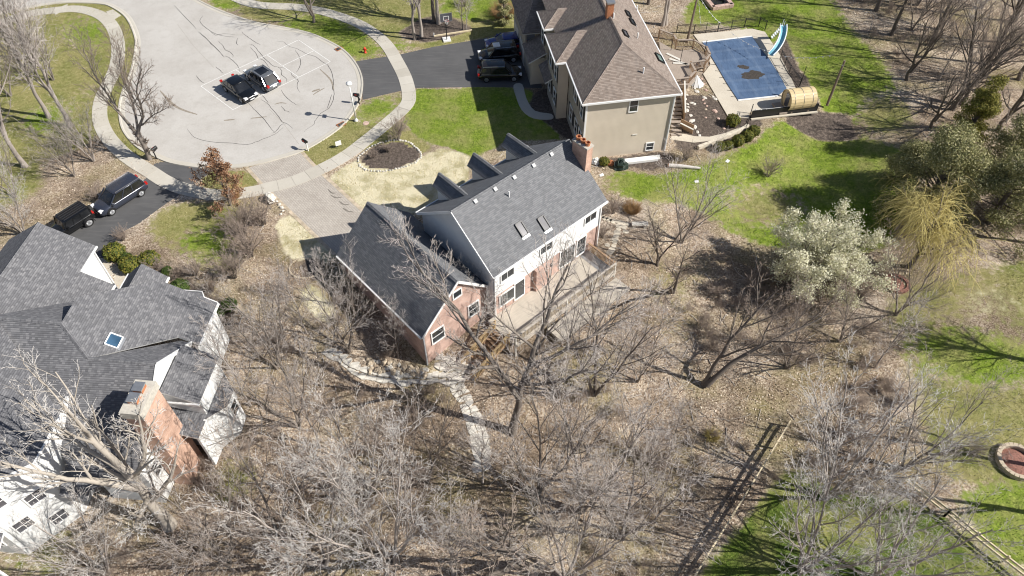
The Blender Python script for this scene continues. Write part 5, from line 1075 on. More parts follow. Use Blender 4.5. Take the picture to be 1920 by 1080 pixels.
# ------------------------------------------------------------------ pool
pd_ = px([(1300, 66), (1410, 55), (1434, 61), (1462, 104), (1488, 158), (1505, 200), (1406, 211), (1403, 223), (1365, 220), (1318, 140), (1332, 122), (1322, 95)])
sheet('pool_deck', pd_, .10, M['patio'], label='pale concrete deck round the covered pool', cat='pool deck', thick=.14)
pc = thing('pool_cover', 'blue mesh winter cover stretched over the swimming pool', 'pool cover'); cov = px([(1317, 79), (1410, 68), (1425, 90), (1440, 108), (1458, 135), (1475, 166), (1459, 180), (1384, 188), (1364, 158), (1342, 120)], .14)
cpoly = ccw(cov); cen = (sum(p[0] for p in cpoly) / len(cpoly), sum(p[1] for p in cpoly) / len(cpoly)); q = MB(); rings = [[(cen[0] + (p[0] - cen[0]) * s_, cen[1] + (p[1] - cen[1]) * s_, .165 - .045 * (1 - s_ ** 4)) for p in cpoly] for s_ in (1.0, .93, .7, .4, .12)]
for r0, r1 in zip(rings[:-1], rings[1:]):
    for i in range(len(cpoly)): j = (i + 1) % len(cpoly); q.face([r0[i], r0[j], r1[j], r1[i]])
q.face(rings[-1])
k = NT('pool_mesh'); pos = k.map(k.pos(), (1, 1, 1), (0, 0, math.radians(-10))); w1 = k.n('TexWave', {'Vector': pos, 'Scale': .16, 'Distortion': 1.2, 'Detail': 1.0}, bands_direction='X').outputs[1]; w2 = k.n('TexWave', {'Vector': pos, 'Scale': .16, 'Distortion': 1.2, 'Detail': 1.0}, bands_direction='Y').outputs[1]; nz = k.noise(.5, k.pos(), 5, .6)
base = k.ramp(nz, [(.3, (.045, .085, .165)), (.7, (.085, .145, .255))]); dust = k.math('MULTIPLY', k.math('ADD', k.ramp(w1, [(.86, (0, 0, 0)), (.98, (.6, .6, .6))]), k.ramp(w2, [(.8, (0, 0, 0)), (.98, (.6, .6, .6))])), .7)
k.color(k.mix(k.math('MULTIPLY', dust, .55), base, (.15, .21, .31))).rough(.8); k.bump(k.noise(1.6, k.map(k.pos(), (1, .35, 1), (0, 0, .3)), 4), .7, .12); M['pool_mesh'] = k.mat
q.build('mesh', M['pool_mesh'], pc, smooth=False)
for (a_, b_) in (((1317, 79), (1410, 68)), ((1384, 188), (1459, 180))): MB().bar(P(*a_, .15), P(*b_, .15), .22, .05).build('edge_band', M['white_paint'], pc)
for (u, v, rx, ry) in ((1411, 141, 1.25, .8), (1394, 126, .62, .4)):
    c0 = P(u, v, .1); q = MB(); n = 40; kf = [1 + .16 * math.sin(2 * 6.283 * i / n + rx * 5) + .10 * math.sin(5 * 6.283 * i / n + 1) + .07 * math.sin(9 * 6.283 * i / n) + random.uniform(-.06, .06) for i in range(n)]; q.face([(c0.x + rx * kf[i] * math.cos(6.283 * i / n), c0.y + ry * kf[i] * math.sin(6.283 * i / n), .128 if rx > .9 else .132) for i in range(n)]); q.build('leaf_puddle', M['stain'], pc)
# strap anchors
for i in range(9):
    f = (i + .5) / 9; a_ = P(1317 + (1384 - 1317) * f, 79 + (188 - 79) * f, .12); MB().bar(a_, a_ + Vector((-.55, .1, 0)), .05, .02).build('strap', M['plastic_black'], pc)
# slide
sl = thing('pool_slide', 'curved blue pool slide with white rails and ladder', 'pool slide'); ctr = [P(1459, 78) + Vector((0, 0, 2.1)), P(1460, 88) + Vector((0, 0, 1.75)), P(1457, 98) + Vector((0, 0, 1.25)), P(1450, 106) + Vector((0, 0, .8)), P(1443, 110) + Vector((0, 0, .45))]
ctr = [Vector(c) for c in ctr]; pts = []
for i in range(len(ctr) - 1):
    p0, p1, p2, p3 = ctr[max(i - 1, 0)], ctr[i], ctr[i + 1], ctr[min(i + 2, len(ctr) - 1)]
    for k_ in range(5): t_ = k_ / 5; pts.append(.5 * ((2 * p1) + (p2 - p0) * t_ + (2 * p0 - 5 * p1 + 4 * p2 - p3) * t_ * t_ + (3 * p1 - p0 - 3 * p2 + p3) * t_ ** 3))
pts.append(ctr[-1]); q = MB(); r_l, r_r = [], []
secs = []
for i, p in enumerate(pts):
    tn_ = (pts[min(i + 1, len(pts) - 1)] - pts[max(i - 1, 0)]).normalized(); rr = tn_.cross(Vector((0, 0, 1))).normalized(); up = rr.cross(tn_)
    secs.append([p + rr * a + up * b for a, b in ((-.36, .22), (-.28, .05), (-.1, -.03), (.1, -.03), (.28, .05), (.36, .22))])
for a, b_ in zip(secs[:-1], secs[1:]):
    for j in range(5): q.face([a[j], b_[j], b_[j + 1], a[j + 1]])
q.build('chute', M['slide_blue'], sl, smooth=True)
for j in (0, 5): MB().tube([s_[j] for s_ in secs], .07, 8).build('side_rail', M['slide_white'], sl, smooth=True)
top = pts[0]; lad = MB(); lb = P(1446, 72)
for dx in (-.25, .25): lad.tube([Vector((lb.x, lb.y + dx, .1)), Vector((top.x, top.y + dx, 2.1)), Vector((top.x, top.y + dx, 2.75))], .03, 8)
lad.build('ladder_rails', M['slide_white'], sl)
for i in range(7): f = (i + .5) / 7; c0 = lb + (top - lb) * f; MB().box(c0.x - .1, c0.x + .1, c0.y - .25, c0.y + .25, 2.1 * f, 2.1 * f + .05).build('step', M['slide_white'], sl)
for i in (4, 10, 15): MB().tube([(pts[i].x, pts[i].y, .08), pts[i]], .05, 8).build('support', M['slide_white'], sl)
# barrel sauna
bs = thing('barrel_sauna', 'pale wooden barrel sauna with open porch at the pool end', 'sauna', P(1492, 203), TF[1] + math.radians(1)); bl, br = 2.9, 1.12
st_ = 22
for i in range(st_):
    a0, a1 = 2 * math.pi * i / st_, 2 * math.pi * (i + .96) / st_; q = MB(); zc = br + .15
    def pt(a, r, x): return (x, r * math.cos(a), zc + r * math.sin(a))
    for r_, fl in ((br, 0), ): 
        q.face([pt(a0, br, -bl / 2), pt(a1, br, -bl / 2), pt(a1, br, bl / 2), pt(a0, br, bl / 2)][::-1]); q.face([pt(a0, br - .05, -bl / 2), pt(a0, br - .05, bl / 2), pt(a1, br - .05, bl / 2), pt(a1, br - .05, -bl / 2)][::-1])
        for x in (-bl / 2, bl / 2): q.face([pt(a0, br - .05, x), pt(a1, br - .05, x), pt(a1, br, x), pt(a0, br, x)])
        for a in (a0, a1): q.face([pt(a, br - .05, -bl / 2), pt(a, br, -bl / 2), pt(a, br, bl / 2), pt(a, br - .05, bl / 2)])
    q.build('stave', M['sauna_wood'], bs)
for x in (-bl / 2 + .12, bl / 2 - .06): MB().tube([(x, 0, br + .15), (x + .06, 0, br + .15)], br - .06, 28).build('end_wall', M['sauna_wood'], bs)
MB().box(-bl / 2 + .08, -bl / 2 + .12, -.35, .35, .45, 2.0).build('door', M['glass_grey'], bs)
for x in (-.95, .95):
    q = MB(); q.box(x - .08, x + .08, -.9, .9, -.02, .28); q.build('cradle', M['pole_wood'], bs)
for x in (-1.0, 0, 1.0):
    MB().tube([(x, (br + .012) * math.cos(a * math.pi / 16), br + .15 + (br + .012) * math.sin(a * math.pi / 16)) for a in range(33)], .018, 6, False).build('band', M['metal_grey'], bs)
MB().box(-bl / 2 - .9, -bl / 2 - .02, -.95, .95, .12, .34).build('porch_step', M['deck_grey'], bs)
# black metal pool fence
def metal_fence(pts_px, label, h=1.2, seglen=1.9, dense=True):
    t = thing('metal_fence', label, 'fence', group='black metal fences round the pool'); path = [P(*q) for q in pts_px]; pk = MB()
    for a, b_ in zip(path[:-1], path[1:]):
        n = max(1, round((b_ - a).length / seglen))
        for i in range(n + 1):
            if i == n and b_ is not path[-1]: continue
            p = a + (b_ - a) * (i / n); q = MB(); post(q, p, h + .08, .07); q.build('post', M['metal_dark'], t)
        rl = MB()
        for z in (.12, h - .16, h): rl.bar(a + Vector((0, 0, z)), b_ + Vector((0, 0, z)), .04, .04)
        rl.build('rails', M['metal_dark'], t); m = int((b_ - a).length / .13)
        for i in range(m): p = a + (b_ - a) * ((i + .5) / m); pk.bar(p + Vector((0, 0, .1)), p + Vector((0, 0, h)), .016, .016)
    tag(pk.build('pickets', M['metal_dark'], t), kind='stuff')
metal_fence([(1268, 62), (1300, 64), (1345, 60), (1395, 52), (1422, 50), (1434, 57)], 'black picket fence along the far edge of the pool deck')
metal_fence([(1462, 112), (1478, 140), (1497, 165)], 'short black picket fence right of the pool beside the sauna')
fw = thing('solid_fence', 'low solid black screen wall in front of the sauna', 'fence'); a_, b_ = P(1407, 222), P(1531, 208)
MB().bar(a_ + Vector((0, 0, .45)), b_ + Vector((0, 0, .45)), .08, .9).build('panel', M['metal_dark'], fw); MB().bar(a_ + Vector((0, 0, .93)), b_ + Vector((0, 0, .93)), .12, .05).build('top_rail', M['metal_dark'], fw); MB().bar(a_ + Vector((0, -.25, .06)), b_ + Vector((0, -.25, .06)), .25, .12).build('footing', M['patio'], fw)
metal_fence([(1398, 243), (1407, 214)], 'short black picket gate panel at the corner of the pool deck')
# string lights and poles
def pole(c, top, r, label, mat='pole_wood'):
    t = thing('light_pole', label, 'pole', c); MB().tube([(0, 0, -.1), ((top - c) * .5)[:], (top - c)[:]], [r, r * .85, r * .7], 9).build('shaft', M[mat], t); MB().box(-.05, .05, -.05, .05, (top - c).z - .4, (top - c).z - .3).build('hook', M['metal_grey'], t)
pa = P(1288, 79); pole(pa, pa + Vector((.25, .2, 6.2)), .16, 'tall rough wooden pole carrying string lights at the pool deck'); pb = P(1551, 196); pole(pb, pb + Vector((.2, .3, 5.2)), .15, 'tall dead trunk pole beside the sauna', 'pole_wood')
for i, (bp, hh, lab) in enumerate((((1256, 105), 2.3, 'thin black post on the upper deck near the roof edge'), ((1273, 128), 2.6, 'thin black post on the middle of the wooden deck'), ((1318, 110), 2.4, 'thin black post at the outer deck railing'), ((1500, 160), 2.4, 'thin black post between the sauna and the lawn'))):
    c0 = P(*bp); t = thing('metal_post', lab, 'post', c0); MB().tube([(0, 0, 0), (0, 0, hh)], .035, 8).build('shaft', M['metal_dark'], t); MB().lathe([(.06, 0), (.06, .02)], 8).build('foot', M['metal_dark'], t)
def lights(a, b_, sag, n, label):
    t = thing('string_lights', label, 'string lights'); pts = [a + (b_ - a) * (i / 24) - Vector((0, 0, sag * 4 * (i / 24) * (1 - i / 24))) for i in range(25)]; MB().tube(pts, .018, 5, False).build('cable', M['white_paint'], t)
    for i in range(n): f = (i + .5) / n; p = a + (b_ - a) * f - Vector((0, 0, sag * 4 * f * (1 - f))); MB().lathe([(.015, 0), (.05, -.05), (.06, -.11), (.03, -.16)], 8).build('bulb', M['lamp_white'], t, loc=p)
ptop = pa + Vector((.25, .2, 5.9))
lights(ptop, P(1347, 62) + Vector((0, 0, 1.3)), .3, 7, 'string of bulbs from the wooden pole down to the far pool fence'); lights(ptop, P(1311, 62) + Vector((0, 0, 1.1)), .1, 5, 'short string of bulbs hanging straight down from the wooden pole'); lights(P(1365, 82) + Vector((0, 0, 1.5)), P(1432, 118) + Vector((0, 0, 1.6)), .3, 7, 'string of bulbs crossing above the blue pool cover')
lights(P(1462, 122) + Vector((0, 0, 1.2)), P(1545, 150) + Vector((0, 0, 3.2)), .3, 8, 'string of bulbs running from the pool corner to the dead trunk'); lights(P(1407, 222) + Vector((0, 0, 1.2)), P(1478, 212) + Vector((0, 0, 1.0)), .15, 7, 'string of bulbs along the black screen wall')
# tan deck
td = thing('deck', 'many sided grey brown timber deck between brown roof and pool', 'deck'); dp = ccw(px([(1236, 78), (1262, 92), (1275, 95), (1300, 92), (1322, 104), (1328, 118), (1296, 128), (1303, 148), (1290, 160), (1262, 158), (1240, 108)], .75))
MB().prism(dp, .3, .75, bottom=True).build('floor', M['deck_grey'], td)
seg = [(1236, 62), (1262, 72), (1268, 82), (1300, 82), (1324, 96), (1330, 108), (1322, 120), (1294, 124), (1303, 140), (1292, 152), (1268, 155)]
sp_ = [P(u, v, 1.0) for u, v in seg]
for a, b_ in zip(sp_[:-1], sp_[1:]):
    t1, b1 = MB(), MB(); a0, b0 = Vector((a.x, a.y, .5)), Vector((b_.x, b_.y, .5)); rail(t1, b1, a0, b0, 1.0, .16, .15); t1.build('handrail', M['deck_grey'], td); tag(b1.build('balusters', M['rail_wood'], td), kind='stuff')
    q = MB(); post(q, (a.x, a.y, 0), 1.6, .13); q.build('post', M['rail_wood'], td)
for (x0, y0, x1, y1) in ((1255, 110, 1290, 121), (1262, 118, 1290, 120), (1250, 100, 1275, 112)): MB().bar(P(x0, y0, .80), P(x1, y1, .80), .3, .05).build('board_edge', M['tan_trim'], td)
ts = thing('deck_stairs', 'long timber stair with side screens against the tan wall', 'stairs'); a_, b_ = P(1268, 186, .8), P(1268, 256, .05)
for i in range(9): f = (i + .5) / 9; c0 = a_ + (b_ - a_) * f; MB().box(c0.x - .55, c0.x + .55, c0.y - .2, c0.y + .2, c0.z - .05, c0.z + .02).build('tread', M['deck_grey'], ts)
sd_ = MB(); sd_.bar(P(1268, 175) + Vector((.65, 0, .9)), P(1276, 230) + Vector((.3, 0, .6)), .08, 1.3); sd_.build('side_screen', M['rail_wood'], ts); MB().bar(P(1276, 231, .55), P(1300, 243, .55), .08, 1.1).build('side_screen', M['rail_wood'], ts)
MB().bar(P(1268, 175) + Vector((.65, 0, 1.58)), P(1276, 230) + Vector((.3, 0, 1.28)), .16, .06).build('cap_rail', M['tan_trim'], ts); MB().bar(P(1276, 231, 1.13), P(1300, 243, 1.13), .16, .06).build('cap_rail', M['tan_trim'], ts)
# fire pit beyond the pool
fp = thing('fire_pit', 'square pinkish stone fire pit on the far lawn', 'fire pit', P(1346, 6), .25)
for sx, sy in ((-1, 0), (1, 0), (0, -1), (0, 1)):
    for i in range(5):
        for lv in range(2):
            f = -1.1 + i * .55; c_ = (sx * 1.25 + (f if sx == 0 else 0), sy * 1.25 + (f if sy == 0 else 0)); hx, hy = (.25, .26) if sx else (.26, .25); MB().box(c_[0] - hx, c_[0] + hx, c_[1] - hy, c_[1] + hy, lv * .22, lv * .22 + .21).build('stone', M['stone_pink'], fp)
MB().lathe([(.85, 0), (.9, .3), (.8, .3), (.7, .05)], 16).build('bowl', M['metal_dark'], fp)
def brick_ring(c, r, label, h=.3, n=26, inner='brick_mulch', stone='stone_pink'):
    t = thing('planter_ring', label, 'planter', c)
    for i in range(n):
        a = 2 * math.pi * i / n
        for lv in range(2): MB().box(-.15, .15, -math.pi * r / n * .94, math.pi * r / n * .94, lv * h / 2, lv * h / 2 + h * .47).build('block', M[stone], t, loc=(r * math.cos(a + lv * .1), r * math.sin(a + lv * .1), 0), rz=a + lv * .1)
    MB().lathe([(r - .1, .02), (r * .5, h * .55), (.1, h * .6)], 20).build('fill', M[inner], t)
brick_ring(T(1905, 868), 1.35, 'round raised bed with pale stone rim and reddish mulch at the right edge', .45, 26, 'brick_mulch', 'stone_tan'); brick_ring(T(1681, 533), .95, 'small sunken red brick ring below the flowering tree', .2, 20, 'brick_mulch', 'brick_mulch')
# things along the tan wall
lg = thing('log', 'pale cut birch log lying in the mulch by the tan house', 'log', P(1282, 315), math.radians(-6)); q = MB(); q.tube([(-1.5, 0, .2), (-.4, .03, .2), (1.6, -.02, .14)], [.21, .19, .12], 12); q.build('trunk', M['twig_pale'], lg); MB().tube([(-1.58, 0, .2), (-1.5, 0, .2)], .17, 12).build('cut_end', M['terracotta'], lg); MB().tube([(-1.2, .05, .3), (-1.15, .3, .55)], [.1, .06], 8).build('stub', M['bark_pale'], lg)
pile = thing('lumber_pile', 'stack of white boards against the tan house wall', 'lumber', P(1205, 301), TF[1])
for i in range(7): MB().box(-1.75 + random.uniform(-.15, .15), 1.7 + random.uniform(-.3, .3), -.35 + (i % 3) * .25, -.13 + (i % 3) * .25, .02 + .09 * (i // 3), .10 + .09 * (i // 3)).build('board', M['white_paint'], pile)
def lump(name, label, cat, c, r, mat, seed, h=1.0):
    rr = np.random.default_rng(seed); q = MB(); n1, n2 = 14, 7; b0 = 0
    for i in range(n2 + 1):
        ph = math.pi / 2 * i / n2
        for j in range(n1): a = 2 * math.pi * j / n1; k_ = r * rr.uniform(.8, 1.15); q.v.append((k_ * math.cos(ph) * math.cos(a), k_ * math.cos(ph) * math.sin(a), k_ * h * math.sin(ph)))
    for i in range(n2):
        for j in range(n1): jj = (j + 1) % n1; q.f.append((i * n1 + j, i * n1 + jj, (i + 1) * n1 + jj, (i + 1) * n1 + j)); q.m.append(0); q.uv.append([(0, 0)] * 4)
    t = thing(name, label, cat, c); q.build('cover', M[mat], t); return t
lump('tarp_heap', 'dark green tarpaulin heaped beside the white boards', 'tarpaulin', P(1163, 312), .75, 'tarp_green', 5, 1.1); lump('bag_heap', 'small white bundle at the tan house corner beside the chimney', 'bundle', P(1117, 305), .45, 'white_paint', 6, 1.2); lump('clay_heap', 'orange clay mound between shrub and green tarpaulin', 'mound', P(1145, 307), .42, 'terracotta', 8, .9)
st_b = thing('stone_bench', 'pale stone slab bench on the flagstone slope', 'bench', T(1199, 425), math.radians(0)); MB().box(-.75, .75, -.25, .25, .3, .42).build('seat', M['stone_white'], st_b)
for x in (-.5, .5): MB().box(x - .12, x + .12, -.2, .2, -.2, .3).build('leg', M['stone_white'], st_b)
# timber fences
def rail_fence(pts_px, label, h=1.15, step=2.4, cap=True):
    t = thing('rail_fence', label, 'fence'); path = [T(*q) for q in pts_px]
    for a, b_ in zip(path[:-1], path[1:]):
        n = max(1, round((b_ - a).length / step)); pp = []
        for i in range(n + 1): p = a + (b_ - a) * (i / n); pp.append(Vector((p.x, p.y, float(terr(p.x, p.y)))))
        for i, p in enumerate(pp):
            q = MB(); post(q, p - Vector((0, 0, .2)), h + .25, .12); q.build('post', M['fence_wood'], t)
        for p, r_ in zip(pp[:-1], pp[1:]):
            for z in (.5, .98): MB().bar(p + Vector((0, 0, z)), r_ + Vector((0, 0, z)), .09, .17).build('rail', M['fence_wood'], t)
rail_fence([(1476, 800), (1400, 925), (1285, 1110)], 'tan timber rail fence rising between leaf litter and dark lawn'); rail_fence([(1690, 905), (1770, 968), (1935, 1100)], 'tan three rail fence at the lower right corner')
# ------------------------------------------------------------------ vegetation
def norm(a): return a / np.maximum(np.linalg.norm(a, axis=-1, keepdims=True), 1e-9)
def tubes(Pp, R, sides):
    """(N,S,3) centre lines with (N,S) radii -> vertices, quads"""
    N, S, _ = Pp.shape; tg = np.empty_like(Pp); tg[:, 1:-1] = Pp[:, 2:] - Pp[:, :-2]; tg[:, 0] = Pp[:, 1] - Pp[:, 0]; tg[:, -1] = Pp[:, -1] - Pp[:, -2]; tg = norm(tg)
    ref = np.tile(np.array([.31, .17, .93]), (N, 1)); m = np.abs((norm(Pp[:, -1] - Pp[:, 0]) * norm(ref)).sum(-1)) > .85; ref[m] = [.95, .3, .05]
    r = norm(np.cross(tg, ref[:, None, :])); u = np.cross(r, tg); a = np.arange(sides) * 2 * np.pi / sides
    V = Pp[:, :, None, :] + R[:, :, None, None] * (r[:, :, None, :] * np.cos(a)[None, None, :, None] + u[:, :, None, :] * np.sin(a)[None, None, :, None])
    idx = np.arange(N * S * sides).reshape(N, S, sides); nx_ = np.roll(idx, -1, axis=2)
    F = np.stack([idx[:, :-1], nx_[:, :-1], nx_[:, 1:], idx[:, 1:]], -1).reshape(-1, 4)
    return V.reshape(-1, 3), F
def polyl(start, d, L, segs, rg, jit, up):
    N = len(start); out = np.empty((N, segs + 1, 3)); out[:, 0] = start; d = norm(d)
    for s in range(segs):
        out[:, s + 1] = out[:, s] + d * (L / segs)[:, None]
        d = norm(d + rg.normal(0, jit, (N, 3)) + np.array([0, 0, up]))
    return out
def sample(Pp, R, i, t):
    S = Pp.shape[1] - 1; f = np.clip(t * S, 0, S - 1e-6); k_ = f.astype(int); w = (f - k_)[:, None]
    p = Pp[i, k_] * (1 - w) + Pp[i, k_ + 1] * w; r = R[i, k_] * (1 - w[:, 0]) + R[i, k_ + 1] * w[:, 0]
    return p, norm(Pp[i, k_ + 1] - Pp[i, k_]), r
def grow(seed, stems, levels, min_r=.011):
    """stems: list of (points, r0, r1). levels: list of dicts. returns per level (P, R, sides)"""
    rg = np.random.default_rng(seed); out = []
    S = 8; A = []; RR = []
    for pts, r0, r1 in stems:
        pts = np.array(pts, float); dd = np.r_[0, np.cumsum(np.linalg.norm(np.diff(pts, axis=0), axis=1))]; t = np.linspace(0, dd[-1], S + 1)
        q = np.stack([np.interp(t, dd, pts[:, c_]) for c_ in range(3)], -1); q[1:-1] += rg.normal(0, .05 * dd[-1] / 10, (S - 1, 3)); A.append(q); RR.append(r0 + (r1 - r0) * (t / dd[-1]) ** .8)
    Pp, R = np.array(A), np.array(RR); R[:, 0] *= 1.25; out.append((Pp, R, 9)); Ln = np.array([np.linalg.norm(np.diff(a, axis=0), axis=1).sum() for a in A])
    for lv in levels:
        N = len(Pp); n = lv['n']; i = np.repeat(np.arange(N), n); M_ = len(i)
        t = lv['t0'] + (1 - lv['t0']) * ((np.tile(np.arange(n), N) + rg.uniform(0, 1, M_)) / n); t = np.clip(t, 0, .995)
        p, tg, r = sample(Pp, R, i, t); az = np.tile(np.arange(n) * 2.4, N) + np.repeat(rg.uniform(0, 6.28, N), n) + rg.normal(0, .5, M_)
        ref = np.where(np.abs(tg[:, 2:3]) > .9, np.array([[1., 0, 0]]), np.array([[0, 0, 1.]])); e1 = norm(np.cross(tg, ref)); e2 = np.cross(tg, e1)
        ang = np.radians(rg.uniform(lv['a0'], lv['a1'], M_)) * (1.1 - .4 * t); perp = e1 * np.cos(az)[:, None] + e2 * np.sin(az)[:, None]
        d = tg * np.cos(ang)[:, None] + perp * np.sin(ang)[:, None]; d[:, 2] += lv.get('lift', 0); d = norm(d)
        L = Ln[i] * lv['l'] * rg.uniform(.6, 1.15, M_) * (1.2 - .55 * t); r0 = np.maximum(r * lv.get('r', .6), min_r); sg = lv['seg']
        Pp = polyl(p, d, L, sg, rg, lv.get('jit', .15), lv.get('up', .05)); tt = np.linspace(0, 1, sg + 1)[None, :]
        R = r0[:, None] * (1 - tt * (1 - lv.get('tip', .35))); R = np.maximum(R, min_r * .5); Ln = L; out.append((Pp, R, lv['s']))
    return out
def tree_meshes(name, data, bark, twig, split=2, mat_split=3):
    res = []
    for nm, sel in (('trunk', data[:split]), ('crown', data[split:])):
        Vs, Fs, Ms, off = [], [], [], 0
        for li, (Pp, R, s) in enumerate(sel):
            V, F = tubes(Pp, R, s); Vs.append(V); Fs.append(F + off); off += len(V); Ms.append(np.full(len(F), 0 if nm == 'trunk' or li + split < mat_split else 1))
        res.append(fast_mesh(name + '_' + nm, np.concatenate(Vs), np.concatenate(Fs), [M[bark], M[twig]], np.concatenate(Ms), smooth=True))
    return res
def LV(n1, n2, n3, n4, a=(22, 48), up=.07, l=(.58, .56, .52, .50), t0=.3, lift=.15):
    return [dict(n=n1, t0=t0, a0=a[0], a1=a[1], l=l[0], seg=6, s=6, r=.64, jit=.08, up=up, lift=lift, tip=.3), dict(n=n2, t0=.15, a0=22, a1=55, l=l[1], seg=5, s=4, r=.60, jit=.10, up=up * .8, lift=.06, tip=.35),
            dict(n=n3, t0=.12, a0=22, a1=55, l=l[2], seg=4, s=3, r=.62, jit=.11, up=up * .5, lift=.03, tip=.45), dict(n=n4, t0=.1, a0=20, a1=55, l=l[3], seg=3, s=3, r=.75, jit=.09, up=.02, tip=.4)]
def upright(h, r, lean=(0, 0), fork=.0, wob=.03, seed=0):
    rg = np.random.default_rng(seed + 99); pts = [(0, 0, -.2)]
    for i in range(1, 6): f = i / 5; pts.append((lean[0] * f * f + rg.normal(0, wob * h * .3), lean[1] * f * f + rg.normal(0, wob * h * .3), h * f))
    return pts
# -- shared kinds of bare tree
KIND = {}
def add_kind(key, seed, stems, levels, bark, twig, min_r=.012, split=2, mat_split=3): KIND[key] = tree_meshes('tree_' + key, grow(seed, stems, levels, min_r), bark, twig, split, mat_split)
add_kind('tall_grey', 11, [(upright(10.5, .2, (.4, .3), seed=1), .20, .04), ([(0, 0, 3.0), (.7, -.2, 5.0), (1.6, -.2, 7.4), (2.2, 0, 9.6)], .12, .03)], LV(10, 7, 5, 3), 'bark_grey', 'twig_grey', .012)
add_kind('tall_dark', 12, [(upright(12.0, .2, (-.4, .5), seed=2), .19, .035), ([(-.1, .1, 4.4), (-.9, .5, 6.4), (-1.5, .9, 9.4), (-1.6, 1.4, 11.5)], .11, .03)], LV(8, 6, 4, 3, (22, 46), .08, (.44, .55, .52, .5), .4), 'bark_dark', 'twig_brown', .009)
add_kind('spread_dark', 13, [([(0, 0, -.2), (.1, 0, 1.6), (.7, .2, 4), (1.6, .5, 7.4)], .17, .04), ([(0, 0, .9), (-.3, .2, 2.2), (-1.2, .2, 4.5), (-2.1, -.2, 7.6)], .13, .035), ([(.1, 0, 1.5), (.1, .8, 3.2), (.4, 1.8, 6.4)], .10, .03)], LV(7, 6, 4, 3, (24, 52), .06, (.58, .55, .52, .5), .25), 'bark_dark', 'twig_brown', .010)
add_kind('multi_pale', 14, [([(0, 0, -.2), (.4 * math.cos(a), .4 * math.sin(a), 1.2), (1.3 * math.cos(a + .2), 1.3 * math.sin(a + .2), 4.0), (2.7 * math.cos(a + .3), 2.7 * math.sin(a + .3), 8.4)], .12, .03) for a in (0.2, 1.5, 2.9, 4.2, 5.4)], LV(7, 6, 5, 3, (18, 42), .05, (.50, .50, .50, .46), .2, .10), 'bark_grey', 'twig_pale', .009)
add_kind('multi_grey', 15, [([(0, 0, -.2), (.3 * math.cos(a), .3 * math.sin(a), 1.0), (1.2 * math.cos(a), 1.2 * math.sin(a), 3.8), (2.5 * math.cos(a + .3), 2.5 * math.sin(a + .3), 8.6)], .11, .025) for a in (0.8, 2.6, 4.6)], LV(9, 6, 5, 3, (18, 42), .05, (.52, .52, .50, .46), .18, .10), 'bark_mid', 'twig_grey', .0085)
add_kind('multi_brown', 17, [([(0, 0, -.2), (.5 * math.cos(a), .5 * math.sin(a), 1.4), (1.6 * math.cos(a), 1.6 * math.sin(a), 3.6), (3.2 * math.cos(a + .2), 3.2 * math.sin(a + .2), 6.4)], .11, .025) for a in (0.1, 1.9, 3.9)], LV(8, 6, 5, 4, (22, 48), .05, (.58, .54, .50, .46), .2, .12), 'bark_mid', 'twig_brown', .009)
add_kind('sapling', 16, [(upright(7.0, .1, (.3, -.2), seed=5), .07, .02)], LV(12, 6, 5, 4, (20, 42), .08, (.42, .5, .5, .46), .2), 'bark_grey', 'twig_grey', .009)
# -- bushes
def add_bush(key, seed, n, h, spread, bark, twig, min_r=.008, lv=None):
    rg = np.random.default_rng(seed); st = []
    for i in range(n): a = rg.uniform(0, 6.28); s = spread * rg.uniform(.3, 1); hh = h * rg.uniform(.6, 1.05); st.append(([(.08 * math.cos(a), .08 * math.sin(a), -.1), (s * .35 * math.cos(a), s * .35 * math.sin(a), hh * .45), (s * math.cos(a + .3), s * math.sin(a + .3), hh)], .02, .009))
    KIND[key] = tree_meshes('bush_' + key, grow(seed, st, lv or [dict(n=6, t0=.2, a0=20, a1=55, l=.45, seg=3, s=3, r=.75, jit=.18, up=.06, lift=.1), dict(n=5, t0=.2, a0=25, a1=60, l=.5, seg=2, s=3, r=.8, jit=.2, up=.03), dict(n=3, t0=.2, a0=25, a1=60, l=.5, seg=2, s=3, r=.85, jit=.2, up=.0)], min_r), bark, twig, 1, 1)
add_bush('brown', 31, 16, 1.6, 1.0, 'bark_dark', 'twig_brown'); add_bush('grey', 32, 16, 1.8, 1.1, 'bark_mid', 'twig_brown', .007); add_bush('red', 33, 18, 1.2, .8, 'bark_dark', 'twig_brown', .007); add_bush('low', 34, 14, .8, .8, 'twig_brown', 'twig_grey', .007)

def tree(kind, base, label, h=1.0, rz=None, group=None, name='bare_tree', cat='tree', lean=None, xy=1.0):
    t = thing(name, label, cat, base, random.uniform(0, 6.28) if rz is None else rz, group); t.scale = (h * xy, h * xy, h)
    if lean: t.rotation_euler = (lean[0], lean[1], t.rotation_euler[2])
    for nm, me in zip(('trunk', 'crown'), KIND[kind]): link(nm, me, t)
    return t
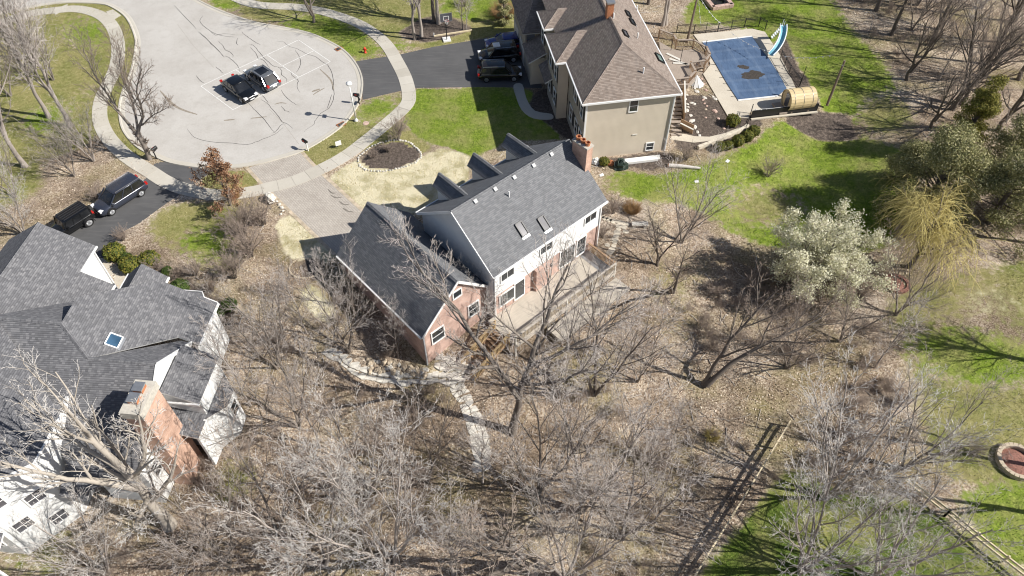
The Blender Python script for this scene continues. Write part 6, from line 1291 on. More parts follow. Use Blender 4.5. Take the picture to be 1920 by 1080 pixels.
# -- individually shaped trees
add_kind('centre', 21, [([(0, 0, -.3), (.15, .1, 2.0), (.45, .3, 4.2), (.9, .5, 6.2), (1.6, 1.2, 8.6), (2.6, 2.4, 11.5)], .25, .05), ([(.35, .2, 3.6), (-.5, .5, 5.2), (-1.6, 1.0, 7.0), (-2.8, 1.9, 9.0), (-5.0, 3.4, 11.0)], .18, .04), ([(.9, .5, 6.0), (1.9, .2, 7.2), (3.6, .2, 8.8), (5.6, 1.0, 10.4)], .12, .03), ([(.45, .3, 4.6), (1.2, -.6, 6.0), (2.4, -1.2, 7.2), (3.6, -1.2, 8.2)], .13, .04), ([(-.8, .6, 5.8), (-1.8, -.2, 6.8), (-3.2, -.8, 7.8)], .12, .03)], LV(8, 7, 6, 3, (24, 55), .06, (.42, .54, .5, .5), .3, .12), 'bark_mid', 'twig_grey', .010)
add_kind('street', 22, [([(0, 0, -.2), (.05, 0, 1.6), (-.1, .1, 2.4)], .20, .16), ([(-.1, .1, 2.2), (-.9, .5, 4.0), (-1.6, .9, 6.4), (-1.9, 1.4, 8.6)], .13, .03), ([(-.1, .1, 2.3), (.7, .4, 3.6), (1.2, .2, 5.8), (2.4, .0, 8.0)], .12, .03), ([(0, .1, 2.3), (.1, .9, 4.0), (.0, 1.2, 6.0), (.3, 1.8, 8.6)], .11, .03), ([(.4, .3, 3.0), (1.8, -.2, 4.2), (3.2, -.3, 5.0)], .07, .02)], LV(9, 7, 5, 3, (24, 52), .06, (.46, .54, .5, .5), .2, .15), 'bark_mid', 'twig_brown', .010)
add_kind('corner', 23, [([(0, 0, -.3), (0, .1, 2.6), (-.1, .2, 4.6), (-.5, .4, 7.5), (-1.2, 1.0, 11.0)], .36, .07), ([(-.1, .2, 4.2), (-1.3, -.2, 5.6), (-3.0, -.5, 7.0), (-5.0, -.4, 8.4)], .20, .04), ([(-.1, .2, 4.8), (1.0, .8, 6.8), (1.6, 1.2, 9.6)], .17, .04), ([(-.1, .2, 3.8), (-.9, 1.3, 5.0), (-1.8, 2.2, 7.4)], .15, .04), ([(0, .1, 3.2), (.6, -1.4, 4.6), (1.4, -2.8, 6.4)], .15, .04), ([(-.3, .3, 6.0), (-2.0, .8, 8.0), (-3.4, 1.6, 10.2)], .13, .03)], LV(7, 5, 4, 3, (26, 58), .06, (.44, .54, .5, .5), .25, .15), 'bark_pale', 'twig_pale', .012)
add_kind('leaning', 24, [([(0, 0, -.2), (.3, .2, 1.8), (.9, .5, 4.2), (1.8, .8, 6.5), (3.0, 1.2, 8.6)], .17, .04), ([(.2, -.1, .2), (.9, .1, 1.6), (2.6, .5, 3.4), (4.6, .8, 4.8), (7.0, 1.4, 6.2)], .20, .04)], LV(7, 5, 4, 3, (24, 55), .06, (.44, .54, .52, .5), .3, .12), 'bark_dark', 'twig_brown', .012)
tree('centre', T(960, 812), 'big dark forked bare tree in front of the beige deck', rz=0, h=1.38); tree('street', P(281, 298), 'bare street tree standing at the kerb beside a black mailbox', rz=0, h=1.3); tree('corner', T(318, 985), 'large pale barked tree in front of the grey roofed house chimney', rz=0, h=1.3)
tree('leaning', T(1318, 722), 'twin trunk dark tree leaning right in the leaf litter behind the deck', rz=0, h=1.2)
# -- placed trees of the shared kinds: (kind, pixel of the foot, scale, label, group)
TREES = [
 ('spread_dark', (1232, 498), .62, 'slender dark tree with thin trunk above the flagstone slope', 'trees behind the deck'), ('leaning', (1262, 548), .72, 'twin stemmed tree casting a long shadow across the leaf slope', 'trees behind the deck'), ('multi_grey', (1278, 455), .75, 'low grey multi stemmed tree at the edge of the green lawn', 'trees behind the deck'),
 ('multi_pale', (1547, 935), 1.05, 'large whitish multi stemmed tree above the lower right lawn', 'pale trees at lower right'), ('multi_pale', (1500, 1072), .95, 'whitish tree at the bottom edge right of the rail fence', 'pale trees at lower right'), ('multi_pale', (1640, 1085), .95, 'whitish tree at the bottom edge left of the three rail fence', 'pale trees at lower right'), ('multi_grey', (1690, 880), .8, 'grey tree just behind the upper end of the three rail fence', 'pale trees at lower right'),
 ('multi_brown', (1475, 690), .68, 'grey tangled tree below the white flowering tree', 'trees in the hollow'), ('multi_brown', (1575, 640), .62, 'grey brown bushy tree below the small brick ring', 'trees in the hollow'), ('sapling', (1640, 690), .9, 'thin sapling at the left edge of the right hand lawn', 'trees in the hollow'), ('multi_grey', (1115, 740), .92, 'grey cloud of twigs right of the big forked tree', 'trees in the hollow'), ('leaning', (985, 1060), 1.0, 'dark tree at the bottom with a long branch reaching right', 'trees in the hollow'), ('multi_grey', (1090, 960), .9, 'grey twiggy tree at the bottom centre right', 'trees in the hollow'), ('sapling', (1200, 930), .9, 'thin sapling left of the lower rail fence', 'trees in the hollow'), ('sapling', (1250, 860), .75, 'small sapling beside the yellow shrub', 'trees in the hollow'),
 ('tall_grey', (850, 1075), .62, 'upright grey tree at the bottom edge below the winding stone path', 'trees in the hollow'), ('multi_pale', (735, 1060), .9, 'grey leaning tree at the bottom left of the hollow', 'trees in the hollow'), ('multi_pale', (690, 930), .72, 'pale twiggy tree in the middle of the hollow', 'trees in the hollow'), ('multi_brown', (800, 910), .78, 'grey twiggy tree just left of the winding stone path', 'trees in the hollow'), ('sapling', (905, 905), .85, 'thin sapling at the foot of the winding stone path', 'trees in the hollow'), ('sapling', (600, 840), .95, 'pale sapling below the pale stone path', 'trees in the hollow'), ('multi_grey', (560, 800), .8, 'grey twiggy tree between chimney and stone path', 'trees in the hollow'), ('multi_brown', (520, 1000), .85, 'grey tree at the bottom right of the tall chimney', 'trees in the hollow'), ('multi_pale', (610, 1060), .8, 'pale tree at the bottom edge left of centre', 'trees in the hollow'), ('sapling', (470, 760), .9, 'thin sapling next to the white bay of the grey roofed house', 'trees in the hollow'),
 ('multi_grey', (430, 1060), .75, 'grey tree at the bottom edge below the tall chimney', 'trees in the hollow'), ('multi_pale', (205, 1075), .55, 'low pale tree at the bottom left lawn', 'trees in the hollow'),
 ('multi_grey', (655, 660), .72, 'brownish multi stemmed tree against the shaded garage wall', 'trees beside the garage'), ('sapling', (575, 625), .85, 'thin sapling left of the garage beside the straw strip', 'trees beside the garage'), ('sapling', (620, 570), .7, 'small twiggy sapling in the garage shadow', 'trees beside the garage'), ('multi_grey', (520, 690), .75, 'grey multi stemmed tree above the pale stone path', 'trees beside the garage'), ('sapling', (748, 672), .72, 'reddish twiggy sapling above the boulder bank', 'trees beside the garage'),
 ('multi_pale', (905, 575), .5, 'small pale tree in the nook between garage gable and white wall', 'trees beside the garage'),
 ('tall_grey', (132, 238), 1.05, 'tall grey tree on the left lawn, right of two leaning trunks', 'trees on the left lawn'), ('tall_grey', (92, 220), 1.0, 'tall grey tree on the left lawn with a long trunk shadow', 'trees on the left lawn'), ('tall_grey', (48, 312), 1.1, 'thick grey tree at the left edge above the off-road car', 'trees on the left lawn'), ('multi_pale', (176, 302), .5, 'pale low crowned tree between left lawn and minivan', 'trees on the left lawn'), ('multi_pale', (48, 440), .52, 'pale crooked tree beside the boxy off-road car', 'trees on the left lawn'), ('tall_dark', (40, 110), 1.1, 'tall dark tree at the upper left corner of the lawn', 'trees on the left lawn'), ('tall_grey', (-70, 200), 1.0, 'tall tree at the far left edge of the lawn', 'trees on the left lawn'), ('multi_grey', (30, 370), .55, 'low grey tree in the leaf litter above the crooked tree', 'trees on the left lawn'),
 ('spread_dark', (588, 42), .8, 'dark bare tree between far sidewalk and street', 'trees beyond the street'), ('tall_grey', (778, 74), .8, 'pale slim tree at the left of the mulch bed by the hoop', 'trees beyond the street'), ('tall_grey', (790, 68), .85, 'pale slim tree second in the mulch bed by the hoop', 'trees beyond the street'), ('tall_dark', (815, 40), 1.1, 'thick trunk at the back of the mulch bed, left one', 'trees beyond the street'), ('tall_grey', (823, 44), 1.05, 'thick trunk at the back of the mulch bed, right one', 'trees beyond the street'), ('sapling', (868, 55), .8, 'thin sapling right of the basketball hoop', 'trees beyond the street'), ('sapling', (875, 57), .7, 'smaller thin sapling right of the basketball hoop', 'trees beyond the street'), ('tall_dark', (690, -30), .9, 'tall tree beyond the far sidewalk whose shadow crosses the lawn', 'trees beyond the street'), ('tall_dark', (640, -60), .95, 'tall tree beyond the top edge left of the mulch bed', 'trees beyond the street'), ('spread_dark', (440, -20), .8, 'tall tree above the street entrance shading the concrete', 'trees beyond the street'), ('spread_dark', (330, -90), .9, 'tall tree at the top edge left of the street', 'trees beyond the street'), ('tall_dark', (930, -50), .9, 'tall tree beyond the brown roofed garage wing', 'trees beyond the street'),
 ('tall_grey', (1242, 48), .9, 'grey tree close behind the brown roof, left of the wooden pole', 'trees behind the brown roofed house'), ('tall_grey', (1248, 46), .95, 'second grey tree close behind the brown roof', 'trees behind the brown roofed house'), ('tall_dark', (1215, 8), .9, 'tall dark tree at the top edge behind the brown roof', 'trees behind the brown roofed house'), ('tall_dark', (1225, -20), .9, 'tall dark tree farther behind the brown roof', 'trees behind the brown roofed house'), ('tall_dark', (1180, -40), .9, 'tall dark tree above the brown ridge', 'trees behind the brown roofed house'),
 ('tall_dark', (1642, 20), 1.1, 'thick tree at the top edge between far lawn and wood', 'trees of the wood at upper right'), ('tall_dark', (1672, 66), 1.0, 'straight dark tree at the edge of the leafy wood', 'trees of the wood at upper right'), ('tall_dark', (1745, 85), 1.15, 'thick dark tree leaning into the upper right wood', 'trees of the wood at upper right'), ('spread_dark', (1786, 205), 1.05, 'dark forked tree just above the big evergreen', 'trees of the wood at upper right'), ('spread_dark', (1800, 195), 1.1, 'second dark forked tree just above the big evergreen', 'trees of the wood at upper right'), ('spread_dark', (1872, 245), 1.1, 'dark tree right of the big evergreen at the edge', 'trees of the wood at upper right'), ('tall_dark', (1850, 120), 1.1, 'dark tree in the middle of the upper right wood', 'trees of the wood at upper right'), ('spread_dark', (1910, 150), 1.1, 'dark spreading tree at the right edge of the wood', 'trees of the wood at upper right'), ('tall_dark', (1900, 40), 1.1, 'dark tree at the top right corner', 'trees of the wood at upper right'), ('multi_grey', (1720, 10), .9, 'greyish twiggy tree at the top of the wood', 'trees of the wood at upper right'), ('multi_grey', (1870, 90), .9, 'greyish twiggy tree inside the upper right wood', 'trees of the wood at upper right'), ('sapling', (1760, 150), 1.0, 'thin sapling above the evergreen in the wood', 'trees of the wood at upper right'), ('tall_dark', (1585, -30), 1.0, 'tall tree beyond the far lawn at the top edge', 'trees of the wood at upper right'),
 ('tall_dark', (1985, 320), 1.15, 'dark tree just outside the right edge below the wood', 'trees along the right edge'), ('spread_dark', (1925, 420), .95, 'dark tree at the right edge level with the willow', 'trees along the right edge'), ('tall_dark', (2010, 470), 1.15, 'dark tree at the right edge shading the dry grass', 'trees along the right edge'), ('tall_grey', (2000, 690), .95, 'bare tree at the right edge shading the lower lawn', 'trees along the right edge'), ('tall_dark', (1990, 890), 1.0, 'thick tree at the right edge behind the round raised bed', 'trees along the right edge'), ('tall_dark', (2060, 990), 1.15, 'thick tree at the lower right edge shading the fence', 'trees along the right edge'),
 ('spread_dark', (1700, 150), .9, 'dark tree at the lawn edge of the wood whose shadow crosses the lawn', 'trees of the wood at upper right'), ('multi_brown', (1760, 55), 1.0, 'brown twiggy tree in the upper wood left of centre', 'trees of the wood at upper right'), ('multi_brown', (1840, 15), 1.0, 'brown twiggy tree at the top edge of the wood', 'trees of the wood at upper right'), ('multi_brown', (1830, 160), 1.0, 'brown twiggy tree right above the yellowish evergreen', 'trees of the wood at upper right'), ('multi_brown', (1710, 55), .8, 'brown twiggy tree between the two straight dark trunks', 'trees of the wood at upper right'), ('spread_dark', (1745, 240), .8, 'small dark tree at the lawn corner left of the evergreens', 'trees of the wood at upper right'), ('tall_dark', (1960, 90), 1.1, 'tall dark tree just past the right edge of the wood', 'trees of the wood at upper right'), ('multi_brown', (1615, -20), .9, 'brown twiggy tree at the top edge beyond the far lawn', 'trees of the wood at upper right'),
 ('multi_brown', (20, 180), .8, 'brown twiggy tree on the left lawn behind the long trunks', 'trees on the left lawn'), ('multi_grey', (15, 60), .9, 'grey twiggy tree at the upper left corner', 'trees on the left lawn'), ('multi_grey', (100, 150), .7, 'grey twiggy tree near the top of the left lawn', 'trees on the left lawn'), ('multi_grey', (140, 330), .5, 'low tangled grey tree above the minivan', 'trees on the left lawn'),
 ('multi_grey', (1010, 925), .85, 'grey twiggy tree right of the lower end of the winding path', 'trees in the hollow'), ('multi_grey', (1165, 1010), .85, 'grey twiggy tree at the bottom left of the rising rail fence', 'trees in the hollow'), ('multi_pale', (1060, 1085), .8, 'pale twiggy tree at the bottom edge right of the dark reaching tree', 'trees in the hollow'), ('multi_grey', (1195, 715), .62, 'small grey twiggy tree outside the deck corner', 'trees in the hollow'), ('multi_brown', (1680, 590), .75, 'brown twiggy tree beside the small brick ring', 'trees in the hollow'), ]
for kd, (u, v), s_, lab, grp in TREES: tree(kd, T(u, v), lab, s_ * (1.2 if 'tall' in kd else 1.42 if 'hollow' in grp and v > 720 else 1.22), group=grp)
# -- shrubs
SH = [('brown', (455, 440), 1.9, 'large dense brown shrub left of the block paved driveway'), ('brown', (470, 480), 1.8, 'dense brown shrub below the largest one beside the straw'), ('brown', (495, 420), 1.6, 'brown shrub beside the big white boulder'), ('brown', (440, 520), 1.7, 'brown shrub at the foot of the shaded lawn'), ('red', (232, 450), 1.0, 'small reddish bare shrub at the end of the narrow driveway'), ('red', (293, 505), 1.0, 'reddish shrub between boxwoods and the front gable'), ('grey', (368, 516), .95, 'rounded pale twiggy shrub on the slope by the small lawn'), ('red', (335, 520), .8, 'dark reddish shrub left of the rounded pale one'), ('brown', (400, 545), .8, 'brown shrub right of the green shrub near the front gable'), ('red', (728, 285), .9, 'brown shrub in the oval mulched bed'), ('red', (700, 296), .7, 'small reddish shrub at the left end of the oval bed'), ('grey', (746, 262), 1.5, 'grey multi stemmed shrub at the back of the oval bed'), ('brown', (1285, 300), 1.1, 'tan twiggy shrub at the tan house corner beside the log'), ('brown', (1150, 400), 1.0, 'brown shrub at the charcoal roof corner'), ('brown', (1128, 445), .9, 'brown shrub against the brick beside the deck'), ('grey', (1440, 330), 1.1, 'grey twiggy shrub on the green back lawn'), ('brown', (185, 375), .9, 'low brown shrub in the leaf litter above the off-road car'), ('grey', (1820, 850), .9, 'dark twiggy shrub beside the round raised bed'), ('brown', (1610, 560), 1.4, 'tan twiggy shrub left of the small brick ring'), ('brown', (950, 30), .9, 'dark purple brown shrub near the far garage wing'), ('grey', (870, 12), .9, 'grey shrub on the far lawn')]
for kd, (u, v), s_, lab in SH: tree(kd, T(u, v), lab, s_, name='bare_shrub', cat='shrub', group='bare shrubs')
# -- leafy things: clouds of small leaf faces
def leaves(C, N, size, seed, aspect=.55):
    """quads centred at C with normals N"""
    rg = np.random.default_rng(seed); n = len(C); a = norm(np.cross(N, rg.normal(0, 1, (n, 3)))); b = np.cross(N, a); s = size * rg.uniform(.6, 1.3, (n, 1)); a = a * s; b = b * s * aspect
    V = np.stack([C - a, C - b * .9, C + a, C + b * .9], 1).reshape(-1, 3); F = np.arange(n * 4).reshape(-1, 4); return V, F, rg.uniform(0, 1, n)
def cloud(seed, lobes, n, size, shell=.45, up=.3):
    rg = np.random.default_rng(seed); w = np.array([l[3] * l[4] * l[5] for l in lobes]) ** .67; i = rg.choice(len(lobes), n, p=w / w.sum()); L = np.array(lobes)[i]
    d = norm(rg.normal(0, 1, (n, 3))); r = 1 - shell * rg.uniform(0, 1, (n, 1)) ** 1.5; r *= 1 + .12 * np.sin(d[:, :1] * 9 + L[:, :1] * 3) * np.cos(d[:, 1:2] * 8)
    C = L[:, :3] + d * r * L[:, 3:6]; N = norm(d + rg.normal(0, .5, (n, 3)) + np.array([0, 0, up])); return leaves(C, N, size, seed + 1)
def leafy(name, key, V, F, r, mat): return fast_mesh(name, V, F, M[mat], attrs={'rnd': ('FACE', r)})
M['leaf_box'] = m_leaf('boxwood_leaf', [(0, (.035, .055, .010)), (.5, (.10, .12, .020)), (1, (.24, .20, .035))]); M['leaf_box_green'] = m_leaf('boxwood_green_leaf', [(0, (.02, .045, .010)), (.6, (.06, .10, .02)), (1, (.13, .16, .04))])
M['leaf_pine'] = m_leaf('evergreen_leaf', [(0, (.12, .13, .05)), (.5, (.26, .255, .105)), (.85, (.40, .375, .175)), (1, (.62, .56, .36))]); M['leaf_yew'] = m_leaf('yellow_evergreen_leaf', [(0, (.08, .09, .015)), (.5, (.24, .23, .04)), (1, (.42, .36, .09))])
M['leaf_oak'] = m_leaf('withered_leaf', [(0, (.14, .06, .03)), (.5, (.30, .16, .09)), (1, (.50, .32, .20))], trans=.15); M['petal'] = m_leaf('white_blossom', [(0, (.52, .52, .30)), (.3, (.76, .74, .54)), (1, (.88, .86, .72))], trans=.42); M['leaf_rust'] = m_leaf('rust_grass', [(0, (.22, .10, .04)), (1, (.50, .30, .14))])
M['litter_leaf'] = m_leaf('fallen_leaf', [(0, (.14, .09, .055)), (.35, (.33, .235, .16)), (.7, (.53, .42, .31)), (1, (.76, .67, .55))])
bx = {}
for kk, mt in (('a', 'leaf_box'), ('b', 'leaf_box_green')):
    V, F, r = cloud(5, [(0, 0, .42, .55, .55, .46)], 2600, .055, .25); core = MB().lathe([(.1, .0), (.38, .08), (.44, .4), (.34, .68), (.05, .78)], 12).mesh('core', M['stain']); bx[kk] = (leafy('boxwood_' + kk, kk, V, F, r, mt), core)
def boxwood(c, s_, label, kk='a', grp='clipped boxwood row'):
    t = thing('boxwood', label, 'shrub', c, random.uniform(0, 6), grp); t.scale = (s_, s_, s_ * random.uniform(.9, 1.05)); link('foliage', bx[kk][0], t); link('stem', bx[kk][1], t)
for i, (x, y, s_, lab) in enumerate(((1348, 281, 1.1, 'clipped boxwood ball nearest the tan wall in the row of five'), (1364, 278, .95, 'clipped boxwood ball second from the tan wall'), (1382, 271, 1.2, 'clipped boxwood ball in the middle of the row of five'), (1400, 262, 1.2, 'clipped boxwood ball fourth from the tan wall'), (1412, 252, 1.2, 'clipped boxwood ball at the pool end of the row'), (1372, 234, 1.35, 'single round boxwood at the corner of the pool deck'))): boxwood(T(x, y), s_, lab)
boxwood(P(1132, 308), .95, 'small boxwood ball between white bundle and clay mound')
for (x, y, s_, lab) in ((219, 482, 1.7, 'broad yellow green boxwood nearest the driveway end'), (240, 490, 1.0, 'small dark boxwood between two larger ones'), (248, 505, 1.65, 'broad boxwood with yellow top beside the entry walk'), (284, 495, 1.6, 'broad green boxwood right of the entry walk'), (316, 514, .9, 'small neat green boxwood ball on the stony slope'), (341, 548, 1.5, 'green shrub tucked behind the front gable'), (432, 578, 1.2, 'loose green shrub on the slope by the white side wall'), (412, 590, .9, 'low olive shrub at the corner of the white side wall')): boxwood(P(x, y), s_, lab, 'b' if s_ < 1.55 else 'a', 'green shrubs by the entry walk')
# evergreens
rg0 = np.random.default_rng(3)
def evergreen(c, s_, label, seed, lobes, n, size, mt):
    t = thing('evergreen_tree', label, 'tree', c, 0, 'evergreens at the right'); V, F, r = cloud(seed, lobes, n, size, .55); link('crown', leafy('evergreen', 'e', V, F, r, mt), t); top = max(l[2] for l in lobes)
    MB().tube([(0, 0, -.3), (0, 0, top * .5), (.1, 0, top)], [.28, .2, .06], 10).build('trunk', M['bark_dark'], t); bm_ = MB()
    for l in lobes: bm_.tube([(0, 0, l[2] * .75), (l[0] * .9, l[1] * .9, l[2])], [.07, .03], 5)
    bm_.build('branches', M['bark_dark'], t); t.scale = (s_, s_, s_)
def rl(n, R, h0, h1, lr, seed):
    g_ = np.random.default_rng(seed); o_ = []
    for i in range(n): a = g_.uniform(0, 6.28); f = g_.uniform(0, 1); z = h0 + (h1 - h0) * f; rr = R * (1 - .75 * f) * math.sqrt(g_.uniform(.1, 1)); q = lr * g_.uniform(.7, 1.2); o_.append((rr * math.cos(a), rr * math.sin(a), z, q, q, q * .6))
    return o_
evergreen(T(1728, 398), 1.0, 'biggest dark evergreen in the middle of the right side', 41, rl(70, 5.2, .6, 9.0, 1.3, 1), 46000, .085, 'leaf_pine'); evergreen(T(1852, 418), 1.0, 'dark evergreen at the right edge beside the biggest one', 42, rl(50, 4.6, .6, 7.5, 1.2, 2), 32000, .085, 'leaf_pine'); evergreen(T(1790, 290), .95, 'yellowish evergreen top behind the biggest one', 43, rl(28, 1.8, 1, 9.5, .9, 3), 24000, .08, 'leaf_yew'); evergreen(T(1692, 345), .85, 'smaller dark evergreen at the lawn edge left of the biggest one', 44, rl(30, 3.0, .5, 6.0, 1.0, 4), 19000, .08, 'leaf_pine'); evergreen(T(1872, 325), 1.0, 'dark evergreen at the right edge behind the biggest one', 46, rl(34, 3.4, .5, 6.5, 1.1, 7), 19000, .085, 'leaf_pine')
evergreen(P(945, 45), .55, 'small dark evergreen near the far garage wing', 45, rl(16, 2.0, .5, 6.0, .9, 6), 7000, .12, 'leaf_pine')
# oak holding brown leaves, white flowering tree, willow
t = thing('oak_sapling', 'small oak still holding rusty brown leaves at the end of the sidewalk bend', 'tree', P(432, 385)); dt = grow(51, [(upright(4.6, .1, (.1, .2), seed=8), .09, .02)], LV(14, 6, 5, 3, (45, 80), .05, (.55, .55, .5, .5), .15, .1), .009)
for nm, me in zip(('trunk', 'crown'), tree_meshes('oak', dt, 'bark_dark', 'twig_brown')): link(nm, me, t)
tip = dt[3][0].reshape(-1, 3); g_ = np.random.default_rng(4); C = tip[g_.choice(len(tip), 7000)] + g_.normal(0, .10, (7000, 3)); V, F, r = leaves(C, norm(g_.normal(0, 1, (7000, 3)) + [0, 0, .4]), .08, 9, .6); link('leaves', leafy('oak_leaves', 'o', V, F, r, 'leaf_oak'), t)
t = thing('flowering_tree', 'wide tree covered in creamy white blossom', 'tree', T(1522, 540), 0); t.scale = (1.12, 1.12, 1.05); dt = grow(52, [([(0, 0, -.2), (.5 * math.cos(a), .5 * math.sin(a), 1.0), (w_ * .55 * math.cos(a), w_ * .55 * math.sin(a), 2.6), (w_ * math.cos(a + .2), w_ * math.sin(a + .2), h_)], .10, .03) for a, w_, h_ in ((.2, 3.4, 4.2), (1.1, 2.2, 5.4), (2.0, 3.3, 4.0), (2.9, 2.0, 5.6), (3.8, 3.5, 4.1), (4.7, 2.4, 4.6), (5.6, 3.4, 3.8), (.8, .8, 5.8))], LV(9, 6, 5, 3, (35, 75), .03, (.5, .5, .5, .5), .15, .05), .010)
for nm, me in zip(('trunk', 'crown'), tree_meshes('blossom', dt, 'bark_dark', 'twig_brown')): link(nm, me, t)
tip = np.concatenate([dt[3][0].reshape(-1, 3), dt[2][0][:, 3:].reshape(-1, 3)]); C = tip[g_.choice(len(tip), 40000)] + g_.normal(0, .17, (40000, 3)); V, F, r = leaves(C, norm(g_.normal(0, 1, (40000, 3)) + [.4, 0, .7]), .066, 10, .85); link('blossom', leafy('blossom', 'b', V, F, r, 'petal'), t)
t = thing('willow', 'yellow weeping willow in front of the big evergreen', 'tree', T(1703, 500)); t.scale = (1.65, 1.6, 1.15); dt = grow(53, [(upright(4.5, .15, (.2, .1), seed=9), .16, .06)], [dict(n=18, t0=.35, a0=40, a1=85, l=.85, seg=6, s=5, r=.6, jit=.12, up=.02, lift=.3, tip=.3), dict(n=9, t0=.3, a0=25, a1=60, l=.5, seg=4, s=3, r=.6, jit=.15, up=-.03, tip=.4)], .012)
V1 = dt[2][0].reshape(-1, 3); n = 1320; V1 = V1[V1[:, 2] > 1.8]; st_ = np.repeat(V1[g_.choice(len(V1), 220)], 6, 0) + g_.normal(0, .2, (n, 3)); dd = norm(np.c_[st_[:, :2] * .12, np.full(n, -.35)] + g_.normal(0, .28, (n, 3))); Pp = np.empty((n, 7, 3)); Pp[:, 0] = st_; ll = g_.uniform(.8, 2.4, n)
for s_ in range(6): Pp[:, s_ + 1] = Pp[:, s_] + dd * (ll / 6)[:, None]; dd = norm(dd + g_.normal(0, .08, (n, 3)) + np.array([0, 0, -.22]))
Pp[:, :, 2] = np.maximum(Pp[:, :, 2], .05)
for nm, me in zip(('trunk', 'limbs'), tree_meshes('willow', dt, 'bark_dark', 'willow', 2, 2)): link(nm, me, t)
V, F = tubes(Pp, np.full((n, 7), .009), 3); link('hanging_twigs', fast_mesh('willow_strands', V, F, M['willow'], smooth=True), t)
# rust coloured ornamental grass, small yellow shrub
def grass_clump(c, label, n, h, spread, mt, seed, name='ornamental_grass'):
    g2 = np.random.default_rng(seed); a = g2.uniform(0, 6.28, n); s0 = spread * .5 * np.sqrt(g2.uniform(0, 1, n)); st = np.c_[s0 * np.cos(a), s0 * np.sin(a), np.zeros(n)]; d = norm(np.c_[np.cos(a) * .5, np.sin(a) * .5, np.ones(n)] + g2.normal(0, .2, (n, 3))); Pp = polyl(st, d, h * g2.uniform(.6, 1.1, n), 4, g2, .12, -.12); V, F = tubes(Pp, np.full((n, 5), .014) * np.linspace(1, .4, 5)[None], 3)
    t = thing(name, label, 'plant', c); link('blades', fast_mesh('blades', V, F, M[mt], smooth=True), t)
grass_clump(P(945, 30), 'rusty orange ornamental grass near the far garage wing', 900, 1.6, 2.2, 'dry_grass_clump', 1); grass_clump(T(1335, 820), 'small sparse yellow shrub in the hollow', 220, .8, .8, 'willow', 2, 'yellow_shrub'); grass_clump(T(1185, 395), 'tuft of tan dead grass at the lawn edge', 500, .9, 1.2, 'dry_grass_clump', 3); grass_clump(T(440, 370), 'pale dead stalks beside the big boulder', 260, 1.6, .8, 'dry_grass_clump', 4)

# -- undergrowth thicket and fallen leaves (uncountable)
def free(x, y):
    """leaf-litter ground away from paving, lawns and houses"""
    return (wsample('g', x, y) + wsample('d', x, y) * .7 + wsample('s', x, y) * 2 + wsample('m', x, y)) < .35
def in_house(x, y):
    r = np.zeros(len(x), bool)
    for fr, bxs in ((CF, ((-7.0, 1.2, .4, 13), (-1, 13.2, -3.6, 10), (-5, 0, -3, 1.2))), (TF, ((-4, 10, -.2, 25),)), (LF, ((-21, -4.2, -17, 4), (-5, .8, -13.8, 1.5), (0, 3.2, -9, -3.6)))):
        cs, sn = math.cos(fr[1]), math.sin(fr[1]); dx, dy = x - fr[0][0], y - fr[0][1]; u, v = dx * cs + dy * sn, -dx * sn + dy * cs
        for a, b_, c_, d_ in bxs: r |= (u > a) & (u < b_) & (v > c_) & (v < d_)
    return r
PAVED = [ccw(px([(668, 115), (747, 103), (893, 75), (1016, 60), (1016, 165), (777, 165), (680, 187)])), ccw(px([(300, 304), (392, 318), (332, 368), (262, 418), (205, 468), (150, 500), (95, 445), (168, 404), (272, 336)])), ccw(px([(463, 315), (567, 286), (643, 360), (698, 412), (640, 490), (510, 365)])), ccw(road_edge + far), ccw(pd_)]
PATHS = [[T(*q) for q in ((608, 655), (640, 672), (690, 700), (735, 708), (822, 707))], [T(*q) for q in ((838, 672), (862, 730), (890, 790), (903, 850))]]
def keep(x, y, path_clear=.9):
    k_ = free(x, y) & ~in_house(x, y)
    for pl in PAVED: k_ &= ~inside(x, y, pl)
    for pth in PATHS:
        for a, b_ in zip(pth[:-1], pth[1:]):
            ax, ay, bx_, by_ = a.x, a.y, b_.x, b_.y; tt = np.clip(((x - ax) * (bx_ - ax) + (y - ay) * (by_ - ay)) / ((bx_ - ax) ** 2 + (by_ - ay) ** 2), 0, 1); k_ &= np.hypot(x - ax - tt * (bx_ - ax), y - ay - tt * (by_ - ay)) > path_clear
    return k_
g3 = np.random.default_rng(77)
x = g3.uniform(-45, 48, 4200); y = g3.uniform(10, 95, 4200); dens = .5 + .5 * np.sin(x * .35 + 1.3 * np.sin(y * .23)) * np.cos(y * .31 + np.sin(x * .19))
y_lim = (y < 44) | (x > 30)
thick = np.where((x > 8) & (x < 22) & (y > 32), .25, np.where(y > 44, .30, .85)); clear = ~((x > 8.5) & (x < 15) & (y > 28) & (y < 42)) & ~((x < -20) & (y > 34))
k_ = keep(x, y, 1.3) & y_lim & clear & (dens + g3.uniform(-.35, .35, len(x)) > 1 - np.where((x > 14) & (x < 24) & (y > 34) & (y < 46), .75, thick * .42)); x, y = x[k_], y[k_]
pv = np.stack([x, y, terr(x, y)], -1); pm = bpy.data.meshes.new('undergrowth_points'); pm.from_pydata([tuple(p) for p in pv], [], []); ug = link('undergrowth', pm)
tag(ug, 'grey brown thicket of bare brush covering the wooded hollow', 'brush', kind='stuff')
ng = bpy.data.node_groups.new('undergrowth', 'GeometryNodeTree'); ng.interface.new_socket('Geometry', in_out='INPUT', socket_type='NodeSocketGeometry'); ng.interface.new_socket('Geometry', in_out='OUTPUT', socket_type='NodeSocketGeometry')
gi, go = ng.nodes.new('NodeGroupInput'), ng.nodes.new('NodeGroupOutput'); iop = ng.nodes.new('GeometryNodeInstanceOnPoints'); gj = ng.nodes.new('GeometryNodeJoinGeometry')
src = {}
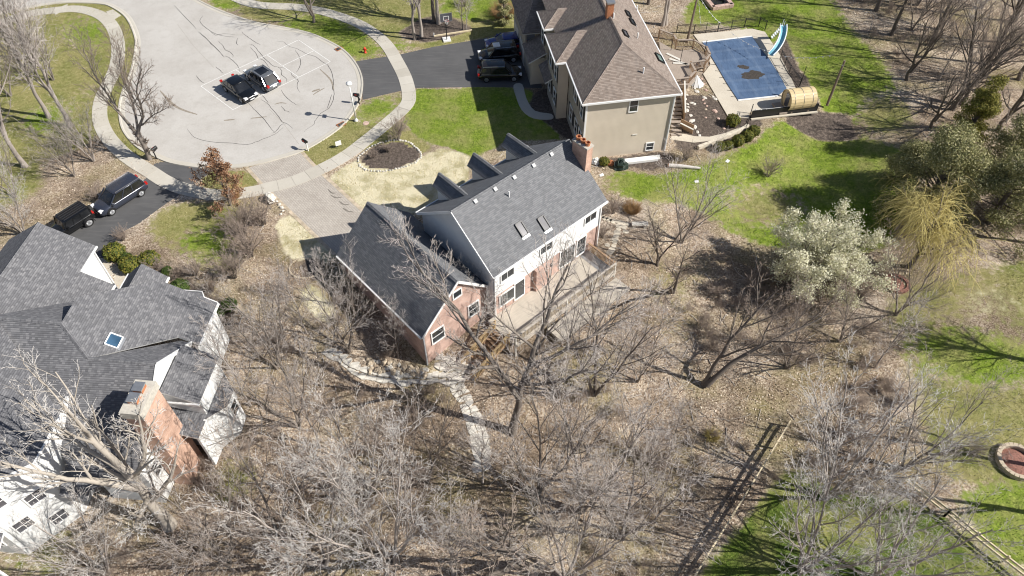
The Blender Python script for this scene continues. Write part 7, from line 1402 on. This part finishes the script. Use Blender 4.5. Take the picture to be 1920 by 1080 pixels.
for ob in bpy.data.objects:
    if ob.name.startswith('crown') and ob.data and ob.data.name.startswith('bush_') and ob.data.name not in src: src[ob.data.name] = ob
for nm in ('bush_grey_crown', 'bush_brown_crown', 'bush_grey_crown', 'bush_brown_crown'):
    oi = ng.nodes.new('GeometryNodeObjectInfo'); oi.inputs[0].default_value = src[nm]; oi.transform_space = 'ORIGINAL'; oi.inputs['As Instance'].default_value = True; ng.links.new(oi.outputs['Geometry'], gj.inputs[0])
def rv(typ, lo, hi, seed):
    n_ = ng.nodes.new('FunctionNodeRandomValue'); n_.data_type = typ; ins = [i for i in n_.inputs if i.enabled]
    ins[0].default_value = lo; ins[1].default_value = hi; [i for i in n_.inputs if i.name == 'Seed'][0].default_value = seed; return [o_ for o_ in n_.outputs if o_.enabled][0]
iop.inputs['Pick Instance'].default_value = True
ng.links.new(gi.outputs[0], iop.inputs['Points']); ng.links.new(gj.outputs[0], iop.inputs['Instance']); ng.links.new(rv('INT', 0, 3, 3), iop.inputs['Instance Index']); ng.links.new(rv('FLOAT_VECTOR', (-.15, -.15, 0), (.15, .15, 6.28), 4), iop.inputs['Rotation']); ng.links.new(rv('FLOAT', .3, .8, 5), iop.inputs['Scale']); ng.links.new(iop.outputs[0], go.inputs[0])
md = ug.modifiers.new('undergrowth', 'NODES'); md.node_group = ng
# fallen leaves
n = 260000; x = g3.uniform(-48, 52, n); y = g3.uniform(12, 98, n); drf = .5 + .5 * np.sin(x * .9 + 2 * np.sin(y * .7)) * np.sin(y * .8 + 2 * np.sin(x * .5)); k_ = keep(x, y, .55) & (g3.uniform(0, 1, n) < np.where(y > 45, .5, 1.0) * (.35 + .65 * drf)); x, y = x[k_][:110000], y[k_][:110000]; z = terr(x, y) + g3.uniform(.015, .07, len(x))
V, F, r = leaves(np.stack([x, y, z], -1), norm(g3.normal(0, .45, (len(x), 3)) + [0, 0, 1.0]), .075, 12, .6); tag(link('leaf_litter', leafy('leaf_litter', 'l', V, F, r, 'litter_leaf')), 'scattered brown fallen leaves over the wooded ground', 'leaves', kind='stuff')
# straw and grass tufts give the lawns a pile
def tufts(zone_k, n, hgt, mt, label, nm, seed, size=.05):
    g2 = np.random.default_rng(seed); x = g2.uniform(-60, 50, n * 6); y = g2.uniform(14, 100, n * 6); k_ = (wsample(zone_k, x, y) > .6) & ~in_house(x, y)
    for pl in PAVED: k_ &= ~inside(x, y, pl)
    x, y = x[k_][:n], y[k_][:n]; m = len(x); a = g2.uniform(0, 6.28, m); d = norm(np.c_[np.cos(a) * .8, np.sin(a) * .8, g2.uniform(.25, 1.2, m)]); st = np.stack([x, y, terr(x, y)], -1); side = norm(np.cross(d, [0, 0, 1.])) * size * .25; L = hgt * g2.uniform(.5, 1.3, (m, 1))
    V = np.stack([st - side, st + side, st + d * L + side * .4, st + d * L - side * .4], 1).reshape(-1, 3); tag(link(nm, fast_mesh(nm, V, np.arange(m * 4).reshape(-1, 4), M[mt], attrs={'rnd': ('FACE', g2.uniform(0, 1, m))})), label, 'grass' if zone_k != 's' else 'straw', kind='stuff')
M['blade_green'] = m_leaf('grass_blade', [(0, (.06, .10, .014)), (.5, (.14, .20, .03)), (1, (.32, .34, .10))]); M['blade_dry'] = m_leaf('dry_blade', [(0, (.13, .13, .04)), (.5, (.28, .26, .10)), (1, (.48, .43, .24))]); M['blade_straw'] = m_leaf('straw_blade', [(0, (.30, .23, .10)), (.5, (.58, .49, .26)), (1, (.78, .70, .46))])
tufts('g', 70000, .11, 'blade_green', 'green lawn grass on the yards', 'lawn_grass', 5, .10); tufts('d', 60000, .10, 'blade_dry', 'olive dormant grass on the verges and side lawns', 'dry_grass', 6, .10); tufts('s', 26000, .16, 'blade_straw', 'yellow straw mulch over newly seeded ground', 'straw_mulch', 7, .10)
# fallen sticks on the woodland floor
n = 900; x = g3.uniform(-30, 45, n * 5); y = g3.uniform(12, 95, n * 5); k_ = keep(x, y, .8); x, y = x[k_][:n], y[k_][:n]; m = len(x); a = g3.uniform(0, 6.28, m); Pp = polyl(np.stack([x, y, terr(x, y) + .05], -1), np.c_[np.cos(a), np.sin(a), np.zeros(m)], g3.uniform(.5, 2.6, m) * g3.uniform(.5, 1, m), 4, g3, .14, 0.0); Pp[:, :, 2] = terr(Pp[:, :, 0], Pp[:, :, 1]) + .05
V, F = tubes(Pp, g3.uniform(.012, .04, (m, 1)) * np.linspace(1, .4, 5)[None], 4); tag(link('fallen_sticks', fast_mesh('fallen_sticks', V, F, [M['twig_pale']], smooth=True)), 'fallen branches and sticks strewn over the leaf litter', 'sticks', kind='stuff')
for (u, v, r_, lab) in ((1128, 329, .5, 'white paper scrap on the grass below the chimney'), (1306, 341, .2, 'white paper scrap on the lawn below the birch log'), (1364, 303, .9, 'white paper scrap on the lawn near the boxwood row')):
    t = thing('paper_scrap', lab, 'litter', T(u, v), r_); q = MB(); q.face([(-.22, -.15, .05), (.2, -.17, .06), (.24, .16, .10), (-.18, .17, .05)]); q.face([(-.22, -.15, .04), (-.18, .17, .04), (.24, .16, .09), (.2, -.17, .05)]); q.build('sheet', M['white_paint'], t)
